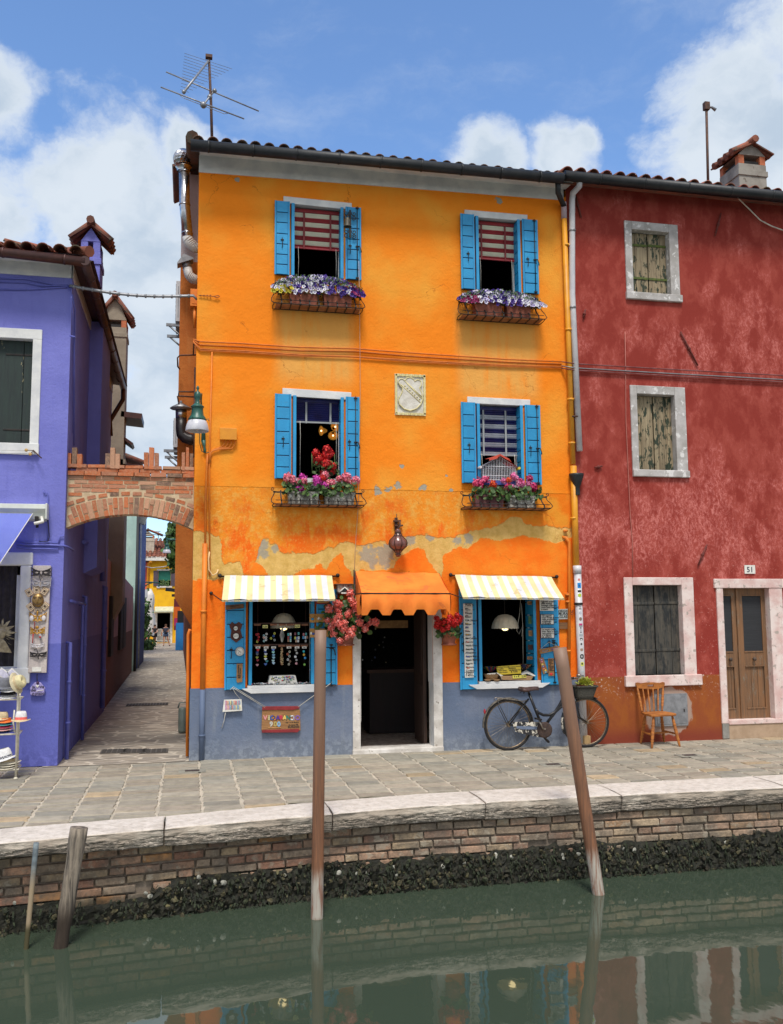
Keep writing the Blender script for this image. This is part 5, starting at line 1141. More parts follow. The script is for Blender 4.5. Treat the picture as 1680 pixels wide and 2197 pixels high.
def val(A,B,bulge):
 def f(u,v):
  q=A.lerp(B,u);lob=u*bulge;ln=VZ-0.005-0.075*min(1.0,max(0.0,0.5+1.1*math.cos(2*math.pi*(lob-0.08))))
  fold=0.012*math.sin(u*38+1)*v+0.01*math.sin(u*17)*v
  n_=Vector((B.y-A.y,A.x-B.x,0)).normalized()
  return q+Vector((0,0,ln*v))+n_*fold*(-1)+n_*(0.02*math.sin(math.pi*v))
 return f
sheet(o,val(ML,MR,3.9),90,8);sheet(o,val(WL,ML,1.6),24,8,th=Vector((-0.004,0,0)));sheet(o,val(MR,WR,1.6),24,8,th=Vector((0.004,0,0)))
for a_,b_,c_ in((TL,ML,WL),(TR,MR,WR)):o.poly([a_,b_,c_]);o.poly([c_+Vector((0.003,0,0)),b_+Vector((0.003,0,0)),a_+Vector((0.003,0,0))])
o.build('canvas',mCANO,t)
f=M()
for A,B in((WL,ML),(MR,WR),(ML,MR)):f.tube([A+Vector((0,0,-0.008)),B+Vector((0,0,-0.008))],0.010,8)
f.tube([TL,WL],0.009,8);f.tube([TR,WR],0.009,8);f.tube([TL+Vector((-0.02,-.005,.02)),WL+Vector((-0.02,-.005,-0.45))],0.009,6)
f.build('frame',mIRON,t)
t=thing('stone_relief','small pale carved stone relief with a shield set in the orange wall','stone relief',P('z7',262,470))
a_,b_=P('z7',145,152),P('z7',385,480);cx=(a_.x+b_.x)/2;cz=(a_.z+b_.z)/2;hw,hh=(b_.x-a_.x)/2,(a_.z-b_.z)/2
mREL,mRELY=mat('relief_stone',srgb(218,214,204),srgb(196,190,178),10,0.85,0.5,40),mat('relief_ochre',srgb(222,212,162),srgb(206,194,140),10,0.85,0.5,40)
o=M();o.box(a_.x,-0.004,b_.z,b_.x,0.02,a_.z);o.build('slab',mREL,t)
o=M()
for k in range(14):
 for zz in(a_.z-0.018,b_.z+0.018):x=a_.x+0.02+(2*hw-0.04)*k/13;o.obox((x,-0.012,zz),(hw/17*(1.3 if k%2 else.8),0.012,0.014+0.004*(k%2)))
for k in range(18):
 for xx in(a_.x+0.016,b_.x-0.016):z=b_.z+0.03+(2*hh-0.06)*k/17;o.obox((xx,-0.012,z),(0.013+0.003*(k%2),0.012,hh/20*(1.3 if k%2 else.8)))
o.build('dentil_border',mRELY,t)
sh_pts=[]
for px,py in[(168,215),(185,195),(205,195),(222,210),(235,190),(262,182),(288,195),(298,215),(320,200),(345,210),(350,240),(335,265),(352,300),(358,350),(345,390),(310,425),(262,440),(215,425),(180,390),(172,350),(200,300),(205,265),(185,245)]:
 q=P('z7',px,py);sh_pts.append((q.x,q.z))
o=M();o.prism(sh_pts,(0,-0.022,0),XA,ZA,(0,0.02,0),0);o.build('shield',mREL,t,bevel=0.004)
o=M();o.tube([(x,-0.024,z)for x,z in sh_pts],0.008,6,closed=True)
for q0,q1 in(((195,235),(345,375)),((240,225),(355,345)),((222,205),(355,330))):o.tube([P('z7',*q0,-0.024),P('z7',*q1,-0.024)],0.006,6)
for k in range(7):
 q=P('z7',225+k*19,245+k*17,-0.026);o.ball(q,0.011,6,4)
o.build('shield_band',mRELY,t)
t=thing('wall_lantern','bulbous brownish glass lantern in iron ribs hanging above the orange awning','lantern',P('z7',172,1565,-0.16))
yl=-0.17;cB=P('z7',172,1465,yl);top=P('z7',172,1375,yl);bot=P('z7',175,1565,yl)
gl=mat('purple_glass',srgb(122,80,74),srgb(92,60,56),6,0.2,0.05,20)
R_=(P('z7',243,1465,yl).x-P('z7',100,1465,yl).x)/2;H_=top.z-bot.z
prof=[(0.0,0),(0.022,0.0),(0.036,H_*.08),(0.030,H_*.14),(0.06,H_*.26),(R_*.93,H_*.42),(R_,H_*.54),(R_*.93,H_*.66),(0.06,H_*.84),(0.04,H_*.95),(0.036,H_),(0.045,H_*1.05),(0.02,H_*1.14),(0,H_*1.16)]
o=M();o.lathe((cB.x,yl,bot.z),prof,20);o.build('glass_globe',gl,t)
o=M()
for k in range(8):
 a=2*math.pi*k/8+0.2;o.tube([(cB.x+r_*1.05*math.cos(a),yl+r_*1.05*math.sin(a),bot.z+z)for r_,z in prof[2:11]],0.0045,5)
for z,r_ in((H_*.26,.064),(H_*.30,.075),(H_*.84,.064),(H_*.97,.043)):o.tube([(cB.x+r_*math.cos(q*.393),yl+r_*math.sin(q*.393),bot.z+z)for q in range(16)],0.005,5,closed=True)
o.build('rib_cage',mIRON,t)
o=M();wq=P('z7',158,1290,-0.01);o.box(wq.x-0.022,-0.012,wq.z-0.22,wq.x+0.022,0,wq.z+0.05)
o.tube([(wq.x,-0.01,wq.z-0.16),(wq.x+0.01,-0.08,wq.z-0.12),(wq.x+0.02,-0.15,wq.z-0.02),(wq.x+0.02,yl,bot.z+H_*1.25),(cB.x,yl,bot.z+H_*1.16)],0.012,8)
o.box(wq.x-0.045,-0.07,wq.z-0.01,wq.x+0.055,-0.01,wq.z+0.012);o.box(wq.x-0.03,-0.09,wq.z-0.075,wq.x+0.08,-0.02,wq.z-0.055);o.tube([(wq.x,-0.04,wq.z),(wq.x,-0.04,wq.z+0.1)],0.005,6);o.build('bracket',mRUST,t)
def street_lamp(label,foot,s_,px_axis,arm,group='green street lamps'):
 t=thing('street_lamp',label,'street lamp',foot,group)
 x,y,z=foot;mG,mS=mat('lamp_green',srgb(40,92,80),srgb(30,74,66),8,0.4,0.1,30),mat('lamp_shade_glass',srgb(206,206,212),srgb(186,186,196),6,0.3,0.05,20)
 o=M();o.lathe((x,y,z),[(0.20*s_,0.0),(0.205*s_,0.015*s_),(0.19*s_,0.10*s_),(0.165*s_,0.17*s_),(0.14*s_,0.20*s_),(0.13*s_,0.20*s_),(0.155*s_,0.16*s_),(0.18*s_,0.09*s_),(0.195*s_,0.012*s_),(0.20*s_,0.0)],28);o.build('lamp_shade',mS,t)
 o=M();o.lathe((x,y,z),[(0.0,0.19*s_),(0.155*s_,0.19*s_),(0.158*s_,0.215*s_),(0.145*s_,0.235*s_),(0.14*s_,0.25*s_),(0.11*s_,0.29*s_),(0.1*s_,0.36*s_),(0.098*s_,0.42*s_),(0.115*s_,0.43*s_),(0.115*s_,0.445*s_),(0.10*s_,0.455*s_),(0.06*s_,0.49*s_),(0.04*s_,0.50*s_),(0.045*s_,0.53*s_),(0.035*s_,0.55*s_),(0.058*s_,0.60*s_),(0.06*s_,0.64*s_),(0.05*s_,0.69*s_),(0.02*s_,0.72*s_),(0.015*s_,0.74*s_),(0.03*s_,0.77*s_),(0.015*s_,0.81*s_),(0,0.82*s_)],24)
 for a in(0,2.1,4.2):o.tube([(x+0.15*s_*math.cos(a),y+0.15*s_*math.sin(a),z+0.21*s_),(x+0.19*s_*math.cos(a),y+0.19*s_*math.sin(a),z+0.23*s_),(x+0.20*s_*math.cos(a),y+0.20*s_*math.sin(a),z+0.19*s_)],0.007*s_,5)
 o.build('lamp_hood',mG,t)
 o=M();o.ball((x,y,z+0.08*s_),0.045*s_,10,8,0,1.0,(1,1,1.3));o.build('bulb',mat('bulb_glass',srgb(200,190,180)),t)
 o=M()
 for q,r_ in arm:o.tube(q,r_,8)
 o.build('bracket',mG,t);return t
lp_=P('d6',695,1300,-0.55);lp_.z=P('d6',695,1310,-0.55).z-0.0
s_=(P('d6',940,1300,-.55).x-P('d6',450,1300,-.55).x)/0.41
wx=0.14
street_lamp('green bell shaped street lamp on the left corner of the orange house',tuple(lp_),s_,0,[([(lp_.x,-0.55,lp_.z+0.64*s_),(lp_.x+0.05,-0.4,lp_.z+0.72*s_),(0.12,-0.2,lp_.z+0.66*s_),(wx,-0.03,lp_.z+0.45*s_)],0.012),([(wx+0.02,-0.02,lp_.z+0.3),(wx+0.02,-0.03,lp_.z-0.02)],[0.016,0.03]),([(wx+0.02,-0.03,lp_.z-0.02),(P('d6',845,1640).x,-0.03,P('d6',845,1640).z),(P('d6',850,1700).x,-0.03,P('d6',850,1700).z),(P('d6',850,1760).x,-0.03,P('d6',850,1760).z)],[0.034,0.014,0.02,0.016]),([P('d6',745,1350,-0.3),P('d6',745,1550,-0.1),P('d6',790,1720,-0.03),P('d6',880,1760,-0.02),P('d6',960,1730,-0.02)],0.005)])
t=thing('wall_bell','small grey bell hanging from a scrolled iron bracket over the top left blue shutter','bell',P('z3',1355,1275,-0.22))
mb_=mat('old_bronze',srgb(78,76,66),srgb(58,56,50),12,0.6,0.2,40,metal=0.2)
bt=P('z3',1356,1275,-0.24);bz=P('z3',1356,1210,-0.24).z-bt.z
o=M();o.lathe(tuple(bt),[(0.058,0),(0.052,0.01),(0.04,bz*.35),(0.034,bz*.75),(0.02,bz*.97),(0.0,bz)],18);o.ball(bt+Vector((0,0,0.0)),0.012,6,5);o.build('bell',mb_,t)
o=M();xb_=P('z3',1374,1200,-0.1).x;z1_,z0_=P('z3',1374,1160,-0.1).z,P('z3',1374,1350,-0.1).z
o.box(xb_-0.014,-0.105,z0_,xb_+0.014,-0.095,z1_);zz=P('z3',1374,1190,-0.1).z;o.tube([(xb_,-0.1,zz),(bt.x,-0.24,bt.z+bz+0.02),(bt.x,-0.24,bt.z+bz)],0.008,6)
def scroll(o,cx,cz,y,r_,d,turns=1.4,th=0.005,a0=0):
 o.tube([(cx+d*r_*(1-k/22)*math.cos(a0+k*turns*6.283/18),y,cz+r_*(1-k/22)*math.sin(a0+k*turns*6.283/18))for k in range(18)],th,6)
for d in(-1,1):
 for cz,a0 in((z1_-0.05,2.5),(z1_-0.11,-2.5),(z0_+0.09,2.5),(z0_+0.03,-2.5)):scroll(o,xb_+d*0.055,cz,-0.1,0.036,d,1.3,0.0055,a0)
o.build('bracket',mIRON,t)
t=thing('tv_antenna','thin television antenna with three long arms on the left end of the orange roof','antenna',P('z3',432,640,0.6))
YA_=0.6;q=lambda x,y,Y=YA_:P('z3',x,y,Y)
o=M();o.tube([q(432,660)-Vector((0,0,.3)),q(420,420),q(406,115)],[0.022,0.02,0.018],8);o.box(q(406,112).x-0.05,YA_-.04,q(406,120).z,q(406,112).x+0.05,YA_+.04,q(406,100).z);o.build('mast',mRUST,t)
o=M();o.tube([q(405,135),q(235,350,YA_-0.9)],0.016,8);a_,b_=q(405,135),q(235,350,YA_-0.9)
ds=(q(535,190,YA_)-q(238,92,YA_)).normalized()
for k in range(13):
 tt=0.02+k/12.6;c=a_.lerp(b_,tt);L=0.31*(1-tt)+0.05;o.tube([c-ds*L,c+ds*L],0.0035,4)
c=q(234,350,YA_-0.9);o.ball(c,0.03,6,5);o.build('upper_array',mGREYM,t)
o=M();o.tube([q(112,213),q(748,482)],0.010,6);o.tube([q(75,317,YA_-0.3),q(648,535,YA_-0.3)],0.010,6);o.tube([q(208,375,YA_-0.3),q(235,393,YA_-0.3),q(510,500,YA_-.3),q(535,498,YA_-0.3)],0.005,5)
o.tube([q(445,342),q(410,385),q(368,440,YA_-0.3)],0.013,6);o.ball(q(445,343),0.035,6,5);o.ball(q(368,440,YA_-.3),0.05,6,5);o.ball(q(412,385),0.04,6,5);o.build('lower_array',mGREYM,t)
YD=1.0
t=thing('flue_duct','tall steel flue with a spinning cowl rising beside the orange house roof','flue',P('z3',300,1420,YD))
o=M();o.tube([P('z3',345,1420,YD),P('z3',300,1415,YD),P('z3',268,1385,YD),P('z3',258,1340,YD)],0.075,14)
for k in range(9):a_=P('z3',335-k*9,1421-k*k*0.9,YD);o.tube([a_,a_+Vector((-0.012,0,0.004 if k<4 else 0.012))],0.080,14)
o.build('elbow',mat('white_flex',srgb(206,204,200),srgb(186,184,182),9,0.5,0.1),t)
o=M();o.tube([P('z3',260,1345,YD),P('z3',240,1130,YD),P('z3',236,890,YD)],0.078,18)
for py in(1130,1325,905):a_=P('z3',240 if py<1200 else 258,py,YD);o.tube([a_,a_+Vector((0,0,0.02))],0.086,18)
o.build('duct',mSTEEL,t)
c=P('z3',232,812,YD);o=M()
n_=18
for k in range(n_):
 a=2*math.pi*k/n_;vs=[]
 for j in range(7):
  tt=-1+2*j/6;rr=0.155*math.sqrt(max(0.12,1-(tt*0.86)**2));aa=a+tt*0.35
  vs+=[(c.x+rr*math.cos(aa),YD+rr*math.sin(aa),c.z+tt*0.13),(c.x+rr*0.86*math.cos(aa+0.42),YD+rr*0.86*math.sin(aa+0.42),c.z+tt*0.13)]
 o.add(vs,[(2*j,2*j+1,2*j+3,2*j+2)for j in range(6)])
o.lathe((c.x,YD,c.z-0.19),[(0.09,0),(0.10,0.05),(0.12,0.07)],18);o.lathe((c.x,YD,c.z+0.11),[(0.09,0),(0.07,0.03),(0,0.045)],18);o.ball((c.x,YD,c.z),0.11,10,8,1)
o.build('cowl',[mSTEEL,mSOOTDARK],t)
t=thing('vent_duct','short grey vent pipe with a bent sheet metal cap below the tall steel flue','vent',P('z3',290,1660,YD))
o=M();o.tube([P('z3',340,1640,YD),P('z3',305,1635,YD),P('z3',268,1605,YD),P('z3',258,1560,YD)],0.068,14);o.tube([P('z3',258,1565,YD),P('z3',252,1520,YD)],0.066,14,1)
for k in range(7):a_=P('z3',325-k*9,1640-k*k*0.9,YD);o.tube([a_,a_+Vector((-0.012,0,0.006))],0.073,14)
o.build('pipe',[MT['white_flex'],mGREYM],t)
c=P('z3',247,1508,YD);o=M();o.add([c+Vector(v)for v in((-.12,-.1,-.07),(.11,-.1,.02),(.11,.1,.02),(-.12,.1,-.07),(-.03,-.1,.07),(-.03,.1,.07),(-.12,-.1,-.09),(.11,-.1,.0),(.11,.1,.0),(-.12,.1,-.09))],[(0,4,5,3),(4,1,2,5),(0,1,4),(3,5,2),(6,9,8,7),(0,6,7,1),(0,3,9,6)]);o.build('cap',mGREYM,t)
t=thing('vent_duct','black elbow flue with a pointed metal cap behind the corner street lamp','vent',P('d6',650,1520,YD))
o=M();o.tube([P('d6',690,1500,YD),P('d6',560,1490,YD),P('d6',450,1450,YD),P('d6',380,1370,YD),P('d6',368,1250,YD),P('d6',368,1040,YD)],0.078,16);o.tube([P('d6',368,1045,YD),P('d6',366,880,YD)],0.080,16,1)
for k in range(10):a_=P('d6',385+k*20,1378+k*17-k*k*0.7,YD);o.ball(a_,0.079,12,8)
o.build('pipe',[mat('black_flue',srgb(44,38,40),srgb(34,30,32),9,0.4,0.1),mSTEEL],t)
c=P('d6',360,880,YD);o=M();o.lathe((c.x,YD,c.z-0.01),[(0.0,0.0),(0.155,0.03),(0.155,0.045),(0.02,0.12),(0.018,0.15),(0,0.15)],10);o.build('cap',mGREYM,t)
mAC=mat('ac_white',srgb(196,198,202),srgb(180,182,186),5,0.5,0.05)
def acunit(label,k,x0,y0,x1,y1):
 a_,b_=P(k,x0,y0,2.0),P(k,x1,y1,2.0);t=thing('air_conditioner',label,'air conditioner',(a_.x,2.0,b_.z),'air conditioners on the alley wall')
 o=M();o.box(a_.x,1.65,b_.z,b_.x+0.06,2.35,a_.z,0)
 for j in range(9):zz=b_.z+0.05+(a_.z-b_.z-.1)*j/8;o.box(a_.x-0.006,1.7,zz,a_.x,2.3,zz+0.02,1)
 for j in range(5):o.box(a_.x+0.03+j*0.03,1.645,b_.z+0.06,a_.x+0.04+j*0.03,1.65,a_.z-0.08,1)
 o.build('casing',[mAC,mGREYM],t,bevel=0.01)
 o=M()
 for yy in(1.7,2.3):o.box(a_.x-0.14,yy-0.02,b_.z-0.07,b_.x+0.1,yy+0.02,b_.z-0.03);o.tube([(a_.x-0.1,yy,b_.z-0.06),(b_.x+0.1,yy,b_.z-0.30)],0.015,6)
 o.box(a_.x+0.02,1.8,b_.z-0.03,b_.x,2.2,b_.z);o.build('bracket',mGREYM,t)
acunit('upper white air conditioner on brackets beside the brown chimney breast','z1',1425,790,1462,1110);acunit('lower grey air conditioner on brackets behind the black elbow flue','d6',222,1130,305,1720)
o=M();o.tube([P('z1',1600,1325,.9),P('z1',1450,1330,.9),P('z1',1432,1350,.9),P('z1',1435,1420,.9),P('z1',1450,1440,1.2)],0.012,6);o.tube([P('z1',1600,1218,-.02),P('z1',1565,1225,.4),P('z1',1560,1330,.4)],0.01,6)
o.tube([P('d6',630,500,.9),P('d6',315,495,.9),P('d6',312,590,.9)],0.012,6);o.tube([P('d6',630,605,.9),P('d6',330,585,.9),P('d6',290,590,.9),P('d6',320,760,.9)],0.012,6);o.tube([P('d6',640,1850,.6),P('d6',640,1360,.6),P('d6',660,0,.6)],0.018,6)
tag(o.build('pipe_run',mRUST),'thin brown pipes looping across the chimney breast beside the street lamp','pipes')
o=M();a_,b_=P('z1',1537,800,0.3),P('z1',1590,940,0.3);o.box(a_.x,0.25,b_.z,a_.x+0.15,0.45,a_.z);o.box(a_.x+.02,0.245,b_.z+.03,a_.x+.12,0.25,a_.z-0.03);o.tube([(a_.x+.06,.3,b_.z),(a_.x+.06,.3,b_.z-.3)],.02,8)
tag(o.build('cable_box',mPIPEO),'small orange cable box on the corner where the wires cross the alley','cable box')
o=M();q0,q1=P('z1',560,768,-0.03),P('z1',1560,850,0.1);pts=[q0.lerp(q1,k/10)+Vector((0,0,-0.06*math.sin(math.pi*k/10)))for k in range(11)];pts+=[P('z1',1590,880,.1)]
o.tube(pts,0.018,8);o.tube([p+Vector((0,0.02,0.02))for p in pts],0.010,6)
for k in range(14):p=q0.lerp(q1,(k+.5)/14)+Vector((0,0,-0.06*math.sin(math.pi*(k+.5)/14)));o.tube([p-Vector((.012,0,0)),p+Vector((.012,0,0.0))],0.028,8)
tag(o.build('alley_cable',mGREYM),'bundled grey cable spanning the alley between the violet and the orange house','cable')
o=M();a_=P('z3',335,1745);o.tube([P('z3',335,1745,-.02),P('z3',440,1752,-.03),P('z3',470,1745,-.03),P('z3',480,1752,-.03),P('z3',462,1762,-.03),P('z3',440,1752,-.03)],0.006,6);
for k in range(4):p=P('z3',350+k*22,1746,-.02);o.ball(p,0.012,6,4)
tag(o.build('cable_hook',mat('hook_rust',srgb(150,82,34))),'small rusty cable hook on the upper left of the orange wall','hook')
t=thing('bird_cage','white wire bird cage with a red cloth on its roof in the middle right window','bird cage',P('z7',960,990,-0.02))
yb0,yb1=-0.10,0.10;a_,b_=P('z7',832,870,yb0),P('z7',1080,985,yb0);x0,x1,z0,z1=a_.x,b_.x,b_.z-0.05,a_.z+0.01;xr_=(x0+x1)/2;zr=P('z7',950,790,yb0).z
o=M();o.box(x0,yb0,z0,x1,yb1,z0+0.06,0);o.build('tray',mat('cage_tray_blue',srgb(58,84,160)),t)
o=M()
for k in range(21):
 x=x0+(x1-x0)*k/20;zt_=z1+(zr-z1)*(1-abs(x-xr_)/((x1-x0)/2))
 o.tube([(x,yb0,z0+.06),(x,yb0,zt_)],0.0028,4);o.tube([(x,yb1,z0+.06),(x,yb1,zt_)],0.002,4)
for k in range(9):y=yb0+(yb1-yb0)*k/8;[o.tube([(x,y,z0+.06),(x,y,z1)],0.002,4)for x in(x0,x1)]
for z in(z0+.07,z0+.13,z1):o.tube([(x0,yb0,z),(x1,yb0,z),(x1,yb1,z),(x0,yb1,z)],0.003,5,closed=True)
for y in(yb0,yb1):o.tube([(x0-.03,y,z1-.01),(xr_,y,zr),(x1+.03,y,z1-.01)],0.004,5)
o.build('cage_bars',mat('cage_wire',srgb(236,238,242),srgb(226,228,234),9,0.4,0),t)
o=M()
for s_ in(-1,1):
 xe=x0-0.05 if s_<0 else x1+0.05
 o.add([(xr_,yb0-.03,zr+.012),(xr_,yb1+.03,zr+.012),(xe,yb1+.03,z1-.02),(xe,yb0-.03,z1-.02)],[(0,1,2,3),(3,2,1,0)],0 if s_>0 else 1)
 o.tube([(xe,yb0-.03,z1-.02),(xe,yb1+.03,z1-.02)],0.02,8,2 if s_<0 else 3)
o.add([(xr_-.16,yb0-.035,zr-.045),(xr_,yb0-.04,zr+.02),(xr_+.14,yb0-.035,zr-.05),(xr_+.12,yb1,zr-.02),(xr_,yb1,zr+.035),(xr_-.15,yb1,zr-.01)],[(0,1,4,5),(1,2,3,4),(5,4,1,0),(4,3,2,1)])
o.add([(xr_-.17,yb0-.045,zr-.075),(xr_-.06,yb0-.05,zr-.045),(xr_,yb0-.05,zr+.0),(xr_+.10,yb0-.05,zr-.055),(xr_+.17,yb0-.045,zr-.09),(xr_+.14,yb0-.035,zr-.04),(xr_,yb0-.04,zr+.03),(xr_-.16,yb0-.035,zr-.035)],[(0,1,6,7),(1,2,6),(2,3,5,6),(3,4,5),(7,6,1,0),(6,2,1),(6,5,3,2),(5,4,3)])
o.build('roof_cloth',[mat('cloth_red',srgb(184,72,54),srgb(164,60,46),9,0.9),mat('cloth_grey',srgb(170,176,190)),mPIPEW,mat('cloth_yellow',srgb(212,190,60))],t)
mBOARD=m_wood('sign_board',srgb(160,118,72),srgb(132,92,56),(4,30,40));mBOARDD=m_wood('dark_sign_board',srgb(120,84,52),srgb(92,64,42),(4,30,40))
mSIGNR=mat('sign_red',srgb(142,40,44),srgb(122,34,38),12,0.7)
def quadpoly(k,pts,y):
 return[(P(k,px,py,y).x,P(k,px,py,y).z)for px,py in pts]
def board(name,label,cat,k,pts,y,th,mts,extra=None,group=None,tilt=0):
 o=M();o.prism(quadpoly(k,pts,y),(0,y,0),XA,ZA,(0,th,0),0)
 if extra:extra(o)
 return tag(o.build(name,mts),label,cat,group)
def scribble(o,k,x0,y0,x1,y1,y,rows,mi,words,fill=0.62,size=None):
 """rows of small lettering between two measured corners"""
 a_,b_=P(k,x0,y0,y),P(k,x1,y1,y);H=(a_.z-b_.z)/rows
 for i in range(rows):o.text(words[i%len(words)],(a_.x,y-0.0012,a_.z-H*(i+0.8)),XA,ZA,size or H*1.1,mi)
t=thing('hanging_shop_sign','wooden sign with rainbow letters reading VIOLARANCIO 900 hung below the left shop window','sign',P('d3',820,1170,-0.05))
y=-0.05;o=M();o.prism(quadpoly('d3',[(205,430),(1430,400),(1450,1090),(180,1100)],y),(0,y,0),XA,ZA,(0,0.02,0));o.build('board',mBOARD,t,bevel=0.003)
o=M();o.prism(quadpoly('d3',[(205,425),(215,310),(1415,300),(1420,370),(1200,425)],y-0.012),(0,y-0.012,0),XA,ZA,(0,0.035,0));o.prism(quadpoly('d3',[(190,1160),(210,1075),(1400,1035),(1420,1080),(1350,1150)],y-0.012),(0,y-0.012,0),XA,ZA,(0,0.035,0));o.build('rails',mSIGNR,t,bevel=0.003)
o=M();cols=[(.75,.3,.32),(.6,.65,.35),(.02,.1,.4),(.75,.25,.04),(.08,.03,.3),(.6,.04,.08),(.8,.6,.15),(.02,.22,.18),(.75,.75,.75),(.45,.42,.62),(.22,.12,.45)]
for ch,px,c in zip('ViOLARANCiO',[240,400,455,555,645,760,865,975,1090,1205,1270],cols):p=P('d3',px,745,y-.002);o.text(ch,(p.x,y-0.003,p.z),XA,ZA,0.083 if ch!='i' else 0.09,0,c,ext=0.003,bold=.035)
for ch,px,c in zip('900',[440,575,690],[(.6,.58,.5),(.5,.4,.12),(.25,.5,.75)]):p=P('d3',px,955,y);o.text(ch,(p.x,y-0.003,p.z),XA,ZA,0.088,0,c,ext=0.003,bold=.035)
p,q=P('d3',400,1005,y-.004),P('d3',825,1000,y-.004);o.tube([p,q],0.0035,5,0,(.75,.4,.15))
for i,(w_,px)in enumerate((('arte - in Via Burano',960),('Via Corte 900',1060),('BURANO',1040))):p=P('d3',px,845+i*78,y);o.text(w_,(p.x,y-0.003,p.z),XA,ZA,0.022 if i<2 else 0.036,0,(.03,.03,.03))
o.build('lettering',mCOLR,t)
o=M()
for e,(x1,y1)in(((P('z8',205,1245,-0.07)),(290,345)),((P('z8',1225,1200,-0.07)),(1365,330))):
 q=P('d3',x1,y1,y-.01);o.tube([e,q],0.0035,5);o.tube([e+Vector((.01,0,.012)),q+Vector((.01,0,.01))],0.003,5)
o.build('cords',mCORD,t)
def ribbons(o):
 p=P('z8',125,1375,-.05);q=P('z8',305,1490,-.05);n_=13
 for r_ in range(2):
  for i in range(n_):
   x=p.x+0.012+(q.x-p.x-.03)*i/n_;z=p.z-0.025-r_*0.06;c=rnd.choice([(.6,.03,.05),(.02,.25,.5),(.7,.6,.1),(.8,.3,.05),(.05,.05,.06),(.2,.5,.6),(.5,.1,.4)])
   o.tube([(x,-.062,z+.015),(x+.006,-.066,z-.015),(x+.002,-.062,z-.04)],0.0045,4,1,c)
t2=board('colour_card','small white card of coloured loops hanging on a string under the left blue shutter','display card','z8',[(120,1372),(300,1367),(307,1485),(105,1498)],-.06,.012,[mPAPER,mCOLR],ribbons)
o=M();o.tube([P('z8',205,1250,-.07),P('z8',240,1310,-.06),P('z8',288,1367,-.06)],0.003,5);o.tube([P('z8',135,1500,-.05),P('z8',120,1590,-.04),P('z8',95,1665,-.03)],0.004,5);o.tube([P('z8',205,1250,-.07),P('z8',180,1272,-.08)],0.004,5)
o.build('string',mCORD,t2)
y=-0.085
board('wooden_plaque','dark wooden plaque with writing above the barometer','sign','d4',[(58,158),(515,125),(518,232),(62,275)],y,.014,[mBOARDD,mINK],lambda o:scribble(o,'d4',170,150,450,245,y,3,1,['violarancio 900','artigianato','vetro e arte burano']))
sh_=[(155,655),(225,575),(300,640),(390,575),(480,640),(470,700),(435,780),(475,930),(470,985),(330,1105),(195,1000),(180,930),(205,800),(170,720)]
t=thing('barometer','dark wooden shield shaped barometer with two round dials on the left blue shutter','barometer',P('d4',325,1105,y))
o=M();o.prism(quadpoly('d4',sh_,y),(0,y-.005,0),XA,ZA,(0,0.025,0));o.build('backboard',m_wood('mahogany',srgb(88,42,30),srgb(66,32,26),(30,30,6)),t,bevel=0.006)
for px,py,r_ in((315,740,.032),(322,935,.043)):
 p=P('d4',px,py,y-.02);o=M();o.lathe((p.x,y-.005,p.z),[(r_,0),(r_,.012),(r_*.9,.016),(r_*.86,.012)],20,1,axis=(0,-1,0));o.lathe((p.x,y-.006,p.z),[(r_*.88,.008),(0,.009)],20,0,axis=(0,-1,0));o.tube([(p.x-.6*r_,y-.018,p.z-.002),(p.x+.7*r_,y-.018,p.z+.002)],.002,4,2);o.build('dial',[mPAPER,mIRON,mINK],t)
p=P('d4',417,1322,y);t=thing('wall_clock','round white dial with a thin dark rim beside the latch of the left blue shutter','dial',(p.x,y,p.z-.065));r_=.061
o=M();o.lathe((p.x,y+.012,p.z),[(r_,0),(r_,.02),(r_*.93,.026),(r_*.9,.02)],28,0,axis=(0,-1,0));o.build('rim',mGREYM,t)
o=M();o.lathe((p.x,y,p.z),[(r_*.93,.006),(0,.007)],28,0,axis=(0,-1,0))
o.build('dial',mPAPER,t)
o=M();o.tube([(p.x+.045*math.cos(a_*.25),y-.009,p.z+.045*math.sin(a_*.25))for a_ in range(-3,16)],.0012,4);o.tube([(p.x+.018*math.cos(a_*.4),y-.009,p.z-.022+.018*math.sin(a_*.4))for a_ in range(16)],.0012,4);o.tube([(p.x-.03,y-.01,p.z+.02),(p.x+.012,y-.01,p.z-.01)],.0016,4);o.build('needle',mINK,t)
board('wooden_plaque','tall narrow brown wooden plaque with upright writing low on the left blue shutter','sign','d4',[(340,1635),(490,1630),(480,2090),(350,2110),(335,2060)],y,.014,[mBOARD,mINK],lambda o:[o.text(w_,(P('d4',px,2000,y).x,y-.0015,P('d4',px,2000,y).z),ZA,-XA,0.03,1)for w_,px in(('arte veneziana',395),('900 burano',440))])
yd=0.05;t=thing('necklace_rack','dark wooden rails with small yellow and white price cards across the left shop window','display rack',P('e4',820,880,yd))
o=M()
for py,h_ in((285,.012),(860,.016)):
 a_,b_=P('e4',75,py,yd),P('e4',1575,py,yd);o.box(a_.x,yd,a_.z-h_,b_.x,yd+.03,a_.z+.004)
for px in(190,1480):a_=P('e4',px,850,yd+.04);o.tube([(a_.x,yd+.04,2.19),(a_.x,yd+.04,a_.z)],.003,4)
for py,L in((325,(185,620,860,1060,1255,1460)),(890,(200,410,840,1040,1240,1445))):
 for px in L:a_=P('e4',px,py,yd-.01);o.box(a_.x-.045,yd-.012,a_.z-.013,a_.x+.045,yd+.002,a_.z+.012,1)
o.build('rail',[m_wood('walnut',srgb(70,40,28),srgb(50,30,24)),m_wood('walnut_light',srgb(140,92,62),srgb(112,70,48))],t)
o=M()
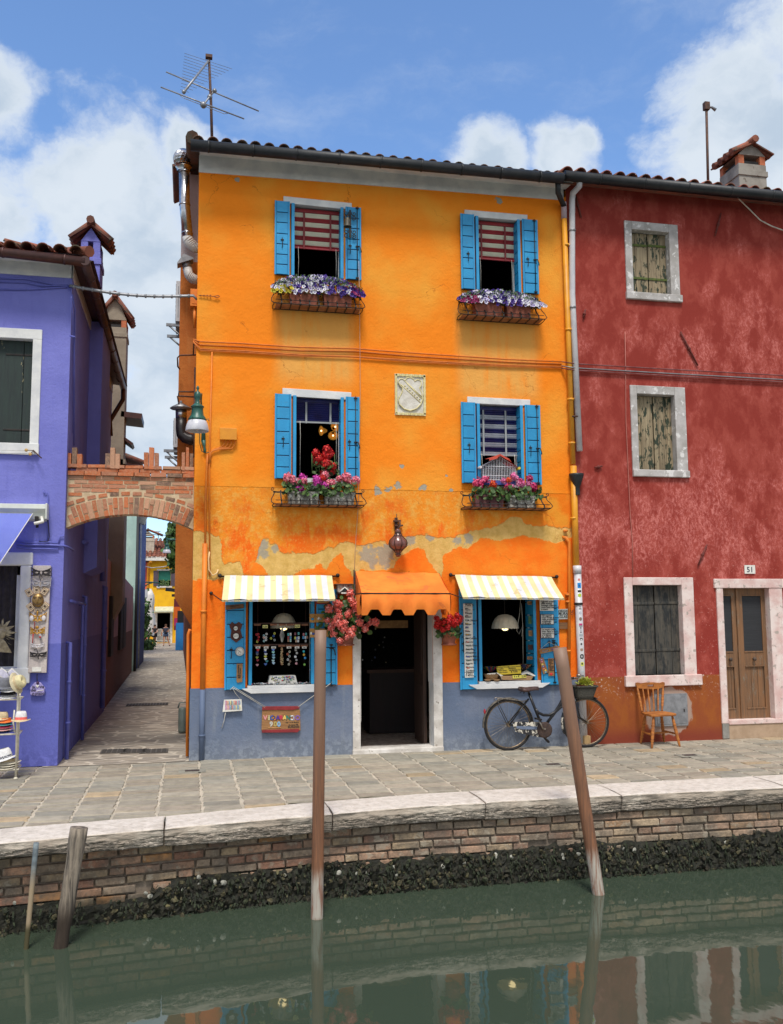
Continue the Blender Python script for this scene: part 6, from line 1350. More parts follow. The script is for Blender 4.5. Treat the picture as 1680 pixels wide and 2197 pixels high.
for px,py,w_ in((395,375,'5,00'),(1258,365,'6,00')):a_=P('e4',px,py,yd-.02);o.box(a_.x-.034,yd-.022,a_.z-.02,a_.x+.034,yd-.019,a_.z+.02,0);o.text(w_,(a_.x,yd-.023,a_.z-.012),XA,ZA,.032,1,1.0,'CENTER')
for px in(200,420,620,1035,1250,1445):a_=P('e4',px,935,yd-.02);o.box(a_.x-.030,yd-.022,a_.z-.014,a_.x+.030,yd-.019,a_.z+.014,2);o.text('900',(a_.x,yd-.023,a_.z-.01),XA,ZA,.022,1,1.0,'CENTER')
o.build('price_card',[mat('yellow_card',srgb(222,218,140)),mINK,mPAPER],t)
WH_,RE_,BL_,YE_,TE_,GN_,PN_=(.75,.78,.8),(.6,.03,.04),(.05,.14,.45),(.6,.6,.08),(.05,.4,.42),(.2,.45,.08),(.6,.3,.34)
def strand(label,pts,kind,yy=yd-.015):
 t=M()
 for px,py,c in pts:
  p=P('e4',px,py,yy)
  if kind=='heart':t.ball(p+Vector((-.009,0,.004)),.0125,8,6,0,c,(1,.5,.9));t.ball(p+Vector((.009,0,.004)),.0125,8,6,0,c,(1,.5,.9));t.ball(p+Vector((0,0,-.006)),.0115,8,6,0,c,(1,.5,1))
  elif kind=='ring':t.tube([(p.x+.011*math.cos(a_*.785),yy,p.z+.013*math.sin(a_*.785))for a_ in range(8)],.0048,5,0,c,closed=True)
  elif kind=='bar':t.box(p.x-.011,yy-.004,p.z-.017,p.x+.011,yy+.004,p.z+.017,0,c);t.box(p.x-.004,yy-.006,p.z-.006,p.x+.004,yy-.004,p.z+.006,0,tuple(q*.3 for q in c))
  else:t.ball(p,.0175,10,8,0,c,(1,.6,1))
 a_=P('e4',pts[0][0],pts[0][1],yy);b_=P('e4',pts[-1][0],pts[-1][1],yy);t.tube([(a_.x,yy+.006,a_.z+.06),(a_.x,yy+.006,a_.z),(b_.x,yy+.006,b_.z)],.0012,4,0,(.04,.04,.04))
 return tag(t.build('glass_pendants',mGLOSS),label,'necklaces','glass necklaces in the left shop window')
strand('cluster of red ring pendants at the far left of the upper rail',[(160,590,RE_),(205,580,RE_),(222,655,RE_),(205,740,RE_),(178,780,YE_)],'ring')
strand('cluster of white ring pendants under the yellow card on the left of the shop window',[(430,575,WH_),(360,615,(.3,.5,.55)),(358,670,(.8,.5,.45)),(418,665,WH_),(418,730,WH_),(365,760,(.4,.65,.7))],'ring')
strand('few yellow green ring pendants on the upper rail left of the hanging cord bundle',[(645,560,YE_),(552,690,YE_),(620,625,BL_),(648,735,(.4,.45,.45))],'ring')
strand('block of small teal, white and red glass plates right of the hanging cord bundle',[(1015,585,TE_),(1075,580,WH_),(1015,670,(.35,.03,.06)),(1075,670,(.05,.3,.55)),(1015,750,(.3,.15,.08)),(1075,750,(.35,.6,.6))],'bar')
strand('block of small yellow, blue and white glass plates under the right yellow card',[(1290,560,TE_),(1200,570,(.2,.03,.06)),(1200,680,YE_),(1245,685,BL_),(1293,675,WH_),(1225,760,(.5,.35,.25)),(1280,760,WH_)],'bar')
strand('block of small pink and blue glass plates at the right end of the upper rail',[(1425,585,(.5,.15,.2)),(1490,575,TE_),(1415,670,(.05,.3,.6)),(1472,665,(.5,.65,.8)),(1520,660,(.35,.12,.05)),(1480,760,(.45,.48,.5))],'bar')
strand('string of red, blue and yellow heart pendants at the far left of the lower rail',[(200,1005,RE_),(180,1070,(.03,.06,.22)),(180,1120,(.12,.12,.14)),(175,1205,(.4,.4,.06)),(190,1280,(.3,.02,.04)),(180,1405,PN_)],'heart')
strand('string of white and yellow heart pendants second from the left on the lower rail',[(400,1005,WH_),(395,1055,(.03,.06,.25)),(412,1115,(.55,.58,.65)),(400,1180,YE_),(405,1245,WH_),(440,1305,(.03,.22,.25)),(405,1385,BL_)],'heart')
strand('string of light blue heart pendants third from the left on the lower rail',[(612,1000,(.15,.28,.7)),(612,1065,(.3,.65,.6)),(620,1140,(.2,.42,.65)),(620,1210,(.3,.55,.68)),(608,1290,(.45,.68,.72)),(620,1355,(.4,.6,.8))],'heart')
strand('string of clear and coral glass rings fourth from the right edge of the lower rail',[(1050,1050,(.6,.62,.5)),(995,1115,(.6,.18,.1)),(1045,1170,(.5,.6,.55)),(1005,1260,WH_),(1060,1310,(.3,.2,.15)),(1030,1385,(.5,.5,.42))],'ring')
strand('string of grey flower pendants ending in a pink one on the lower rail',[(1215,1005,(.3,.3,.28)),(1245,1085,(.4,.4,.38)),(1205,1185,WH_),(1235,1270,(.3,.3,.3)),(1230,1365,PN_)],'ball')
strand('string of teal, gold, blue and green glass drops at the right of the lower rail',[(1430,1040,(.03,.45,.55)),(1435,1130,(.7,.4,.05)),(1465,1215,(.03,.28,.65)),(1450,1395,(.22,.5,.08))],'ball')
o=M()
for k in range(7):x0_=P('e4',850,430,yd-.02);dx=(k-3)*.004;o.tube([(x0_.x+dx*.3,yd-.02,x0_.z+.02),(x0_.x+dx*2.4,yd-.02,x0_.z-.09),(x0_.x+dx*.6,yd-.02,P('e4',850,790,yd).z)],.0025,4,0,rnd.choice([(.3,.32,.3),(.5,.48,.46),(.25,.3,.28)]))
tag(o.build('cord_bundle',mCOLR),'bundle of grey necklace cords hanging from the middle of the upper rail','necklaces','glass necklaces in the left shop window')
o=M()
for k in range(150):
 s_=rnd.random();p=P('e4',838+rnd.uniform(-35,40)*(.6+s_*.6),940+s_*460,yd-.02);o.ball(p,.0055,5,4,0,rnd.choice([(.5,.35,.15),(.6,.5,.3),(.3,.12,.08),(.55,.4,.2)]))
tag(o.build('bead_necklaces',mCOLR),'thick golden bundle of bead necklaces in the middle of the lower rail','necklaces','glass necklaces in the left shop window')
p0,p1=P('e4',520,1850,0.02),P('e4',1190,1640,0.12)
t=thing('jewellery_tray','white padded tray of colourful glass pieces marked with two prices on the left shop sill','tray',P('e4',850,1860,.02))
o=M();zt_=0.94;o.prism([(-.19,0),(.19,0),(.19,.03),(.17,.115),(-.17,.115),(-.19,.03)],(P('e4',855,1800,.05).x,-.02,zt_),XA,ZA,(0,.14,0));o.build('tray',mPAPER,t,bevel=0.008)
o=M();cx=P('e4',855,1800,.05).x
for k in range(70):o.ball((cx+rnd.uniform(-.15,.15),-.024,zt_+.06+rnd.uniform(-.012,.045)),rnd.uniform(.007,.012),6,4,0,rnd.choice([WH_,(.03,.03,.04),TE_,RE_,YE_,BL_,(.05,.05,.2),(.3,.35,.5),(.1,.35,.2)]),(1,.5,.7))
o.build('glass_pieces',mGLOSS,t)
o=M();o.text('3,00',(cx-.1,-.023,zt_+.018),XA,ZA,.034);o.text('5,00',(cx+.04,-.023,zt_+.018),XA,ZA,.034);o.build('prices',mINK,t)
o=M()
for k in range(230):
 c=rnd.choice([(.04,.04,.05),(.5,.5,.52),(.2,.22,.25),(.6,.62,.65),(.08,.08,.1)])if rnd.random()<.75 else rnd.choice([(.5,.1,.2),(.3,.5,.6),(.5,.45,.4)])
 o.ball((rnd.uniform(.83,1.62),rnd.uniform(-.06,.1),.942+rnd.uniform(0,.02)),rnd.uniform(.006,.014),6,4,0,c,(1.4,.8,.6),Matrix.Rotation(rnd.uniform(0,3),3,'Z'))
tag(o.build('scattered_jewellery',mGLOSS),'heap of small dark and silver trinkets spread along the left shop sill','trinkets',kind='stuff')
def lamp(label,k,cx,ty,by,lx,rx,y,lit,frill=True):
 c=P(k,cx,by,y);R1_=(P(k,rx,by,y).x-P(k,lx,by,y).x)/2;H=P(k,cx,ty,y).z-c.z
 t=thing('pendant_lamp',label,'lamp',tuple(c),'fabric pendant lamps in the shop windows')
 o=M();seg=64;prof=[(R1_,0),(R1_*.97,H*.12),(R1_*.9,H*.38),(R1_*.74,H*.68),(R1_*.5,H*.9),(R1_*.2,H*.99),(0.02,H)]
 vs=[]
 for i,(r_,z)in enumerate(prof):
  for q in range(seg):
   a=2*math.pi*q/seg;rr=r_*(1+.018*math.cos(a*16)*(1 if i<5 else 0));vs.append((c.x+rr*math.cos(a),y+rr*math.sin(a),c.z+z-(.012*abs(math.sin(a*12))if i==0 and frill else 0)))
 fs=[(i*seg+q,i*seg+(q+1)%seg,(i+1)*seg+(q+1)%seg,(i+1)*seg+q)for i in range(len(prof)-1)for q in range(seg)]
 o.add(vs,fs,0,1.0,True);o.build('lamp_shade',mat('cream_fabric',srgb(216,206,184),srgb(200,188,164),12,0.9,0.2,90),t)
 o=M();o.ball((c.x,y-.0,c.z-.005),.05 if lit else.02,12,10,0,1.0,(1,1,.7));o.build('bulb',mat('lit_bulb',(1,.85,.5),emit=(1,.78,.38),es=2.2,bump=0),t)
 o=M();o.tube([(c.x,y,c.z+H),(c.x,y,c.z+H+.6)],.005,6);o.build('flex',mIRON,t);return t,c
lamp('cream fabric dome lamp behind the necklace rails of the left shop window','e4',890,15,400,540,1235,.45,True)
tl,c=lamp('cream pleated fabric lamp with a lit bulb in the right shop window','c2',612,495,615,500,730,.25,True)
p=P('z6',900,640,0.9);t=thing('chandelier','small amber glass chandelier glowing inside the middle left window','chandelier',tuple(p))
mAMB=mat('amber_glass',srgb(226,150,40),emit=(1,.5,.08),es=.12,bump=0);mBUL=mat('warm_bulb',(1,.9,.6),emit=(1,.8,.4),es=2.5,bump=0)
for px,py,ax in((820,650,(-.9,-.3,-.1)),(915,620,(.2,-.9,.1)),(905,680,(-.1,-.7,-.6))):
 p=P('z6',px,py,0.8);o=M();o.lathe(p,[(.02,-.03),(.035,.0),(.045,.03),(.065,.055),(.075,.06)],12,0,axis=ax);o.build('glass_flower',mAMB,t)
 o=M();o.ball(p+Vector(ax)*.06,.013,8,6);o.build('bulb',mBUL,t)
o=M();o.tube([P('z6',890,640,.85),P('z6',890,400,.85)],.008,6)
o.build('stem',mRUST,t)
y=-0.09
for i,(x0,y0,x1,y1,c,l)in enumerate([(110,362,262,575,(.03,.3,.55),'a turquoise pendant'),(262,362,487,575,(.3,.32,.28),'a smoky grey pendant and a white tag'),(487,350,705,560,(.5,.3,.25),'a tag, half hidden by coral flowers'),(120,722,275,940,(.02,.06,.3),'a dark blue pendant and a white tag'),(275,722,497,940,(.7,.02,.03),'a red pendant, just above the upright mooring post'),(497,735,780,925,(.1,.1,.4),'a small violet pendant, below the coral flowers')]):
 t=thing('pendant_card','tan card holding '+l,'display card',P('d8',(x0+x1)/2,y1,y),'pendant cards on the blue shutter')
 o=M();o.prism(quadpoly('d8',[(x0,y0),(x1-6,y0),(x1-4,y1),(x0+4,y1)],y),(0,y,0),XA,ZA,(0,.006,0));o.build('card',mat('tan_card',srgb(190,142,78),srgb(172,124,64),9,0.8),t)
 o=M();cxp=(x0+x1)/2+(10 if i else 0);p=P('d8',cxp,y0+128,y-.01);o.tube([P('d8',x0+10,y0+60,y-.004),p,P('d8',x1-12,y0+40,y-.004)],.0015,4,0,(.02,.02,.02));o.ball(p,.020 if i in(0,1,3,4)else.013,10,8,0,c,(1.2 if i==4 else 1,.4,.8));o.build('pendant',mGLOSS,t)
 if i in(1,2,3,4):q=P('d8',x0+(70 if i in(1,4)else 30)+(120 if i==2 else 0),y0+115,y-.012);o=M();o.obox(q,(.012,.001,.017),Matrix.Rotation(R(30 if i in(4,1)else 8),3,'Y'));o.build('price_tag',mPAPER,t)
y=-.085
board('wooden_plaque','small tan plaque with a red edge above the cards of pendants','sign','d8',[(255,10),(625,10),(600,90),(540,130),(260,120)],y,.01,[mSIGNR,mat('tan_card',(1,1,1)),mINK],lambda o:[o.prism(quadpoly('d8',[(285,20),(595,20),(590,65),(550,100),(320,98),(285,75)],y-.002),(0,y-.003,0),XA,ZA,(0,.004,0),1),scribble(o,'d8',350,20,560,75,y-.003,2,2,['i regali','di murano'])])
yb=-0.16
t=thing('bird_house','small painted wooden nest box with a dark triangular opening between the two left awnings','nest box',P('z8',1365,275,yb))
o=M();a_,b_=P('z8',1290,192,yb),P('z8',1440,262,yb);o.box(a_.x,yb,b_.z,b_.x,-.002,a_.z,0);q=quadpoly('z8',[(1325,262),(1362,215),(1402,262)],yb);o.prism(q,(0,yb-.004,0),XA,ZA,(0,.003,0),1)  # dark triangle painted on the front as the shade of an opening
for px,py,px2,py2 in((1362,215,1305,268),(1362,215,1420,268)):o.tube([P('z8',px,py,yb-.008),P('z8',px2,py2,yb-.008)],.008,5,3)
p=P('z8',1362,205,yb);o.text('CI  CIP',(p.x-.055,yb-.003,p.z-.005),XA,ZA,.04,2,(.4,.05,.04));
for px in(1315,1415):o.ball(P('z8',px,228,yb-.003),.007,6,4,2,(.7,.04,.03))
o.build('box',[m_wood('grey_box_wood',srgb(196,180,164),srgb(150,132,118)),mSOOTDARK,mCOLR,mPAPER],t)
o=M();a_,b_=P('z8',1270,184,yb-.03),P('z8',1458,178,yb-.03);o.box(a_.x,yb-.03,a_.z-.006,b_.x,0,a_.z+.006);a_,b_=P('z8',1285,268,yb),P('z8',1400,275,yb);o.box(a_.x,yb-.03,a_.z-.012,b_.x,0,a_.z);a_=P('z8',1365,272,yb-.05);o.box(a_.x-.05,yb-.055,a_.z-.012,a_.x+.055,yb-.03,a_.z+.006,1);o.tube([P('z8',1300,290,-.05),P('z8',1320,330,-.05),P('z8',1265,330,-.03)],.006,5)
o.build('roof',[mRUST,mPAPER],t)
y=-0.09
t=thing('name_list_board','tall narrow white board headed 900 with a column of handwritten names on the blue shutter','sign',P('d5',230,1980,y))
o=M();o.prism(quadpoly('d5',[(80,115),(310,120),(345,1975),(125,1985)],y),(0,y,0),XA,ZA,(0,.014,0));o.build('board',mPAPER,t)
o=M();p=P('d5',118,180,y);o.text("900's",(p.x,y-.0015,p.z),XA,ZA,.062)
for i,w_ in enumerate(['Nero','Renata','Rosso','A.M.Olimpia','Beppe','Blu','Rosa','Giallo','Blu Cobalto','Arancio','Verde Erba','Acquilla','Almandillo','Acqua Mare','Verde Marino','Avorio','Mattone','Confetto']):
 p=P('d5',122+i*1.2,292+i*90.5,y);o2=M();o2.text(w_,(p.x,y-.0015,p.z),XA,ZA,.036);o2.build('writing',mINK,t)
for i in range(3):p=P('d5',140,1868+i*42,y);o.text(('Creazioni','di Vetro','in Murano')[i],(p.x,y-.0015,p.z),XA,ZA,.03)
for py in(203,1855):a_,b_=P('d5',100,py,y),P('d5',325,py,y);o.box(a_.x,y-.002,a_.z,b_.x-.01,y,a_.z+.003)
o.build('writing',mINK,t)
o=M()
for i,c in enumerate([(.02,.02,.02),(.3,.2,.18),(.2,.01,.03),(.4,.5,.52),(.6,.45,.1),(.02,.03,.4),(.65,.3,.25),(.75,.4,.02),(.02,.03,.05),(.7,.06,.03),(.03,.12,.08),(.04,.05,.03),(.3,.35,.5),(.02,.06,.5),(.03,.12,.06),(.03,.06,.06),(.75,.1,.02)]):
 p=P('d5',165+i*2.2,237+i*94,y-.005);o.tube([p-Vector((.02,0,0)),p+Vector((.022,0,0))],.006,6,0,c)
o.build('colour_samples',mGLOSS,t)
for i,(x0,y0,x1,y1,l,rim)in enumerate([(155,160,500,435,'cream notice without a frame, topmost of three on the right blue shutter',0),(175,520,510,782,'black framed notice with dense handwriting, middle of three on the right blue shutter',1),(175,865,522,1128,'purple framed notice, lowest of three on the right blue shutter',2)]):
 y=-.088;o=M();o.prism(quadpoly('d2',[(x0,y0),(x1,y0),(x1+5,y1),(x0+6,y1)],y),(0,y,0),XA,ZA,(0,.01,0),2 if rim else 0)
 if rim:o.prism(quadpoly('d2',[(x0+14,y0+14),(x1-12,y0+14),(x1-8,y1-12),(x0+20,y1-12)],y-.002),(0,y-.003,0),XA,ZA,(0,.003,0),0)
 a_,b_=P('d2',x0+30,y0+22,y),P('d2',x1-20,y1-12,y);ws=[['I gioielli artistici','della nostra','bottega a Burano','sono tutti realizzati','a mano'],['Gli oggetti','sono creati a mano','dalla produzione','artigianale','di famiglia'],['Le nostre perle','sono fatte a mano','ogni pezzo e unico','e originale','da sempre']][i]
 for j,w_ in enumerate(ws):o.text(w_,(a_.x,y-.005,a_.z-(a_.z-b_.z)*(j+.8)/5),XA,ZA,.034,1)
 tag(o.build('framed_notice',[mPAPER,mINK,mat('frame_black',srgb(26,26,40))if rim!=2 else mat('frame_purple',srgb(60,24,60))]),l,'notice')
y=-.035
t=board('glass_sign','grey slate sign reading Murano Glass hung beside the right blue shutter','sign','d2',[(608,395),(895,385),(905,640),(615,650)],y,.012,[mat('slate_sign',srgb(168,174,170),srgb(150,158,156),12,0.7),mINK],lambda o:[o.text('ORIGINALE',(P('d2',620,470,y).x,y-.002,P('d2',620,470,y).z),XA,ZA,.046,1),o.text('MURANO',(P('d2',625,540,y).x,y-.002,P('d2',625,540,y).z),XA,ZA,.052,1),o.text('GLASS',(P('d2',650,612,y).x,y-.002,P('d2',650,612,y).z),XA,ZA,.052,1)])
o=M();o.tube([P('d2',620,395,-.03),P('d2',680,140,-.03)],.002,4);o.tube([P('d2',895,390,-.03),P('d2',830,180,-.03),P('d2',770,150,-.03)],.002,4);o.build('string',mIRON,t)
board('wooden_plaque','blank dark brown board hanging just below the grey glass sign','sign','d2',[(600,730),(925,730),(930,895),(600,890)],-.035,.014,[m_wood('brown_board',srgb(122,84,48),srgb(98,68,42),(3,30,40))])
o=M();p=P('d2',615,730,-.03);o.tube([P('d2',620,650,-.03),P('d2',612,730,-.03)],.002,4);o.tube([P('d2',880,650,-.03),P('d2',900,730,-.03)],.002,4);tag(o.build('sign_string',mIRON),'thin strings between the grey glass sign and the brown board','string')
y=-.11
t=board('arrow_sign','tan wooden sign with coloured handwriting hung askew from the shutter latch','sign','d2',[(140,1410),(620,1315),(665,1330),(625,1420),(160,1525)],y,.012,[mBOARD,mCOLR],lambda o:None)
o=M();u_=(P('d2',620,1400,y)-P('d2',160,1490,y)).normalized();v_=Vector((-u_.z,0,u_.x));p=P('d2',225,1478,y-.002)
for w_,c,dx in(('Piccoli',(.3,.3,.35),0),('e',(.6,.4,.05),.105),('PREZZI',(.2,.06,.3),.135),('Bijou',(.65,.42,.08),.235)):o.text(w_,p+u_*dx,u_,v_,.034,0,c)
o.ball(P('d2',188,1460,y-.002),.012,8,6,0,(.4,.12,.03),(1.3,.3,.7));o.build('lettering',mCOLR,t)
o=M();pc_=P('d2',385,1225,-.09);o.tube([P('d2',170,1400,y),pc_,P('d2',590,1325,y)],.003,5);o.build('string',mCORD,t)
def blobs(o,k,pts,y):
 for px,py,c in pts:o.ball(P(k,px,py,y),.018,8,6,1,c,(1.1,.25,.8));o.ball(P(k,px,py,y-.003),.007,6,5,1,(.8,.7,.3),(1,.5,1))
y=-.088
board('painted_strip','slanted strip painted with bright swirls, left of two low on the right blue shutter','sign','d2',[(130,1630),(245,1612),(370,1990),(250,2030)],y,.012,[mBOARD,mCOLR],lambda o:blobs(o,'d2',[(200,1670,(.25,.1,.4)),(210,1720,(.6,.1,.2)),(225,1790,(.7,.5,.1)),(245,1840,(.1,.1,.4)),(260,1900,(.65,.1,.05)),(300,1940,(.7,.5,.05)),(305,1985,(.02,.3,.5))],y))
board('painted_strip','upright brown strip with writing and a red heart low on the right blue shutter','sign','d2',[(370,1640),(500,1630),(525,2075),(380,2080)],y,.012,[mBOARD,mINK,mCOLR],lambda o:[scribble(o,'d2',390,1650,490,1960,y,9,1,['love','from','the','heart','of','burano','island','ciao','amore'],size=.028),o.ball(P('d2',430,2025,y-.002),.014,8,6,2,(.7,.03,.03),(1,.3,1)),o.ball(P('d2',460,2025,y-.002),.014,8,6,2,(.7,.03,.03),(1,.3,1)),o.ball(P('d2',445,2045,y-.002),.013,8,6,2,(.7,.03,.03),(1,.3,1))])
for px,py,w_,h_,mt_,l in[(825,395,.06,.05,mBOARD,'small tan plaque at the top of the folded shutter inside the right shop window'),(828,545,.045,.11,mat('green_frame',srgb(70,104,60)),'narrow green edged plaque on the folded shutter inside the right shop window'),(833,662,.055,.08,mBOARD,'tan plaque with writing in the middle of the folded shutter inside the right shop window'),(832,785,.07,.07,m_wood('maroon',srgb(70,34,28),srgb(56,26,22)),'square dark maroon plaque on the folded shutter inside the right shop window'),(828,880,.075,.04,mBOARD,'lowest tan plaque on the folded shutter inside the right shop window')]:
 p=P('c2',px,py,.02);o=M();o.box(p.x-w_/2,.0,p.z-h_/2,p.x+w_/2,.012,p.z+h_/2,0)
 for j in range(3):o.box(p.x-w_*.35,-.002,p.z-h_*.25+j*h_*.22,p.x+w_*.3,.0,p.z-h_*.25+j*h_*.22+.004,1)
 tag(o.build('wooden_plaque',[mt_,mINK]),l,'sign')
m_,n,b=newmat('straw');pos=n.new('ShaderNodeTexCoord').outputs['Object'];wv_=n.new('ShaderNodeTexWave',wave_type='BANDS',bands_direction='Z');n.put(wv_.inputs['Vector'],pos);wv_.inputs['Scale'].default_value=40;wv_.inputs['Distortion'].default_value=2
c=n.mix(wv_.outputs['Fac'],srgb(150,116,82),srgb(196,160,118));n.put(b.inputs['Base Color'],c);b.inputs['Roughness'].default_value=.85;setbump(n,b,wv_.outputs['Fac'],.6,.006);mSTRAW=m_
ys=-.02
t=thing('straw_basket','wide straw basket lined with white cloth on the right shop sill','basket',P('d1',1010,670,ys))
o=M();q=quadpoly('d1',[(640,655),(1350,665),(1410,555),(600,560)],ys-.04);o.prism(q,(0,ys-.045,0),XA,ZA,(0,.15,0));o.build('basket',mSTRAW,t,bevel=.006)
o=M();zt_=P('d1',1000,560,ys-.04).z;
o.add([P('d1',600,565,-.07),P('d1',480,470,-.04),P('d1',560,480,.05),P('d1',680,560,.0),P('d1',620,645,-.08)],[(0,1,2,3),(0,3,4),(3,2,1,0),(4,3,0)]);o.add([P('d1',1090,480,.05),P('d1',1240,410,.08),P('d1',1465,550,-.07),P('d1',1430,565,-.07),P('d1',1250,500,-.03),P('d1',1120,530,-.02)],[(0,1,4,5),(1,2,3,4),(5,4,1,0),(4,3,2,1)]);o.build('cloth',mPAPER,t)
y=-.075;board('price_sign','small yellow price sign propped on the wide straw basket','sign','d1',[(890,540),(1225,528),(1232,600),(900,620)],y,.004,[mat('yellow_paper',srgb(226,216,96)),mINK],lambda o:o.text('6 x \u20ac 12,00',(P('d1',925,590,y).x,y-.001,P('d1',925,590,y).z),XA,ZA,.038,1))
y=.0;board('price_sign','large yellow paper sign for original Murano glass standing behind the straw basket','sign','d1',[(480,325),(1088,278),(1105,495),(540,530)],y,.004,[mat('yellow_paper2',srgb(222,196,62)),mINK],lambda o:[o.text(w_,(P('d1',px,py,y).x,y-.001,P('d1',px,py,y).z+.002),Vector((1,0,.05)),Vector((-.05,0,1)),s_,1)for w_,px,py,s_ in(('Orecchini Bracciali',500,365,.024),('Smerigliati',500,405,.024),('Collane Rosse',515,447,.024),('Vetro Perlato',545,492,.024),('Lavorazione Artistica',775,352,.022),('ORIGINAL',775,395,.026),('MURANO GLASS',812,438,.028),('\u20ac 9,90',850,482,.038))])
y=-.06;board('price_sign','small white price sign at the left of the right shop sill','sign','d1',[(268,495),(470,480),(475,545),(275,568)],y,.004,[mPAPER,mINK],lambda o:o.text('3 x \u20ac 10,00',(P('d1',280,545,y).x,y-.001,P('d1',280,545,y).z),XA,ZA,.028,1))
t=thing('straw_basket','smaller round straw basket at the left of the right shop sill','basket',P('d1',340,670,ys))
p=P('d1',350,660,ys);o=M();o.lathe((p.x+.02,.0,p.z+.01),[(0,0),(.08,0),(.105,.07),(.11,.075),(.1,.07),(.075,.02),(0,.02)],24,0);o.build('basket',mSTRAW,t)
for px,l in((285,'small woven coaster basket left of the other one on the right shop sill'),(505,'small woven coaster basket right of the other one on the right shop sill')):p=P('d1',px,665,-.075);o=M();o.lathe((p.x,-.06,p.z-.01),[(0,0),(.035,0),(.045,.018),(.047,.024),(.04,.024),(.03,.01),(0,.01)],16);tag(o.build('small_basket',mSTRAW),l,'basket')
for(px,py,l,yy)in((340,400,'rainbow patterned glass bowl on the left of the right shop sill',.05),(1190,345,'orange and blue glass bowl on the right of the right shop sill',.06)):
 p=P('d1',px,py+45,yy);o=M();n_=20
 for k in range(n_):
  a0,a1=2*math.pi*k/n_,2*math.pi*(k+1)/n_;c=rnd.choice([(.55,.04,.1),(.6,.5,.3),(.03,.2,.12),(.7,.35,.03),(.04,.03,.06),(.65,.2,.1),(.1,.1,.35)])
  pr=[(.03,0),(.075,.03),(.11,.07)];vs=[]
  for r_,z in pr:
   for a in(a0,a1):vs.append((p.x+r_*math.cos(a),yy+r_*math.sin(a),p.z+z))
  o.add(vs,[(0,1,3,2),(2,3,5,4),(2,3,1,0),(4,5,3,2)],0,c,True)
 tag(o.build('glass_bowl',mGLOSS),l,'bowl')
p=P('c2',765,700,.1);o=M();o.tube([P('c2',748,365,.1),P('c2',742,480,.1),P('c2',715,640,.1),P('c2',735,670,.1),P('c2',770,590,.1),P('c2',760,690,.1)],.003,5);o.tube([P('c2',757,400,.1),P('c2',768,600,.1),P('c2',772,940,.1)],.0035,5);tag(o.build('looped_cord',mCORD),'looped white cord hanging in the right shop window beside the lamp','cord')
t=thing('shop_counter','dark reddish shop counter dimly seen through the open shop door','counter',(2.95,1.6,.03))
o=M();o.box(2.75,1.7,.03,3.6,2.2,.95);o.box(2.70,1.65,.95,3.65,2.25,1.0,1);o.build('body',[m_wood('dark_red_wood',srgb(30,14,11),srgb(22,11,9)),m_wood('counter_top',srgb(70,42,26),srgb(56,34,22))],t)
o=M()
for k in range(34):p=Vector((rnd.uniform(2.35,3.2),1.9+rnd.uniform(-.2,.2),rnd.uniform(1.1,1.9)));o.ball(p,rnd.uniform(.008,.018),6,4,0,rnd.choice([WH_,(.2,.2,.22),(.5,.45,.3),(.1,.15,.3)]))
tag(o.build('hanging_trinkets',mGLOSS),'small glinting trinkets hanging in the dark behind the shop doorway','trinkets',kind='stuff')
o=M();p=P('c1',660,670,.9);o.box(p.x-.26,.9,p.z-.05,p.x+.24,.92,p.z+.06);tag(o.build('door_banner',mat('tan_banner',srgb(150,116,72),srgb(126,96,60),14,0.9)),'dim tan banner high inside the dark shop doorway','banner')
o=M();p0,p1=P('c1',348,820,.1),P('c1',350,1645,.1);o.box(2.30,.08,p1.z,2.318,.12,p0.z);tag(o.build('door_strip',mPAPER),'narrow pale strip standing against the left side of the shop doorway','strip')
YBK=-0.26
B=lambda x,y,Y=YBK:P('c2',x,y,Y)
bk=thing('bicycle','old black step through bicycle with a wicker front basket leaning by the blue grey wall','bicycle',(B(985,1690).x,YBK,0))
mTYR=mat('tyre_rubber',srgb(20,20,22),srgb(32,30,30),30,0.8,0.2,80);mBKF=mat('bike_black',srgb(14,15,18),srgb(24,24,28),20,0.35,0.05);mCHR=mat('worn_chrome',srgb(176,172,164),srgb(120,108,96),30,0.35,0.2,60,metal=0.8)
mRIM=mat('rim_metal',srgb(140,122,100),srgb(100,86,72),30,0.4,0.1,metal=0.7)
mFEN,n,b=newmat('chipped_cream_paint');pos=n.new('ShaderNodeTexCoord').outputs['Object'];n.put(b.inputs['Base Color'],n.mix(n.step(n.noise(pos,16,6,.7),.45,.48),srgb(206,200,186),srgb(36,36,40)));b.inputs['Roughness'].default_value=.5
rw,fw=B(640,1478),B(1325,1475);rad=(B(850,1478).x-B(428,1478).x)/2;rw.z=fw.z=rad+0.0
def circ(c,r_,n_=48,y=0,a0=0,a1=2*math.pi):return[(c.x+r_*math.cos(a0+(a1-a0)*k/n_),c.y+y,c.z+r_*math.sin(a0+(a1-a0)*k/n_))for k in range(n_+(0 if a1-a0>6.28 else 1))]
for c,l in((rw,'rear'),(fw,'front')):
 o=M();o.tube(circ(c,rad-.014),.020,8,closed=True);wh=o.build('wheel',mTYR,bk)
 o=M();o.tube(circ(c,rad-.034),.011,8,closed=True);o.tube([c-Vector((0,.05,0)),c+Vector((0,.05,0))],.018,10);o.tube([c-Vector((0,.03,0)),c-Vector((0,.036,0))],.03,10)
 o.build('rim',mRIM,wh)
 o=M()
 for k in range(36):
  a=2*math.pi*k/36;s_=1 if k%2 else-1;a2=a+s_*.7*(1 if k%4<2 else-1);o.tube([(c.x+.018*math.cos(a2),c.y+s_*.025,c.z+.018*math.sin(a2)),(c.x+(rad-.04)*math.cos(a),c.y,c.z+(rad-.04)*math.sin(a))],.0014,4)
 o.build('spokes',mat('spoke_steel',srgb(120,110,96),None,5,0.4,0,metal=.7),wh)
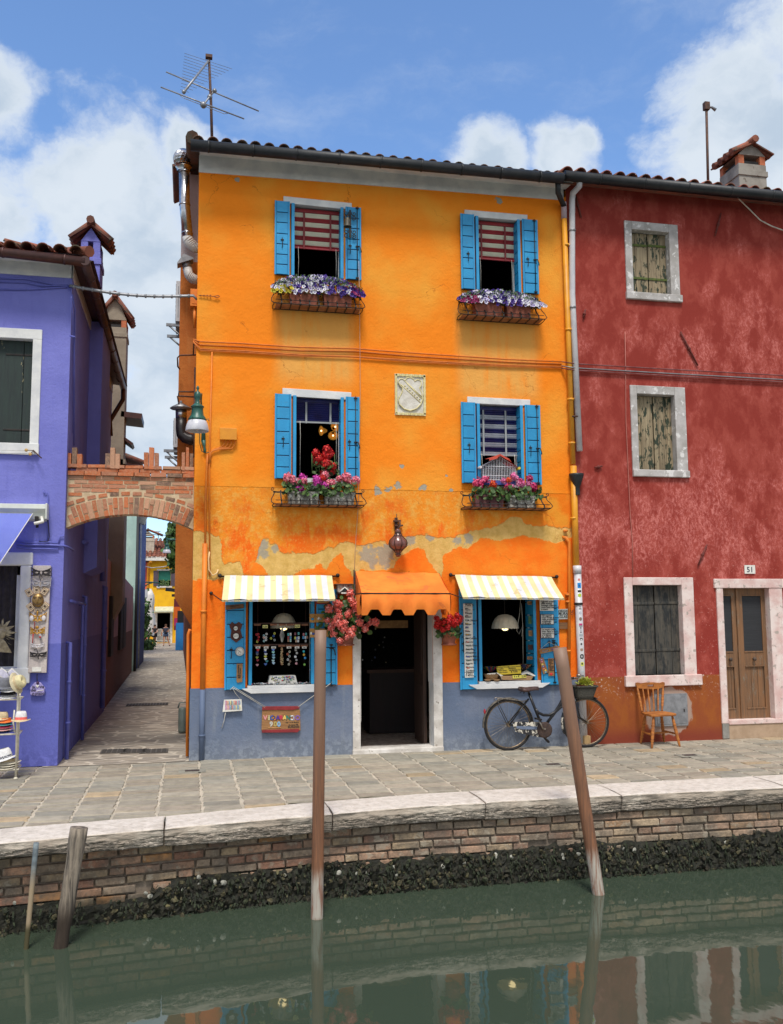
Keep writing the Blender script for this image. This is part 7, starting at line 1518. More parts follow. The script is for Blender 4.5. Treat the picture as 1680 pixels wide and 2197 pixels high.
o=M();bb=B(945,1500);st_=B(822,1190);ht_t,ht_b=B(1178,1085),B(1215,1215)
o.tube([st_,bb],.019,10);o.tube([B(880,1330),B(905,1362),B(950,1383),B(1000,1384),B(1050,1360),B(1090,1300),B(1165,1150),B(1185,1110)],.020,10);o.tube([bb,B(1060,1350),B(1160,1265),B(1205,1185)],.020,10)
o.tube([ht_t+Vector((0,0,.05)),ht_b],.019,10)
for s_ in(-1,1):o.tube([B(820,1240)+Vector((0,s_*.01,0)),rw+Vector((0,s_*.045,0))],.010,8);o.tube([bb+Vector((0,s_*.02,0)),rw+Vector((0,s_*.045,0))],.011,8);o.tube([ht_b+Vector((0,s_*.02,-.01)),B(1235,1300)+Vector((0,s_*.045,0)),B(1262,1400)+Vector((0,s_*.045,0)),fw+Vector((0,s_*.045,0))],.010,8);o.tube([B(535,1255)+Vector((0,s_*.05,0)),rw+Vector((0,s_*.05,0))],.005,6)
o.build('frame',mBKF,bk)
o=M();sd_=B(825,1160);prof=[(748,1135,.105),(770,1138,.11),(800,1140,.09),(840,1135,.05),(880,1133,.028),(905,1134,.02)]
vs=[]
for px,py,w_ in prof:
 p=B(px,py)
 for k in range(9):a=math.pi*k/8;vs.append((p.x,YBK+w_*math.cos(a),p.z-.03+.034*math.sin(a)))
 for k in range(9):a=math.pi*k/8;vs.append((p.x,YBK-w_*math.cos(a)*.98,p.z-.045-.018*math.sin(a)*(w_/.11)))
fs=[(i*18+k,i*18+(k+1)%18,(i+1)*18+(k+1)%18,(i+1)*18+k)for i in range(5)for k in range(18)]+[tuple(range(18))[::-1],tuple(range(90,108))]
o.add(vs,fs,0,1.0,True);o.tube([B(822,1195),B(822,1160)],.012,8,1)
for s_ in(-1,1):
 o.tube([B(752,1150)+Vector((0,s_*.05,0)),B(800,1180)+Vector((0,s_*.03,0)),B(880,1150)],.004,5,1)
 cz=B(765,1170);o.tube([(cz.x+.012*math.cos(k*.9),YBK+s_*.06+.012*math.sin(k*.9),cz.z+.025-k*.003)for k in range(20)],.003,4,1)
o.build('saddle',[mat('brown_leather',srgb(84,62,56),srgb(60,44,42),14,0.5,0.2),mIRON],bk)
o=M();hs=B(1185,1075);o.tube([B(1190,1100),B(1182,1062)],.014,8,1)
for s_ in(-1,1):o.tube([hs+Vector((0,0,.02)),hs+Vector((.05,s_*.1,.03)),hs+Vector((.02,s_*.22,.05)),hs+Vector((-.10,s_*.25,.045))],.010,8,1);o.tube([hs+Vector((-.05,s_*.25,.048)),hs+Vector((-.17,s_*.25,.035))],.016,8,0)
o.tube([hs+Vector((-.02,-.23,.04)),hs+Vector((-.10,-.22,.00)),hs+Vector((-.26,-.22,-.01))],.005,6,1)
hb=o.build('handlebar',[mIRON,mCHR],bk)
o=M();p=hs+Vector((.08,-.12,.07));o.ball(p,.035,10,8,0,1.0,(1,1,.8));o.build('bell',mCHR,bk)
def fender(c,r_,a0,a1,mt_,w_=.028):
 o=M();vs=[];n_=28
 for k in range(n_+1):
  a=a0+(a1-a0)*k/n_
  for s_,dr in((-1,-.012),(-.5,0),(.5,0),(1,-.012)):vs.append((c.x+(r_+dr)*math.cos(a),c.y+s_*w_,c.z+(r_+dr)*math.sin(a)))
 fs=[(i*4+k,i*4+k+1,i*4+k+5,i*4+k+4)for i in range(n_)for k in range(3)];o.add(vs,fs,0,1.0,True);o.add([Vector(v)+(c-Vector(v)).normalized()*.002 for v in vs],[f[::-1]for f in fs],0,1.0,True);return o.build('mudguard',mt_,bk)
fender(rw,rad+.022,R(0),R(185),mat('dark_fender',srgb(62,58,56),srgb(120,114,104),24,0.45,0.1,metal=.3));fender(fw,rad+.022,R(60),R(205),mFEN)
o=M();o.prism([(B(px,py).x,B(px,py).z)for px,py in[(665,1440),(960,1440),(1000,1465),(1015,1510),(1005,1555),(960,1580),(900,1575),(760,1545),(690,1525)]],(0,YBK-.055,0),XA,ZA,(0,.004,0),0)
o.lathe((B(948,1510).x,YBK-.056,B(948,1510).z),[(.11,0),(.108,.008),(.085,.010),(.03,.011),(0,.011)],30,1,axis=(0,-1,0));
o.prism([(B(px,py).x,B(px,py).z)for px,py in[(700,1475),(880,1480),(880,1505),(760,1505),(700,1495)]],(0,YBK-.060,0),XA,ZA,(0,.004,0),2)
o.build('chain_guard',[mFEN,mat('rusty_disc',srgb(48,36,34),srgb(70,52,44),16,0.7,0.3),mPLINTH],bk)
o=M();a_=B(948,1505,YBK-.08);o.tube([(bb.x,YBK-.085,bb.z),(bb.x,YBK+.09,bb.z)],.012,8);o.tube([B(950,1510,YBK-.085),B(908,1425,YBK-.085)],.009,8);p=B(905,1418,YBK-.12);o.obox(p,(.045,.03,.012),Matrix.Rotation(.2,3,'Y'),1);o.tube([B(945,1500,YBK+.09),B(975,1590,YBK+.09)],.009,8);p=B(980,1605,YBK+.12);o.obox(p,(.04,.03,.012),Matrix.Rotation(.8,3,'Y'),1);o.build('pedals',[mCHR,mIRON],bk)
o=M()
for s_ in(-1,1):o.tube([B(525,1262)+Vector((0,s_*.055,0)),B(535,1235)+Vector((0,s_*.06,0)),B(570,1233)+Vector((0,s_*.06,0)),B(700,1248)+Vector((0,s_*.06,0)),B(770,1262)+Vector((0,s_*.03,0)),B(812,1250)],.005,6)
for px in(560,600,650,700):o.tube([B(px,1238+(px-560)*.08)+Vector((0,-.06,0)),B(px,1238+(px-560)*.08)+Vector((0,.06,0))],.004,6)
o.tube([B(545,1240),B(600,1262),B(760,1292)],.005,6);o.build('luggage_rack',mCHR,bk)
o=M();p=B(432,1352);o.ball(p,.022,10,8,0,1.0,(.7,1,1.6));o.build('tail_light',mat('red_lens',srgb(168,40,52),srgb(140,30,40),9,0.2,0),bk)
m_,n,b=newmat('dark_wicker');pos=n.new('ShaderNodeTexCoord').outputs['Object']
w1=n.new('ShaderNodeTexWave',wave_type='BANDS',bands_direction='Z');n.put(w1.inputs['Vector'],pos);w1.inputs['Scale'].default_value=22;w1.inputs['Distortion'].default_value=3;w1.inputs['Detail Scale'].default_value=3
w2=n.new('ShaderNodeTexWave',wave_type='BANDS',bands_direction='X');n.put(w2.inputs['Vector'],pos);w2.inputs['Scale'].default_value=16
h=n.math('MULTIPLY',w1.outputs['Fac'],n.math('ADD',.5,w2.outputs['Fac']));n.put(b.inputs['Base Color'],n.mix(h,srgb(34,34,32),srgb(96,94,84)));b.inputs['Roughness'].default_value=.8;setbump(n,b,h,.8,.01)
o=M();zt_,zb_=B(1310,1128).z,B(1310,1240).z;xa,xb,xc,xd=B(1215,1128).x,B(1408,1128).x,B(1238,1240).x,B(1375,1240).x
def ringpts(x0,x1,z,d):
 cx,hx=(x0+x1)/2,(x1-x0)/2;return[(cx+hx*(abs(math.cos(a))**.5)*(1 if math.cos(a)>0 else-1),YBK+d*(abs(math.sin(a))**.5)*(1 if math.sin(a)>0 else-1),z)for a in[2*math.pi*k/32 for k in range(32)]]
rings=[ringpts(xc,xd,zb_,.09)]+[ringpts(xc+(xa-xc)*t,xd+(xb-xd)*t,zb_+(zt_-zb_)*t,.09+.04*t)for t in(.25,.5,.75,1)]+[ringpts(xa+.012,xb-.012,zt_,.118),ringpts(xa+.02,xb-.02,zt_-.04,.11)]
vs=[p for r_ in rings for p in r_];fs=[(i*32+k,i*32+(k+1)%32,(i+1)*32+(k+1)%32,(i+1)*32+k)for i in range(len(rings)-1)for k in range(32)]+[tuple(range(32))[::-1],tuple(range(len(rings)*32-32,len(rings)*32))]
o.add(vs,fs,0,1.0,True)
for z in(zt_,):o.tube(ringpts(xa-.004,xb+.004,z,.134),.012,6,closed=True)
o.build('basket',m_,bk)
o=M();pt=B(1285,1120);
t=thing('basket_plant','feathery yellow green plant in a small terracotta pot in the bicycle basket','plant',(pt.x,YBK,zt_-.03))
o.lathe((pt.x,YBK,zt_-.04),[(.06,0),(.075,.055),(.08,.06),(.07,.06),(0,.05)],18);o.build('pot',mTERRA,t)
o=M()
for k in range(240):
 a,e=rnd.uniform(0,6.28),rnd.uniform(.1,1.4);d=Vector((math.cos(a)*math.cos(e),math.sin(a)*math.cos(e)*.8,math.sin(e)));L=rnd.uniform(.07,.125);c0=Vector((pt.x+.03+rnd.uniform(-.04,.06),YBK+rnd.uniform(-.03,.03),zt_+.02))
 pts=[c0,c0+d*L*.5,c0+d*L+Vector((0,0,-.02))];k_=rnd.uniform(.6,1.3);s_=d.cross(ZA).normalized()*.009
 for q0,q1 in zip(pts,pts[1:]):o.add([q0-s_,q0+s_,q1+s_*1.2,q1-s_*1.2],[(0,1,2,3)],0,(k_,k_,k_))
 for j in range(2):q=pts[1].lerp(pts[2],rnd.random());r_=s_*1.6+Vector((0,0,rnd.uniform(-.01,.015)));o.add([q,q+r_,q+r_+d*.02,q+d*.02],[(0,1,2,3)],0,(k_,k_*1.05,k_))
o.build('leaves',mat('lime_leaf',srgb(160,164,54),srgb(186,184,84),9,0.7,0,attr=True),t)
o=M();p=P('c2',1320,1635,-.10);o.box(p.x-.045,-.18,.03,p.x+.045,-.06,.14);o2=P('c2',1275,1430,-.06);
tag(o.build('cardboard_box',mat('cardboard',srgb(196,162,112),srgb(178,146,100),6,0.9)),'small tan cardboard box on the paving behind the front bicycle wheel','box')
mCHW=m_wood('honey_chair_wood',srgb(176,108,42),srgb(136,80,32),(6,6,30))
ch=thing('wooden_chair','honey coloured spindle back wooden chair under the blackened ground floor window','chair',tuple(G('c3',545,1825)))
FL,FR_,BL2,BR_=G('c3',483,1860),G('c3',738,1845),G('c3',380,1815),G('c3',595,1802)
ctr=(FL+FR_+BL2+BR_)/4;fx=(FR_-FL+BR_-BL2).normalized();fy=(BL2-FL+BR_-FR_).normalized();fy=(fy-fx*fy.dot(fx)*.5).normalized()
SZ=0.45;S=lambda u,v,z:ctr+fx*u+fy*v+Vector((0,0,z))
o=M();pts=[(-.17,.19),(-.2,.08),(-.215,-.06),(-.205,-.17),(-.13,-.205),(-.04,-.195),(.04,-.195),(.13,-.205),(.205,-.17),(.215,-.06),(.2,.08),(.17,.19)]
o.prism(pts,S(0,0,SZ-.035),fx,fy,(0,0,.032));o.build('seat',mCHW,ch,bevel=.008)
def turned(o,a,b_,r_,n_=26):
 L=[];rr=[]
 for k in range(n_+1):
  t=k/n_;q=1+.25*math.sin(math.pi*t);
  for c_ in(.28,.34,.40,.74,.80):q*=1-.38*math.exp(-((t-c_)/.012)**2)
  q*=1+.25*math.exp(-((t-.31)/.02)**2)+.2*math.exp(-((t-.77)/.02)**2)
  L.append(a+(b_-a)*t);rr.append(r_*q*(.72+.28*min(1,(1-abs(2*t-1))*2.2)))
 o.tube(L,rr,12)
seatc={0:(-.15,-.14),1:(.15,-.14),2:(-.13,.13),3:(.13,.13)};feet=[FL,FR_,BL2,BR_];tops=[S(*seatc[k],SZ-.03)for k in range(4)]
for k in range(4):o=M();turned(o,tops[k],feet[k]+Vector((0,0,.0)),.019);o.build('leg',mCHW,ch)
o=M();L_=[tops[k].lerp(feet[k],.6)for k in range(4)];turned(o,L_[0],L_[2],.011);turned(o,L_[1],L_[3],.011);turned(o,L_[0].lerp(L_[2],.5),L_[1].lerp(L_[3],.5),.011);o.build('stretcher',mCHW,ch)
TRL,TRR=P('c3',350,1300,S(-.17,.2,1).y+.08),P('c3',585,1295,S(.17,.2,1).y+.08)
base=[S(-.165+.33*k/5,.165,SZ)for k in range(6)]
for k in range(6):
 o=M();turned(o,TRL.lerp(TRR,k/5)+Vector((0,0,-.01)),base[k],.0155 if k in(0,5)else.0095);o.build('back_spindle',mCHW,ch)
o=M();u_=(TRR-TRL);W_=u_.length;u_.normalize();nrm=Vector((-u_.y,u_.x,0)).normalized();Z0=TRL.lerp(TRR,.5)
topr=[(-.5,-.03),(-.56,.03),(-.55,.058),(-.48,.062),(-.38,.052),(-.2,.062),(.2,.062),(.38,.052),(.48,.062),(.55,.058),(.56,.03),(.5,-.03),(.3,-.035),(-.3,-.035)]
for poly in([(-.5,-.02),(-.56,.03),(-.55,.06),(-.47,.064),(-.36,.052),(-.12,.062),(-.12,-.035)],[(.12,-.035),(.12,.062),(.36,.052),(.47,.064),(.55,.06),(.56,.03),(.5,-.02)],[(-.12,-.035),(-.12,.002),(.12,.002),(.12,-.035)],[(-.12,.03),(-.12,.062),(.12,.062),(.12,.03)]):
 o.prism([(p_*W_,q_)for p_,q_ in poly],Z0-nrm*.011,u_,ZA,nrm*.022)
o.build('top_rail',mCHW,ch)
VX=-1.575
vh=thing('violet_house','violet house with dark green shutters on the left corner of the alley','house',(-4,0,0))
a_,b_=P('z1',270,1200),P('z1',255,2045);V1=(-3.2,a_.x,b_.z,a_.z)
a_,b_=P('z2',130,805),P('z2',118,1440);V2=(-3.2,a_.x,b_.z,a_.z)
o=M();holed(o,-7,VX,0,6.45,0,.25,[V1,V2],0,1)
YE_V=6.6
o.poly([(VX,0,0),(VX,YE_V,0),(VX,YE_V,6.45),(VX,0,6.45)]);o.poly([(-7,YE_V,0),(VX,YE_V,0),(VX,YE_V,6.45),(-7,YE_V,6.45)][::-1]);o.poly([(-7,0,0),(-7,0,6.45),(-7,YE_V,6.45),(-7,YE_V,0)])
o.build('wall',[mPUR,mWHITE],vh)
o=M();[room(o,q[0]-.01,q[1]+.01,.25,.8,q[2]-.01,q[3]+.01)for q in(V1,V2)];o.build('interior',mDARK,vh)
zc_=P('z1',300,690).z;o=M();o.prism([(-7,zc_),(VX+.004,zc_-.0),(VX+.004,6.5),(-7,6.5)],(0,-.015,0),XA,ZA,(0,.02,0));o.box(VX-.01,-.015,zc_+.0,VX+.012,YE_V,6.5);o.poly([(-7,-.3,6.47),(-1.3,-.3,6.47),(-1.3,0,6.5),(-7,0,6.5)][::-1]);o.poly([(-1.28,-.3,6.47),(-1.28,YE_V,6.47),(VX,YE_V,6.5),(VX,-.3,6.5)],1);o.build('cornice_band',[mWHITE,mGUTB],vh)
o=M();a_,b_=P('D',0,541,-.36),P('D',183,562,-.36);d_=(b_-a_)/(b_.x-a_.x);e_=a_+d_*(-7-a_.x);o.tube([e_,b_],.062,14)
for k in range(6):p=b_-d_*(.25+k*.75);o.tube([p-d_*.012,p+d_*.012],.068,14)
cg=Vector((b_.x,-.36,b_.z));o.tube([cg+Vector((0,-.05,0)),(cg.x+.02,YE_V,cg.z)],.062,14)
for k in range(9):p=Vector((cg.x+.01,.2+k*.7,cg.z));o.tube([p,p+Vector((0,.02,0))],.068,14)
o.tube([(cg.x+.02,YE_V-.1,cg.z),(cg.x+.02,YE_V-.1,cg.z-.25),(VX-.02,YE_V-.1,cg.z-.7),(VX+.0,YE_V-.1,cg.z-1.0)],.045,10);o.build('gutter',mGUTB,vh)
o=M();hz=6.53;o.poly([(-7,-.34,hz),(-1.36,-.34,hz),(-3.6,2.3,hz+.75),(-7,2.3,hz+.75)]);o.poly([(-1.36,-.34,hz-.02),(-1.36,6.7,hz-.02),(-3.6,6.7,hz+.75),(-3.6,2.3,hz+.75)])
tiles(o,-7,-1.5,-.36,hz+.005,R(17),5,.20,clip=lambda x,d:x<-1.3-d*.95);tiles(o,-.1,6.5,1.42,hz-.01,R(17),5,.2,axis='y',clip=lambda x,d:x>-.4+d*.95)
o.tube([(-1.33,-.33,hz+.05),(-3.6,2.3,hz+.80)],[.075,.085],8,0,.9);vr=o.build('roof',mTILE,vh)
mDKG=m_wood('dark_green_boards',srgb(34,50,46),srgb(28,40,40),(20,20,2),srgb(176,166,130),(.66,.68))
fo_,fi=P('z1',343,1125),P('z1',335,2110)
o=M();o.box(-3.35,-.02,V1[3]-.003,fo_.x,.12,V1[3]+.13);o.box(V1[1]-.003,-.02,V1[2]-.04,fo_.x,.12,V1[3]-.003);w1_=tag(o.build('window',mWHITE,vh,bevel=.006),'upper window with closed dark green shutters')
o=M();o.box(-3.35,-.05,V1[2]-.14,fo_.x+.01,.14,V1[2]);o.build('sill',mWHITE,w1_,bevel=.008)
xm=P('z1',178,1500).x
for xa,xb in((V1[1]-.62,xm-.003),(xm+.003,V1[1]-.005)):
 o=M();o.box(xa,.09,V1[2]+.005,xb,.12,V1[3]-.01);
 for t in(.14,.86):z=V1[2]+(V1[3]-V1[2])*t;o.box(max(xa,xb-.22),.084,z-.012,xb,.09,z+.012,1)
 o.build('shutter',[mDKG,mIRON],w1_,bevel=.003)
f2=P('z2',207,725);o=M();o.box(-3.4,-.03,V2[3]-.003,f2.x,.12,f2.z);o.box(V2[1]-.003,-.03,V2[2]-.03,f2.x-.01,.12,V2[3]-.003);w2_=tag(o.build('window',mWHITE,vh,bevel=.02),'ground floor window with a dark curtain')
o=M();sx=P('z2',187,1500).x;o.box(-3.4,-.06,P('z2',187,1535).z,sx,.14,V2[2]-.005);o.build('sill',mWHITE,w2_,bevel=.01)
o=M();cx=M();n_=60;vs=[]
for k in range(n_+1):x=V2[0]+(V2[1]-V2[0]-.06)*k/n_;y=.13+.02*math.sin(k*1.3)+.008*math.sin(k*3.1);vs+=[(x,y,V2[2]),(x,y,V2[3])]
o.add(vs,[(2*k,2*k+2,2*k+3,2*k+1)for k in range(n_)],0,1.0,True);o.build('curtain',mat('dark_curtain',srgb(58,52,56),srgb(44,40,44),12,.9,.1,80),w2_)
o=M();o.box(V2[1]-.06,.10,V2[2]-.02,V2[1]-.015,.14,V2[3]-.12);o.box(-3.2,.08,V2[2]-.03,V2[1],.14,V2[2]+.01);o.build('window_frame',mWHITE,w2_)
o=M();o.tube([P('e5',0,0)if False else P('z2',205,90,-.05),P('z2',258,140,-.12)],.008,6);o.tube([P('z2',0,90,-.1),P('z2',165,92,-.1)],.003,4,1);o.tube([P('z2',0,110,-.1),P('z2',185,118,-.1)],.003,4,1)
for px,py in((163,90),(188,115)):o.ball(P('z2',px,py,-.1),.022,8,6,2,1.0,(1,.5,1))
o.tube([P('z2',165,90,-.1),P('z2',205,92,-.06),P('z2',188,115,-.1)],.006,5)
tag(o.build('line_pulley',[mRUST,mCORD,mat('pulley_ochre',srgb(186,150,90))]),'rusty clothes line bracket with two small pulleys under the dark green shutters','pulley')
o=M();o.tube([P('e5',905,0,-.02),P('e5',890,50,-.02),P('e5',990,65,-.02),P('e5',990,130,-.02),P('e5',975,1090,-.02)],.009,6)
for py,yy in((1070,.012),(1110,.014),(1190,.010)):o.tube([P('e5',340,py-15,-.02),P('e5',560,py+15,-.025),P('e5',1000,py+20 if py>1080 else py,-.025),P('e5',1200,py+30,-.02)]+([P('e5',1320,1145,-.02),P('e5',1400,1170,.1),P('e5',1510,1240,.4)]if py==1110 else[]),yy,6)
o.tube([P('e5',1200,1110,-.02),P('e5',1215,1020,-.02),P('e5',1240,960,-.02),P('e5',1320,950,-.02)],.008,6)
for py in(710,740,800):o.tube([P('z1',-10,py-5,-.02),P('z1',200,py if py<790 else py-3,-.02),P('z1',350,py+30 if py<790 else 790,-.02),P('z1',470,765 if py<790 else 782,-.02),P('z1',550,768+(py-740)*.15,-.02)],.011,6)
def S2(k,px,py,x=VX+.03):
 v=ray(*dpx(k,px,py));return CAM+v*((x-CAM.x)/v.x)
o.tube([P('z1',550,780,-.02),S2('z1',585,850),S2('z1',605,960),S2('z1',600,1300),S2('z1',598,2060)],.011,6)
o.tube([S2('z1',575,860),S2('z1',590,1000),S2('z1',590,1960)],.007,6)
o.tube([S2('z1',565,1172,VX),S2('z1',600,1180,VX+.06),S2('z1',608,1190,VX+.06)],.012,6);o.build('conduits',mPIPEP,vh)
o=M()
for(x0,y0,x1,y1,r_)in((435,1285,395,2010,.028),(515,1050,475,1610,.020),(535,1000,484,1890,.026),(655,940,625,1690,.045)):
 a_=S2('z2',x0,y0,VX+.05);b_=Vector((a_.x,a_.y,P('z2',x1,y1,a_.y).z));b_.z=max(0,b_.z);o.tube([a_+Vector((-.05,0,0.0)),a_,b_],r_,10)
 for t in(.35,.7):p=a_.lerp(b_,t);o.tube([p,p+Vector((0,0,.03))],r_*1.25,10)
o.tube([S2('z2',440,1025,VX+.04),S2('z2',535,1050,VX+.04)],.02,8);o.tube([S2('z2',520,660,VX+.04),S2('z2',620,690,VX+.04)],.03,8);o.tube([S2('z2',640,520,VX+.05),S2('z2',640,900,VX+.05)],.05,10);o.build('downpipe',mPIPEP,vh)
def breast(x0,x1,y0,y1,zb,zs,zt,mt,parent,name='chimney_breast'):
 o=M();
 o.add([(x0,y0,zb),(x1,y0,zs),(x1,y0,zt),(x0,y0,zt),(x0,y1,zb),(x1,y1,zs),(x1,y1,zt),(x0,y1,zt)],[(0,1,2,3),(4,7,6,5),(0,4,5,1),(1,5,6,2),(3,2,6,7)])
 return o.build(name,mt,parent)
yb_=2.3;xr=P('D',216,900,yb_).x;breast(VX-.01,xr,yb_,3.7,P('D',181,1231,yb_).z,P('D',204,1217,yb_).z,6.46,mPUR,vh)
pc=P('z1',745,450,2.9);w_=P('z1',805,700,2.6).x-P('z1',680,700,2.6).x
chimney('chimney',(pc.x,2.9),w_*1.3,.5,6.5,P('z1',740,478,2.6).z,[mPUR,mPUR,mSOOTDARK],vr,P('z1',905,450,2.6).x-P('z1',530,450,2.6).x,rise=.27)
t=thing('violet_awning','violet canvas awning sloping from a white cassette on the violet house','awning',P('e5',900,560,-.1))
a_,b_=P('e5',0,265,-.14),P('e5',945,490,-.14);a2=P('e5',945,275,-.14)
o=M();o.prism([(0,0),(-.15,-.01),(-.16,-.07),(-.12,-.12),(-.10,-.20),(0,-.22)],(-3.4,0,a2.z),YA,ZA,(a2.x+3.4,0,0));o.box(a2.x-.001,-.17,a2.z-.20,a2.x+.02,0,a2.z+.0);o.build('cassette',mat('cream_aluminium',srgb(204,208,200),srgb(190,194,188),6,.45,.05),t,bevel=.004)
A1=Vector((P('e5',665,580,-.14).x,-.14,P('e5',665,580,-.14).z));
v=ray(*dpx('e5',0,1520));yE=-.95;E1=P('e5',0,1520,yE);dd=(E1-A1);E1=A1+dd*1.25;L0=Vector((-3.6,A1.y,A1.z));L1=Vector((-3.6,E1.y,E1.z));up_=Vector((0,.012,.06))
o=M();o.add([A1+up_,E1,L1,L0+up_],[(0,1,2,3),(3,2,1,0)]);o.tube([A1+up_,E1],.006,5,1);o.build('canvas',[mat('violet_canvas',srgb(150,164,244),srgb(142,156,240),3,.85,.2,80),mPAPER],t)
o=M();o.tube([P('e5',855,560,-.12),P('e5',880,650,-.2),P('e5',700,690,-.22)],.022,6);o.box(P('e5',720,560,-.14).x,-.16,P('e5',720,640,-.14).z,P('e5',790,560,-.14).x,-.1,P('e5',720,540,-.14).z,1);o.tube([P('e5',765,640,-.14),P('e5',765,775,-.14)],.018,6,1)
o.tube([P('e5',930,515,-.08),P('e5',985,600,-.03),P('e5',1015,950,-.03),P('e5',990,1055,-.03),P('e5',800,1055,-.03)],.006,6,1);o.build('arm',[mPAPER,mIRON],t)
y=-.07;t=thing('mask_board','tall narrow linen covered board on the violet wall carrying carnival masks','display board',P('c8',335,1150,y))
o=M();o.prism(quadpoly('c8',[(295,188),(455,188),(415,1150),(250,1148)],y),(0,y,0),XA,ZA,(0,.05,0));o.build('board',mat('linen',srgb(196,186,180),srgb(182,172,168),40,.95,.3,120),t,bevel=.005)
o=M();p=P('c8',330,1120,y-.004);o.box(p.x-.055,y-.008,p.z-.025,p.x+.055,y-.002,p.z+.03);o.build('price_card',mPAPER,t)
def eye_mask(name,label,cx,cy,w_,h_,mt,extra=None,dark=True,k='c8',horns=.3):
 """half mask with wings and two eye holes, curved like a face"""
 c=P(k,cx,cy,y-.02);W2=w_/2;o=M()
 outl=[(-1,.75+horns),(-.8,.5),(-.45,.45),(-.12,.15),(0,.32),(.12,.15),(.45,.45),(.8,.5),(1,.75+horns),(.95,.1),(.98,-.7),(.72,-.35),(.45,-.62),(.2,-.45),(0,-.8),(-.2,-.45),(-.45,-.62),(-.72,-.35),(-.98,-.7),(-.95,.1)]
 def pt(u,v_,dz=0):return Vector((c.x+u*W2,y-.035+.028*abs(u)**1.6-dz,c.z+v_*h_/2))
 ctr_={}
 for s_ in(-1,1):
  eye=[(s_*(.42+.22*math.cos(a)),-.05+.20*math.sin(a))for a in[2*math.pi*q/10 for q in range(10)]]
  half=[q for q in outl if q[0]*s_>=0 or abs(q[0])<.01]
  half=sorted(half+[(0.0,-.8),(0,.32)],key=lambda q:math.atan2(q[1]+.05,(q[0]-s_*.42)))
  half=[h_q for i,h_q in enumerate(half)if i==0 or h_q!=half[i-1]]
  ring=[(min(range(10),key=lambda j:abs(math.atan2(math.sin(math.atan2(q[1]+.05,q[0]-s_*.42)-math.atan2(eye[j][1]+.05,eye[j][0]-s_*.42)),math.cos(math.atan2(q[1]+.05,q[0]-s_*.42)-math.atan2(eye[j][1]+.05,eye[j][0]-s_*.42))))),q)for q in half]
  for i in range(len(ring)):
   (ja,qa),(jb,qb)=ring[i],ring[(i+1)%len(ring)]
   ea,eb=eye[ja],eye[jb]
   P4=[pt(*ea),pt(*eb),pt(*qb),pt(*qa)]
   if ja==jb:o.add([P4[0],P4[2],P4[3]],[(0,1,2),(2,1,0)])
   else:o.add(P4,[(0,1,2,3),(3,2,1,0)])
  o.tube([pt(*e,.003)for e in eye],.0035,5,closed=True)
 o.tube([pt(*q,.002)for q in outl],.005,5,closed=True)
 if extra:extra(o,c,pt)
 return tag(o.build(name,mt),label,'mask','carnival masks on the linen board')
mLACE=mat('black_lace',srgb(40,36,38),srgb(60,56,58),60,.7,.4,90);mLACEG=mat('grey_lace',srgb(142,140,146),srgb(166,164,168),60,.8,.4,90);mGOLD=mat('gold_leaf',srgb(206,160,70),srgb(168,120,50),24,.35,.3,60,metal=.6);mWLACE=mat('white_lace',srgb(216,212,212),srgb(196,192,194),60,.8,.4)
rb=lambda o,c,pt,mi=0:o.tube([c+Vector((.0,-.04,-.02)),c+Vector((.02,-.045,-.06)),c+Vector((.0,-.04,-.10)),c+Vector((-.015,-.035,-.05))],.006,5,mi)
eye_mask('carnival_mask','black lace butterfly mask, topmost on the linen board',370,250,.25,.13,mLACE,rb)
eye_mask('carnival_mask','grey lace butterfly mask below the black one at the top',365,345,.245,.13,mLACEG)
c=P('c8',340,500,y-.02);t=thing('carnival_mask','golden smiling face mask crowned with playing cards','mask',tuple(c),'carnival masks on the linen board')
o=M();o.ball((c.x,y-.02,c.z),.078,18,14,0,1.0,(.92,.6,1.12));o.ball((c.x,y-.07,c.z-.004),.014,8,8,0,1.0,(.8,1,2.2));o.tube([(c.x-.045,y-.052,c.z-.03),(c.x-.025,y-.068,c.z-.052),(c.x,y-.072,c.z-.058),(c.x+.025,y-.068,c.z-.052),(c.x+.045,y-.052,c.z-.03)],.005,6,1)
for s_ in(-1,1):o.ball((c.x+s_*.032,y-.058,c.z+.022),.012,8,6,1,1.0,(1.3,.5,.6));o.tube([(c.x+s_*.012,y-.066,c.z+.04),(c.x+s_*.034,y-.064,c.z+.052),(c.x+s_*.058,y-.048,c.z+.036)],.004,5)
o.build('face',[mat('old_gold',srgb(160,130,78),srgb(120,94,56),16,.4,.3,50,metal=.5),mat('mask_brown',srgb(60,42,30))],t)
for dx,dz,ang in((-.11,.10,30),(-.02,.13,2),(.075,.115,-32),(-.085,-.085,40),(.085,-.075,-40),(.005,-.125,3)):
 o=M();m3=Matrix.Rotation(-R(ang),3,'Y');cc=Vector((c.x+dx,y-.012,c.z+dz));hs_=(.038,.003,.048)if abs(dz)>.1 and dz>0 or abs(dx)>.05 else(.048,.003,.026)
 o.obox(cc,hs_,m3,0);o.obox(cc-Vector((0,.004,0)),(hs_[0]*.86,.002,hs_[2]*.88),m3,1);o.obox(cc-Vector((0,.0065,0)),(hs_[0]*.6,.0015,hs_[2]*.62),m3,2);o.obox(cc-Vector((0,.0085,0)),(hs_[0]*.5,.001,hs_[2]*.52),m3,1)
 for j in(-1,0,1):o.obox(cc-Vector((0,.0105,0))+m3@Vector((j*hs_[0]*.25,0,0)),(.004,.001,hs_[2]*.3),m3,2)
 o.build('card',[mat('card_tan',srgb(160,122,84)),mat('card_cream',srgb(204,184,156)),mat('mask_brown',(0,0,0))],t)
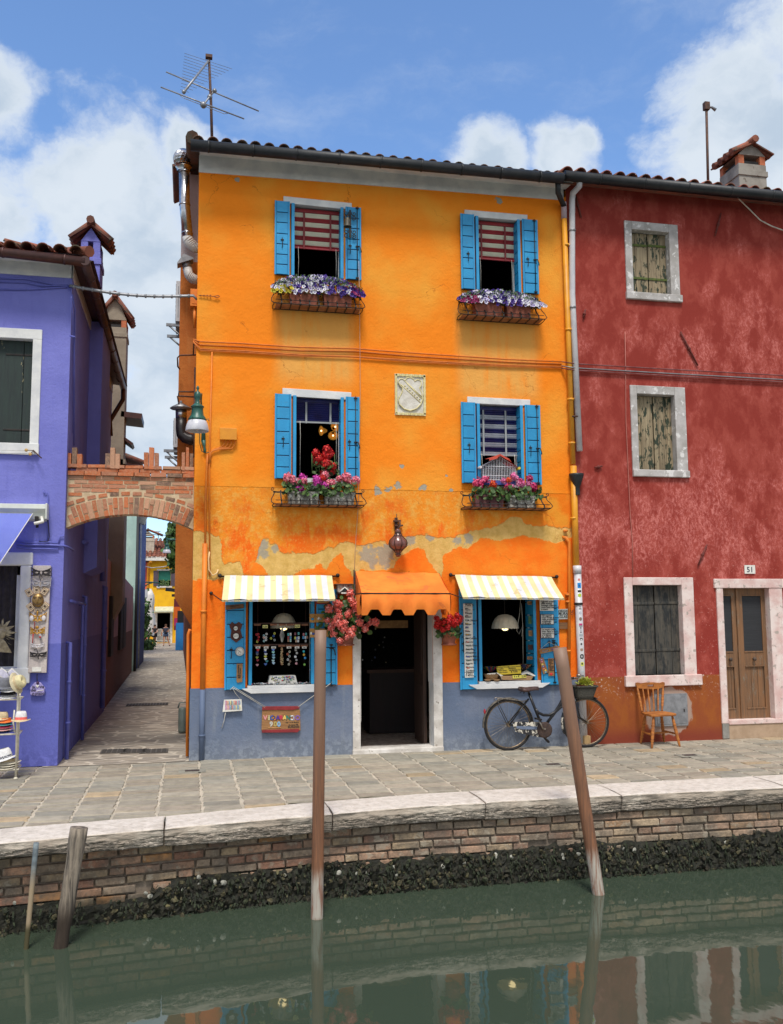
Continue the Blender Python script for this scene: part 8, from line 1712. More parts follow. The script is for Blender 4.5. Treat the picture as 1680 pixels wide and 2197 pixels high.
eye_mask('carnival_mask','gold mask with a white ruffle and netted right wing below the smiling gold face',338,655,.20,.13,[mGOLD,mWLACE,mSIGNR],lambda o,c,pt:[o.ball(c+Vector((s_*.07,.0,-.01)),.03,8,6,1,1.0,(1,.5,1.3))for s_ in(-1,1)]+[o.tube([c+Vector((-.03,-.02,-.05)),c+Vector((-.035,-.02,-.16))],.006,5,2),o.ball(c+Vector((0,-.035,.05)),.018,8,6,0,1.0,(.7,.5,2))])
eye_mask('carnival_mask','small gold and patterned mask with red ribbons above the white one',335,775,.17,.10,[mGOLD,mLACEG,mat('ribbon_red',srgb(190,36,40))],lambda o,c,pt:[o.tube([c+Vector((-.045,-.02,-.03)),c+Vector((-.05,-.02,-.15))],.006,5,2),o.tube([c+Vector((.03,-.02,-.04)),c+Vector((.05,-.02,-.07)),c+Vector((.045,-.02,-.11))],.014,6,1),o.ball(c+Vector((.04,-.035,-.075)),.012,6,5,2),o.ball(c+Vector((0,-.035,.045)),.02,8,6,0,1.0,(1.2,.5,1))])
eye_mask('carnival_mask','thin white lace mask between the small gold mask and the lowest black one',335,905,.16,.07,mWLACE)
eye_mask('carnival_mask','black lace mask with a tall stem, lowest on the linen board',342,985,.195,.09,mLACE,lambda o,c,pt:[o.tube([c+Vector((-.045,-.02,.055)),c+Vector((-.02,-.03,.075)),c+Vector((.0,-.04,.03)),c+Vector((.012,-.04,-.06))],.006,5)],horns=0)
y=-.04;t=thing('fabric_house_sign','small lilac stuffed fabric house with dark writing hanging below the linen board','sign',P('d7',605,765,y))
q=quadpoly('d7',[(478,655),(560,555),(655,555),(735,650),(715,665),(720,745),(690,765),(605,772),(500,760),(485,740),(495,672)],y)
o=M();o.prism(q,(0,y-.012,0),XA,ZA,(0,.03,0));o.build('body',mat('lilac_felt',srgb(166,156,206),srgb(150,142,194),20,.95,.3,90),t,bevel=.01)
o=M();
for w_,px,py in(('la',522,650),('via',640,645),('del',500,700),('pizzo',570,752)):p=P('d7',px,py,y);o.text(w_,(p.x,y-.014,p.z),XA,ZA,.052)
p=P('d7',540,742,y);o.tube([(p.x+.012*math.cos(k*.6),y-.015,p.z+.012*math.sin(k*.6))for k in range(11)],.003,4,closed=True);o.tube([P('d7',600,560,y),P('d7',598,420,y)],.006,5);o.build('lettering',mINK,t)
o=M();p=P('d7',608,560,y-.02);o.ball(p,.018,8,6,1);c=P('d7',603,615,y-.018);[o.ball(c+Vector((s_*.009,0,.004)),.012,8,6,0,1.0,(1,.4,1))for s_ in(-1,1)];o.ball(c+Vector((0,0,-.008)),.011,8,6,0,1.0,(1,.4,1.2));o.tube([P('d7',590,700,y-.016),P('d7',620,690,y-.016),P('d7',700,680,y-.016)],.004,4,0);o.build('trim',[mPAPER,mat('plum',srgb(66,36,70))],t)
YH=-.55
H=lambda px,py,yy=YH:P('d7',px,py,yy)
t=thing('hat_rack','cream metal wire stand with three shelves of hats in front of the violet wall','display stand',tuple(G('d7',240,2115)))
fr_=G('d7',252,2112);YH=fr_.y;xr_=fr_.x;x0=xr_-.9
zs_=[H(250,z,YH).z for z in(830,1390,1965)]
o=M();o.tube([fr_,H(290,830,YH),H(292,700,YH),H(270,610,YH)],.013,8);o.lathe((fr_.x,fr_.y,0),[(.022,0),(.022,.012),(.012,.02)],12)
o.tube([(xr_-.04,YH+.33,0),(xr_-.04,YH+.33,zs_[0]+.2)],.012,8);o.tube([(x0,YH,0),(x0,YH,zs_[0])],.012,8)
for z in zs_:
 o.tube([(x0,YH,z),(xr_+.02,YH,z)],.010,8);o.tube([(x0,YH+.33,z),(xr_-.0,YH+.33,z)],.008,8);o.tube([(xr_+.02,YH,z),(xr_,YH+.33,z)],.008,8)
 for k in range(12):x=x0+k*.078;o.tube([(x,YH,z),(x,YH+.33,z)],.004,5)
o.tube([H(235,1000,YH),H(215,1200,YH),H(240,1360,YH)],.010,6);o.tube([H(265,600,YH),H(300,650,YH),H(300,760,YH),H(275,800,YH)],.008,6);o.build('frame',mat('cream_metal',srgb(216,210,192),srgb(196,190,174),20,.5,.1),t)
def hat(label,c,crown,brim,mats,h_=.11,tilt=None,band=True,seg=26,pinch=.25,cat='hat'):
 c=Vector(c);o=M();prof=[(brim,.0),(brim*.98,.006),(crown*1.08,.012),(crown,.02)]
 o2=[(crown*1.0,.02),(crown*1.0,.05)];pr3=[(crown*.99,.05),(crown*.9,h_*.8),(crown*.72,h_),(crown*.3,h_*(1-.5*pinch)),(0,h_*(1-pinch))]
 def ring(pr,mi):
  vs=[]
  for r_,z in pr:
   for k in range(seg):a=2*math.pi*k/seg;ry=r_*.85;zz=z+(.018*(abs(math.cos(a))**2)if r_>crown*1.2 else 0);vs.append((r_*math.cos(a),ry*math.sin(a),zz))
  o.add(vs,[(i*seg+k,i*seg+(k+1)%seg,(i+1)*seg+(k+1)%seg,(i+1)*seg+k)for i in range(len(pr)-1)for k in range(seg)],mi,1.0,True)
 ring(prof,0);ring([(brim,0),(crown,.008),(crown*.98,.03)],0);ring(o2,1 if band else 0);ring(pr3,0 if len(mats)<3 else 2)
 m4=(tilt or Matrix.Identity(3)).to_4x4();m4.translation=c;o.xf(m4)
 return tag(o.build('hat',mats),label,cat,'hats on the wire stand')
mk=lambda nm,a,b_=None:mat(nm,srgb(*a),srgb(*(b_ or[int(q*.9)for q in a])),30,.9,.3,90)
mHW,mHK,mHG,mHS=mk('hat_white',(222,222,222)),mk('hat_black',(34,34,40)),mk('hat_grey',(112,114,122)),mk('hat_straw',(206,186,148))
z=zs_[0];cx=H(110,800,YH).x
hat('white hat at the bottom of the left stack on the top shelf',(cx,YH+.1,z+.012),.085,.135,[mHW,mHW],.06);hat('black hat second from the bottom on the top shelf',(cx-.005,YH+.1,z+.045),.085,.13,[mHK,mHK],.06);hat('white brimmed hat between the black and the grey one on the top shelf',(cx,YH+.1,z+.085),.085,.13,[mHW,mHW],.05)
hat('grey felt bucket hat topmost on the top shelf',(cx-.05,YH+.08,z+.12),.085,.125,[mHG,mHG],.13)
p=H(290,600,YH-.03);hat('cream woven hat tilted on its side over the top right corner of the stand',(p.x-.03,p.y,p.z+.02),.085,.13,[mk('hat_cream',(206,196,164)),mHS,mk('hat_cream2',(214,204,160))],.11,Matrix.Rotation(R(68),3,'Y')@Matrix.Rotation(R(20),3,'X'))
p=H(340,1185,YH-.1);t2=hat('white fedora with a neon pink band perched alone on the right of the stand',(p.x-.005,YH-.08,p.z),.066,.108,[mHS,mk('neon_pink',(255,120,110)),mHW],.115)
z=zs_[1];cx=H(40,1390,YH).x
for i,(c,nm)in enumerate((((28,44,96),'navy'),((222,168,160),'pale pink'),((166,50,84),'raspberry'),((60,142,146),'teal'),((232,118,50),'orange'))):hat(nm+' folded hat in the stack on the middle shelf',(cx-.01+.004*i,YH+.09,z+.01+i*.030),.07,.115,[mk('hat_'+nm.replace(' ','_'),c),mk('hat_'+nm.replace(' ','_'),c)],.045,band=False)
hat('straw hat on top of the coloured stack on the middle shelf',(cx-.02,YH+.09,z+.16),.062,.09,[mHS,mHS],.09)
z=zs_[2];cx=H(70,1960,YH).x
for i in range(3):hat(('lowest','middle','uppermost')[i]+' of three cream brims under the white hat on the bottom shelf',(cx+.01*i,YH+.08,z+.012+i*.028),.08,.15,[mk('hat_cream3',(214,206,186)),mHS],.04)
mDOT,n,b=newmat('dotted_band');pos=n.new('ShaderNodeTexCoord').outputs['Object'];ck=n.new('ShaderNodeTexChecker');n.put(ck.inputs['Vector'],pos);ck.inputs['Scale'].default_value=70;ck.inputs['Color1'].default_value=(.01,.012,.03,1);ck.inputs['Color2'].default_value=(.5,.5,.52,1);n.put(b.inputs['Base Color'],ck.outputs[0])
hat('white panama hat with a dark dotted band on the bottom shelf',(cx-.01,YH+.05,z+.11),.095,.155,[mHW,mDOT,mHW],.13,Matrix.Rotation(R(-14),3,'Y'))
o=M();
for px,py,a in((60,420,38),(215,430,45)):p=H(px,py,YH+.12);o.obox(p,(.07,.003,.045),Matrix.Rotation(R(a),3,'Y'));o.obox(p-Vector((0,.004,0)),(.058,.002,.035),Matrix.Rotation(R(a),3,'Y'),1)
tag(o.build('lace_cards',[mPAPER,mk('card_lilac',(206,204,222))]),'two white lace cards standing behind the hats on the top shelf','cards')
o=M();c=P('c8',10,800,-.08)
for k in range(13):a=R(-60+k*13);L=.10+.05*(k%2);o.add([c,c+Vector((L*.8*math.cos(a)-.012,-.01,L*math.sin(a)+.015)),c+Vector((L*1.3*math.cos(a),-.02,L*1.3*math.sin(a))),c+Vector((L*.8*math.cos(a)+.012,-.01,L*math.sin(a)-.015))],[(0,1,2,3),(3,2,1,0)],0)
o.ball(c,.07,12,10,0,1.0,(.8,.5,1));q=[P('c8',0,830,-.1),P('c8',50,870,-.11),P('c8',85,930,-.09),P('c8',105,970,-.06),P('c8',0,965,-.05),P('c8',-60,960,-.06)];o.add(q,[(0,1,2,3,4,5),(5,4,3,2,1,0)])
tag(o.build('feathered_mask',mat('parchment',srgb(170,158,132),srgb(130,118,96),18,.7,.4)),'spiky parchment coloured mask hanging before the dark curtain at the left edge','mask')
t=thing('brick_arch','orange brick arch with little merlons bridging the alley','arch',((VX+OX0)/2,.2,3.0))
YAr=.12;ax0,ax1=VX+.002,OX0-.002;m_b,n,b=newmat('arch_brick');pos=wpos(n);a=n.new('ShaderNodeAttribute',attribute_name='Col').outputs['Color'];f=n.noise(pos,30,7,.7)
n.put(b.inputs['Base Color'],n.mix(n.step(f,.4,.66),a,n.mix(.45,a,srgb(190,150,120))));b.inputs['Roughness'].default_value=.9;setbump(n,b,f,.6,.012)
mMB=mat('arch_mortar',srgb(206,184,152),srgb(186,164,132),12,.95,.5,50)
zl,zr_,za=P('D',140,1133,YAr).z,P('D',412,1136,YAr).z,P('D',276,1104,YAr).z;ztop=P('D',276,1022,YAr).z;zcop=P('D',276,999,YAr).z
span=ax1-ax0;rise=za-(zl+zr_)/2;Ra=(span*span/4+rise*rise)/(2*rise);cxa,cza=(ax0+ax1)/2,za-Ra
half=math.asin(span/2/Ra);o=M()
n_=24;prof=[(cxa+Ra*math.sin(-half+2*half*k/n_),cza+Ra*math.cos(-half+2*half*k/n_)+.004)for k in range(n_+1)]
vs=[];
for yy in(YAr+.008,YAr+.24):
 for x,z in prof:vs+=[(x,yy,z),(x,yy,ztop)]
m_=2*(n_+1);fs=[]
for k in range(n_):fs+=[(2*k,2*k+2,2*k+3,2*k+1),(m_+2*k+1,m_+2*k+3,m_+2*k+2,m_+2*k),(2*k,m_+2*k,m_+2*k+2,2*k+2)]
o.add(vs,fs);o.build('mortar_body',mMB,t)
def bcol():
 r_=rnd.random();k=rnd.uniform(.8,1.15);c=srgb(184,104,64)if r_<.42 else srgb(174,112,84)if r_<.7 else srgb(188,142,114)if r_<.88 else srgb(116,92,78);return tuple(q*k for q in c)
def abrick(o,cx,cz,w_,h_,ang=0,d=.24,out=0.0):
 j=lambda:rnd.uniform(-.004,.004);ca,sa=math.cos(ang),math.sin(ang);v8=[]
 pj=[(sx*w_/2+j(),sz*h_/2+j())for sx,sz in((-1,-1),(1,-1),(1,1),(-1,1))]
 for yy in(YAr-out+rnd.uniform(-.004,.004),YAr+d+out):
  for lx,lz in pj:v8.append((cx+lx*ca+lz*sa,yy,cz-lx*sa+lz*ca))
 o.add(v8,[(0,1,2,3),(7,6,5,4),(0,4,5,1),(1,5,6,2),(2,6,7,3),(3,7,4,0)],0,bcol())
o=M();nb=27;RH=.235
for k in range(nb):
 a=-half*.985+2*half*.985*(k+.5)/nb;w_=2*half*Ra/nb-.012;split=k%2
 segs_=[(0,.62),(.66,1)]if split else[(0,.34),(.38,1)]
 if rnd.random()<.3:segs_=[(0,1)]
 for s0,s1 in segs_:
  rr=Ra+RH*(s0+s1)/2;cx_,cz_=cxa+rr*math.sin(a),cza+rr*math.cos(a)
  if abs(cx_-cxa)<span/2-.03:abrick(o,cx_,cz_,w_*(1+.5*RH*(s0+s1)/2/Ra),RH*(s1-s0)-.008,a,out=.004)
nb=12
for k in range(nb):
 a=-half*.9+1.8*half*(k+.5)/nb;rr=Ra+RH+.045;cx_,cz_=cxa+rr*math.sin(a),cza+rr*math.cos(a);
 if cz_+.03<ztop-.045:abrick(o,cx_,cz_,.11,.045,a)
row=0;z=ztop-.03
while z>min(zl,zr_):
 x=ax0+.01+(row%2)*.07
 while x<ax1-.04:
  L=min(rnd.uniform(.15,.24),ax1-.01-x);cxm=x+L/2
  ok=all(math.hypot(q-cxa,z-cza)>Ra+RH+(.085 if row else.03)for q in(x+.02,cxm,x+L-.02))
  if ok:abrick(o,cxm,z,L-.012,.042)
  x+=L
 z-=.055;row+=1
o.build('arch_bricks',m_b,t)
o=M();x=ax0
while x<ax1-.02:L=min(.21,ax1-x);abrick(o,x+L/2,ztop+.025,L-.010,.05,out=.03);x+=L
x=ax0+.1
while x<ax1-.02:L=min(.27,ax1-x);abrick(o,x+L/2,ztop+.078,L-.010,.046,out=.0,d=.12);x+=L
x=ax0+.0
while x<ax1-.02:L=min(.24,ax1-x);abrick(o,x+L/2,ztop+.127,L-.010,.04,out=.01,d=.12);x+=L
o.build('coping_course',m_b,t)
for px0,px1 in((535,665),(848,970),(1160,1285),(1465,1560)):
 o=M();xa,xb=P('z1',px0,2150,YAr).x,P('z1',px1,2150,YAr).x;xb=min(xb,ax1-.005);w_=(xb-xa)/3;zb_=ztop+.10;zh=P('z1',px0,2112,YAr).z;zm=P('z1',px0,2078,YAr).z
 for i in range(3):zt_=zm+.01 if i==1 else zh-.01+rnd.uniform(-.01,.01);abrick(o,xa+w_*(i+.5),(zb_+zt_)/2,w_-.008,zt_-zb_,d=.11,out=.012)
 o.build('merlon',m_b,t)
def block(name,label,x0,x1,y0,y1,h,mt,cat='house',extra=None,roof=None):
 t=thing(name,label,cat,((x0+x1)/2,y0,0));o=M();o.box(x0,y0,0,x1,y1,h);o.build('wall',mt,t)
 if roof:
  o=M();o.box(x0-.15,y0-.12,h,x1+.15,y1,h+.12);o.build('roof',roof,t)
 return t
mBEI=m_plain('beige_grey_plaster',srgb(150,140,124),srgb(134,124,110),srgb(100,92,84));mPNK=m_plain('dusty_pink_plaster',srgb(176,136,134),srgb(160,122,120),srgb(130,100,98),1.35,srgb(104,72,66))
t=thing('pink_house','dusty pink house with brown dado and dark shutters along the left side of the alley','house',(-3,12,0))
zt_=P('z2',770,935,17).z
o=M();q=[(-1.60,6.62),(-1.77,19.0),(-6,19.0),(-6,6.62)]
vs=[(x,y_,0)for x,y_ in q]+[(x,y_,4.9 if i in(0,3)else zt_+.3)for i,(x,y_)in enumerate(q)]
vs=[(x,y_,0)for x,y_ in q]+[(q[0][0],q[0][1],zt_+.3),(q[1][0],q[1][1],zt_),(q[2][0],q[2][1],zt_),(q[3][0],q[3][1],zt_+.3)]
o.add(vs,[(0,1,5,4),(1,2,6,5),(2,3,7,6),(3,0,4,7),(4,5,6,7)]);o.build('wall',mPNK,t)
for y0,y1,z0,z1 in((7.6,8.4,1.0,2.25),(11.0,12.0,1.0,2.3),(12.3,13.6,1.0,2.3)):
 xx=lambda y_:-1.60-.17*(y_-6.62)/12.4+.012
 o=M();o.add([(xx(y0)-.02,y0,z0),(xx(y1)-.02,y1,z0),(xx(y1)-.02,y1,z1),(xx(y0)-.02,y0,z1),(xx(y0)+.05,y0,z0),(xx(y1)+.05,y1,z0),(xx(y1)+.05,y1,z1),(xx(y0)+.05,y0,z1)],[(4,5,6,7),(0,4,7,3),(1,2,6,5),(3,7,6,2),(0,1,5,4)]);w_=o.build('shutter',mat('dark_green_shutter',srgb(36,38,38),srgb(28,30,30)),t)
t=thing('beige_house','tall beige plastered house with a corbelled chimney breast behind the violet house','house',(-4,9,0))
o=M();o.box(-6,8.3,zt_+.05,-1.80,14,5.6);o.build('wall',mBEI,t)
xa,xb=P('D',226,1000,8.0).x,P('D',269,1000,8.0).x;breast(xa,xb,8.0,8.9,P('D',235,1377,8).z,P('D',266,1291,8).z,5.2,mBEI,t)
o=M();o.box(xb-.35,8.0,5.0,xb+.28,9.5,5.1);o.obox((xb+.1,8.5,P('z1',1040,1810,8).z),(.22,.5,.06),Matrix.Rotation(R(5),3,'Y'));o.obox((xb+.02,8.4,P('z1',1040,2010,8).z),(.13,.3,.03),Matrix.Rotation(R(35),3,'Y'));o.build('eaves',mGUTB,t)
pc=P('z1',920,1000,8.3);zt2=P('z1',920,1100,8.0).z;w_=P('z1',1030,1200,8.0).x-P('z1',830,1200,8.0).x
o=M();chimney('chimney',(P('z1',930,1100,8.25).x,8.3),w_,.6,4.9,zt2,[mBEI,mat('orange_brick',(1,1,1)),mSOOTDARK],t,(P('z1',1090,1100,8).x-P('z1',770,1100,8).x),rise=.5)
def fblock(t,pts,h,mt,nm='wall'):
 o=M();n_=len(pts);vs=[(x,y_,0)for x,y_ in pts]+[(x,y_,h)for x,y_ in pts]
 o.add(vs,[(i,(i+1)%n_,n_+(i+1)%n_,n_+i)for i in range(n_)]+[tuple(range(n_,2*n_))]);return o.build(nm,mt,t)
PXx=lambda px,y_:P('D',px,1420,y_).x
t=thing('mint_house','pale mint house with a white gutter pipe seen through the arch','house',(-3,19,0))
fblock(t,[(PXx(262,19.1),19.1),(PXx(289.5,19.3),19.3),(PXx(291,20.5),20.5),(-8,20.5),(-8,19.1)],P('D',289,1000,19.2).z,m_plain('mint_plaster',srgb(188,222,212),srgb(174,208,200),srgb(150,180,172)))
o=M();xp_=P('D',292,1300,19.1).x;o.tube([(xp_,19.1,0),(xp_,19.1,P('D',292,1105,19).z)],.045,8);o.build('downpipe',mat('black_pipe',srgb(44,46,50)),t)
t=thing('blue_house','narrow slate blue house beside the mint one at the far left of the alley','house',(-3,24.2,0))
fblock(t,[(PXx(294,20.6),20.6),(PXx(308,25.5),25.5),(-9,25.5),(-9,20.6)],P('D',300,1075,22).z,m_plain('slate_blue_plaster',srgb(88,104,156),srgb(76,92,142),srgb(66,78,118)))
o=M();xp_=P('D',298,1300,21).x;o.tube([(xp_,21,0),(xp_,21,P('D',298,1115,21).z)],.05,8);q_=P('z2',872,520,20.4);o.obox((q_.x+.05,20.4,q_.z),(.14,.2,.16),Matrix.Rotation(R(15),3,'Y'));o.build('gutter',mGREYM,t)
t=thing('shop_row','row of low shops with orange cloths and a bright blue corner right of the alley','shops',(1,30,0))
o=M();o.poly([(.06,9.1,0),(.06,9.1,3.2),(-.05,18.6,3.2),(-.05,18.6,0)]);o.poly([(-.05,18.6,0),(-.05,18.6,3.2),(-.28,41,3.2),(-.28,41,0)]);o.poly([(-.05,18.6,3.2),(.06,9.1,3.2),(3,9.1,3.2),(3,41,3.2),(-.28,41,3.2)]);o.poly([(-.28,41,0),(-.28,41,3.2),(3,41,3.2),(3,41,0)]);o.build('wall',m_plain('brown_side_wall',srgb(132,70,48),srgb(108,58,44),srgb(70,44,38)),t)
o=M();a_,b_=P('c7',560,1555,36),P('c7',640,1910,36);o.box(a_.x,36,0,b_.x+.1,36.5,a_.z+.3);o.build('corner_pillar',mat('bright_blue_wall',srgb(40,130,200),srgb(36,120,190)),t)
o=M();a_,b_=P('c7',582,1330,37),P('c7',640,1690,37);o.box(a_.x,36.6,b_.z,b_.x+.2,37,a_.z);o.build('doorway',mSOOTDARK,t)  # near-black box stands in for the shade inside the doorway
for(y0,y1,c,nm)in((1180,1280,(110,40,50),'maroon'),(1280,1420,(232,108,36),'orange'),(1420,1515,(186,40,100),'magenta'),(1515,1570,(120,30,50),'wine')):
 o=M();a_,b_=P('c7',538,y0,38),P('c7',590,y1,38);o.box(a_.x,38,b_.z,b_.x+.1,38.3,a_.z);o.build('hanging_cloth',mk('cloth_'+nm,c),t)
o=M();a_,b_=P('c7',460,1050,34),P('c7',545,1100,34);o.obox((a_.x+.35,34,a_.z-.1),(.45,.3,.08),Matrix.Rotation(R(6),3,'Y'));o.obox((a_.x+.5,34,a_.z-.35),(.3,.3,.06));o.build('awning_box',mGUT,t)
YY=47.5;Q=lambda px,py,yy=YY:P('c7',px,py,yy)
t=thing('yellow_house','yellow house with a tiled roof and grey shutters closing the end of the alley','house',(-1.5,YY,0))
zt_=Q(350,705).z;o=M();xl_,xr_=Q(212,1300).x,.9;WN=(Q(345,900).x,Q(497,900).x,Q(400,1022).z,Q(400,832).z);DR=(Q(328,1500).x,Q(490,1500).x,.06,Q(400,1335).z)
holed(o,xl_,xr_,0,zt_,YY,.2,[WN,DR],0,1);o.box(xr_,YY,0,xr_+.01,YY+6,zt_);o.build('wall',[m_plain('yellow_plaster',srgb(240,186,36),srgb(228,172,38),srgb(206,150,50)),mSTONE],t)
o=M();room(o,WN[0]-.1,WN[1]+.1,YY+.2,YY+1,WN[2]-.1,WN[3]+.1);room(o,DR[0]-.1,DR[1]+.1,YY+.2,YY+2,0,DR[3]+.1);o.build('interior',mDARK,t)
o=M();o.box(WN[0],YY+.05,Q(400,955).z,WN[1],YY+.1,WN[3]);wn_=tag(o.build('window',mat('green_blind',srgb(24,110,92),srgb(20,96,82)),t),'window with a green blind')
for a_,b_ in((283,343),(499,560)):o=M();o.box(Q(a_,900).x,YY-.06,WN[2],Q(b_,900).x,YY-.01,WN[3]);o.build('shutter',mat('mauve_grey',srgb(84,72,84),srgb(74,64,76)),wn_)
o=M();o.box(WN[0]-.1,YY-.08,WN[2]-.1,WN[1]+.1,YY+.1,WN[2]);o.box(WN[0]-.1,YY-.04,WN[3],WN[1]+.1,YY-.0,WN[3]+.1);o.build('sill',mSTONE,wn_)
o=M()
for k in range(40):o.ball((rnd.uniform(WN[0]+.1,WN[1]-.1),YY-.05,WN[2]+rnd.uniform(.0,.35)),.06,6,4,0,rnd.uniform(.5,1.2))
o.build('window_plants',mLEAF,wn_)
o=M();o.box(DR[0]-.16,YY-.05,0,DR[0],YY+.15,DR[3]);o.box(DR[1],YY-.05,0,DR[1]+.14,YY+.15,DR[3]);o.build('door_frame',mSTONE,t)
o=M();a_,b_=Q(300,1278),Q(530,1328);o.prism([(0,0),(-.7,-.35),(-.7,-(a_.z-b_.z)),(0,-.4)],(a_.x,YY,a_.z),YA,ZA,(b_.x-a_.x,0,0));o.build('awning',mat('sage_canvas',srgb(206,208,180),srgb(190,192,166)),t)
o=M();zf=0.0
for zz in(.15,.5,.85):o.box(DR[0],YY-.2,zz,DR[1],YY-.17,zz+.03)
for k in range(12):x=DR[0]+(DR[1]-DR[0])*k/11;o.box(x-.012,YY-.2,0.05,x+.012,YY-.17,.9)
o.build('white_gate',mPAPER,t)
o=M();xg=Q(530,690).x;o.box(xl_-.8,YY-.45,zt_-.03,xg,YY-.3,zt_+.22);o.build('gutter',mPAPER,t)
o=M();o.tube([Q(255,712,YY-.4),Q(222,745,YY-.1),Q(206,1200,YY-.1),Q(203,1320,YY-.1)],.09,8);o.build('downpipe',mPIPEY,t)
o=M();zr_=Q(350,455,YY+3).z;sl2=math.atan2(zr_-zt_-.15,3.4);o.poly([(xl_-3,YY-.4,zt_+.1),(3,YY-.4,zt_+.1),(3,YY+3,zr_-.03),(xl_-3,YY+3,zr_-.03)]);o.poly([(xl_-3,YY+3,zr_-.03),(3,YY+3,zr_-.03),(3,YY+6.4,zt_),(xl_-3,YY+6.4,zt_)]);tiles(o,xl_-1.0,1.3,YY-.42,zt_+.12,sl2,11,.27,col=(.9,1.5));yr_=o.build('roof',mTILE,t)
chimney('chimney',(Q(215,500,YY+1).x,YY+1),.8,.6,zt_+.3,Q(215,430,YY+1).z,[mat('chimney_render',srgb(190,178,162),srgb(170,158,142)),mBRK,mSOOTDARK],yr_,1.9,rise=.35)
o=M();o.box(Q(160,1680).x-1.2,YY-1.0,0,Q(280,1680).x,YY-.7,Q(200,1685).z);o.build('low_wall',MT['yellow_plaster'],t)
t=thing('salmon_house','salmon pink house standing left of the yellow house','house',(-7,YY+.4,0));o=M();o.box(xl_-7,YY+.25,0,xl_,YY+6,zt_-.1);o.build('wall',m_plain('salmon_plaster',srgb(226,110,98),srgb(214,100,90),srgb(180,90,84)),t)
o=M();a_,b_=P('c7',158,1065,40),P('c7',208,1165,40);o.box(a_.x-.3,39.6,b_.z,b_.x,40.1,a_.z,0);c=((a_.x+b_.x)/2-.1,39.59,(a_.z+b_.z)/2);o.box(a_.x-.2,39.58,b_.z+.15,b_.x-.25,39.6,a_.z-.15,1)
tag(o.build('air_conditioner',[mAC,mSOOTDARK]),'grey air conditioner high on the left near the end of the alley','air conditioner')
p=P('c7',447,615,26);street_lamp('green street lamp over the far alley in front of the tiled roof',tuple(p),(P('c7',497,600,26).x-P('c7',395,600,26).x)/.41,0,[([P('c7',447,445,26),P('c7',562,448,26)],.05)])
p=P('c7',347,1050,37);t=street_lamp('small street lamp on a scrolled black bracket before the yellow house',tuple(p),(P('c7',365,1040,37).x-P('c7',328,1040,37).x)/.41,0,[([P('c7',360,985,37),P('c7',270,975,37),P('c7',150,975,37)],.035),([P('c7',165,1030,37),P('c7',200,1010,37),P('c7',230,990,37),P('c7',270,985,37)],.03)])
wire('alley_wire','thin dark wire strung across the sky at the far end of the alley',[P('c7',100,348,25),P('c7',200,370,25),P('c7',330,390,25),P('c7',500,392,25)],.015,mIRON)
wire('alley_wire','sagging grey cable crossing the upper wall of the yellow house',[P('c7',160,775,46),P('c7',260,797,46),P('c7',400,785,46),P('c7',560,750,46)],.03,mGREYM)
o=M();o.tube([P('c7',340,450,YY+5),P('c7',350,340,YY+5)],.03,6);o.tube([P('c7',272,346,YY+5),P('c7',372,343,YY+5)],.025,6);tag(o.build('tv_antenna',mGREYM),'tiny television antenna on the roof of the yellow house','antenna')
a_,b_=P('c7',215,1680,44),P('c7',213,1285,44);t=thing('closed_parasol','closed white parasol standing by the yellow house','parasol',(a_.x,44,0))
o=M();o.lathe((a_.x,44,0),[(.04,.0),(.04,.5),(.34,.55),(.40,.8),(.36,1.4),(.26,2.2),(.30,2.5),(.28,2.9),(.12,3.3),(.03,b_.z)],16,0,wob=.12);o.build('canopy',mk('parasol_cloth',(224,220,216)),t)
def tree(name,label,c,rad3,n_,mt_l,trunk,lr=.1,cat='tree',seed=1):
 t=thing(name,label,cat,(c[0],c[1],0));o=M();rr=random.Random(seed);cl=[Vector((rr.uniform(-1,1),rr.uniform(-1,1),rr.uniform(-1,1)))for _ in range(16)]
 for i in range(n_):
  q=cl[i%16];v_=Vector((rr.gauss(0,.26),rr.gauss(0,.26),rr.gauss(0,.22)))+q*.72;p=Vector((c[0]+v_.x*rad3[0],c[1]+v_.y*rad3[1],c[2]+v_.z*rad3[2]));k=rr.uniform(.5,1.4);leaf_disc(o,p,lr*rr.uniform(.6,1.2),Vector((rr.uniform(-1,1),rr.uniform(-1,1),rr.uniform(-.3,1))),(k,k*1.05,k*.9))
 o.build('crown',mt_l,t);o=M();top=Vector((c[0],c[1],c[2]));o.tube([(c[0]+.1,c[1],0),(c[0],c[1],c[2]*.5),top],[trunk,trunk*.8,trunk*.3],8)
 for q in cl[:8]:o.tube([top-Vector((0,0,rad3[2]*.6)),top+Vector((q.x*rad3[0]*.6,q.y*rad3[1]*.6,q.z*rad3[2]*.5))],[trunk*.4,trunk*.12],6)
 o.build('trunk',mat('bark',srgb(92,78,64),srgb(70,60,50),9,.9,.4),t)
p=P('c7',560,480,40);tree('leafy_tree','dark green tree showing at the right edge of the alley opening',(p.x+.15,41,p.z),(.62,.8,1.35),1500,mLEAF,.12,.13)
p=P('c7',175,1560,40);tree('shrub','dark shrub on the left before the white parasol',(p.x-.1,41,1.4),(.4,.5,1.3),500,mLEAF,.05,.08,'shrub',3)
p=P('c7',190,1790,36);tree('shrub','low spreading plant on the left of the far alley floor',(p.x-.1,37,.25),(.5,.5,.28),260,mLEAF,.03,.07,'shrub',5)
a_=G('z2',1132,1850);q=lambda px,py:P('z2',px,py,a_.y);r_=(q(1160,1800).x-q(1105,1800).x)/2;zt_=q(1130,1690).z
t=thing('plastic_canister','translucent grey green plastic canister standing at the alley side of the orange corner','canister',(a_.x,a_.y,0))
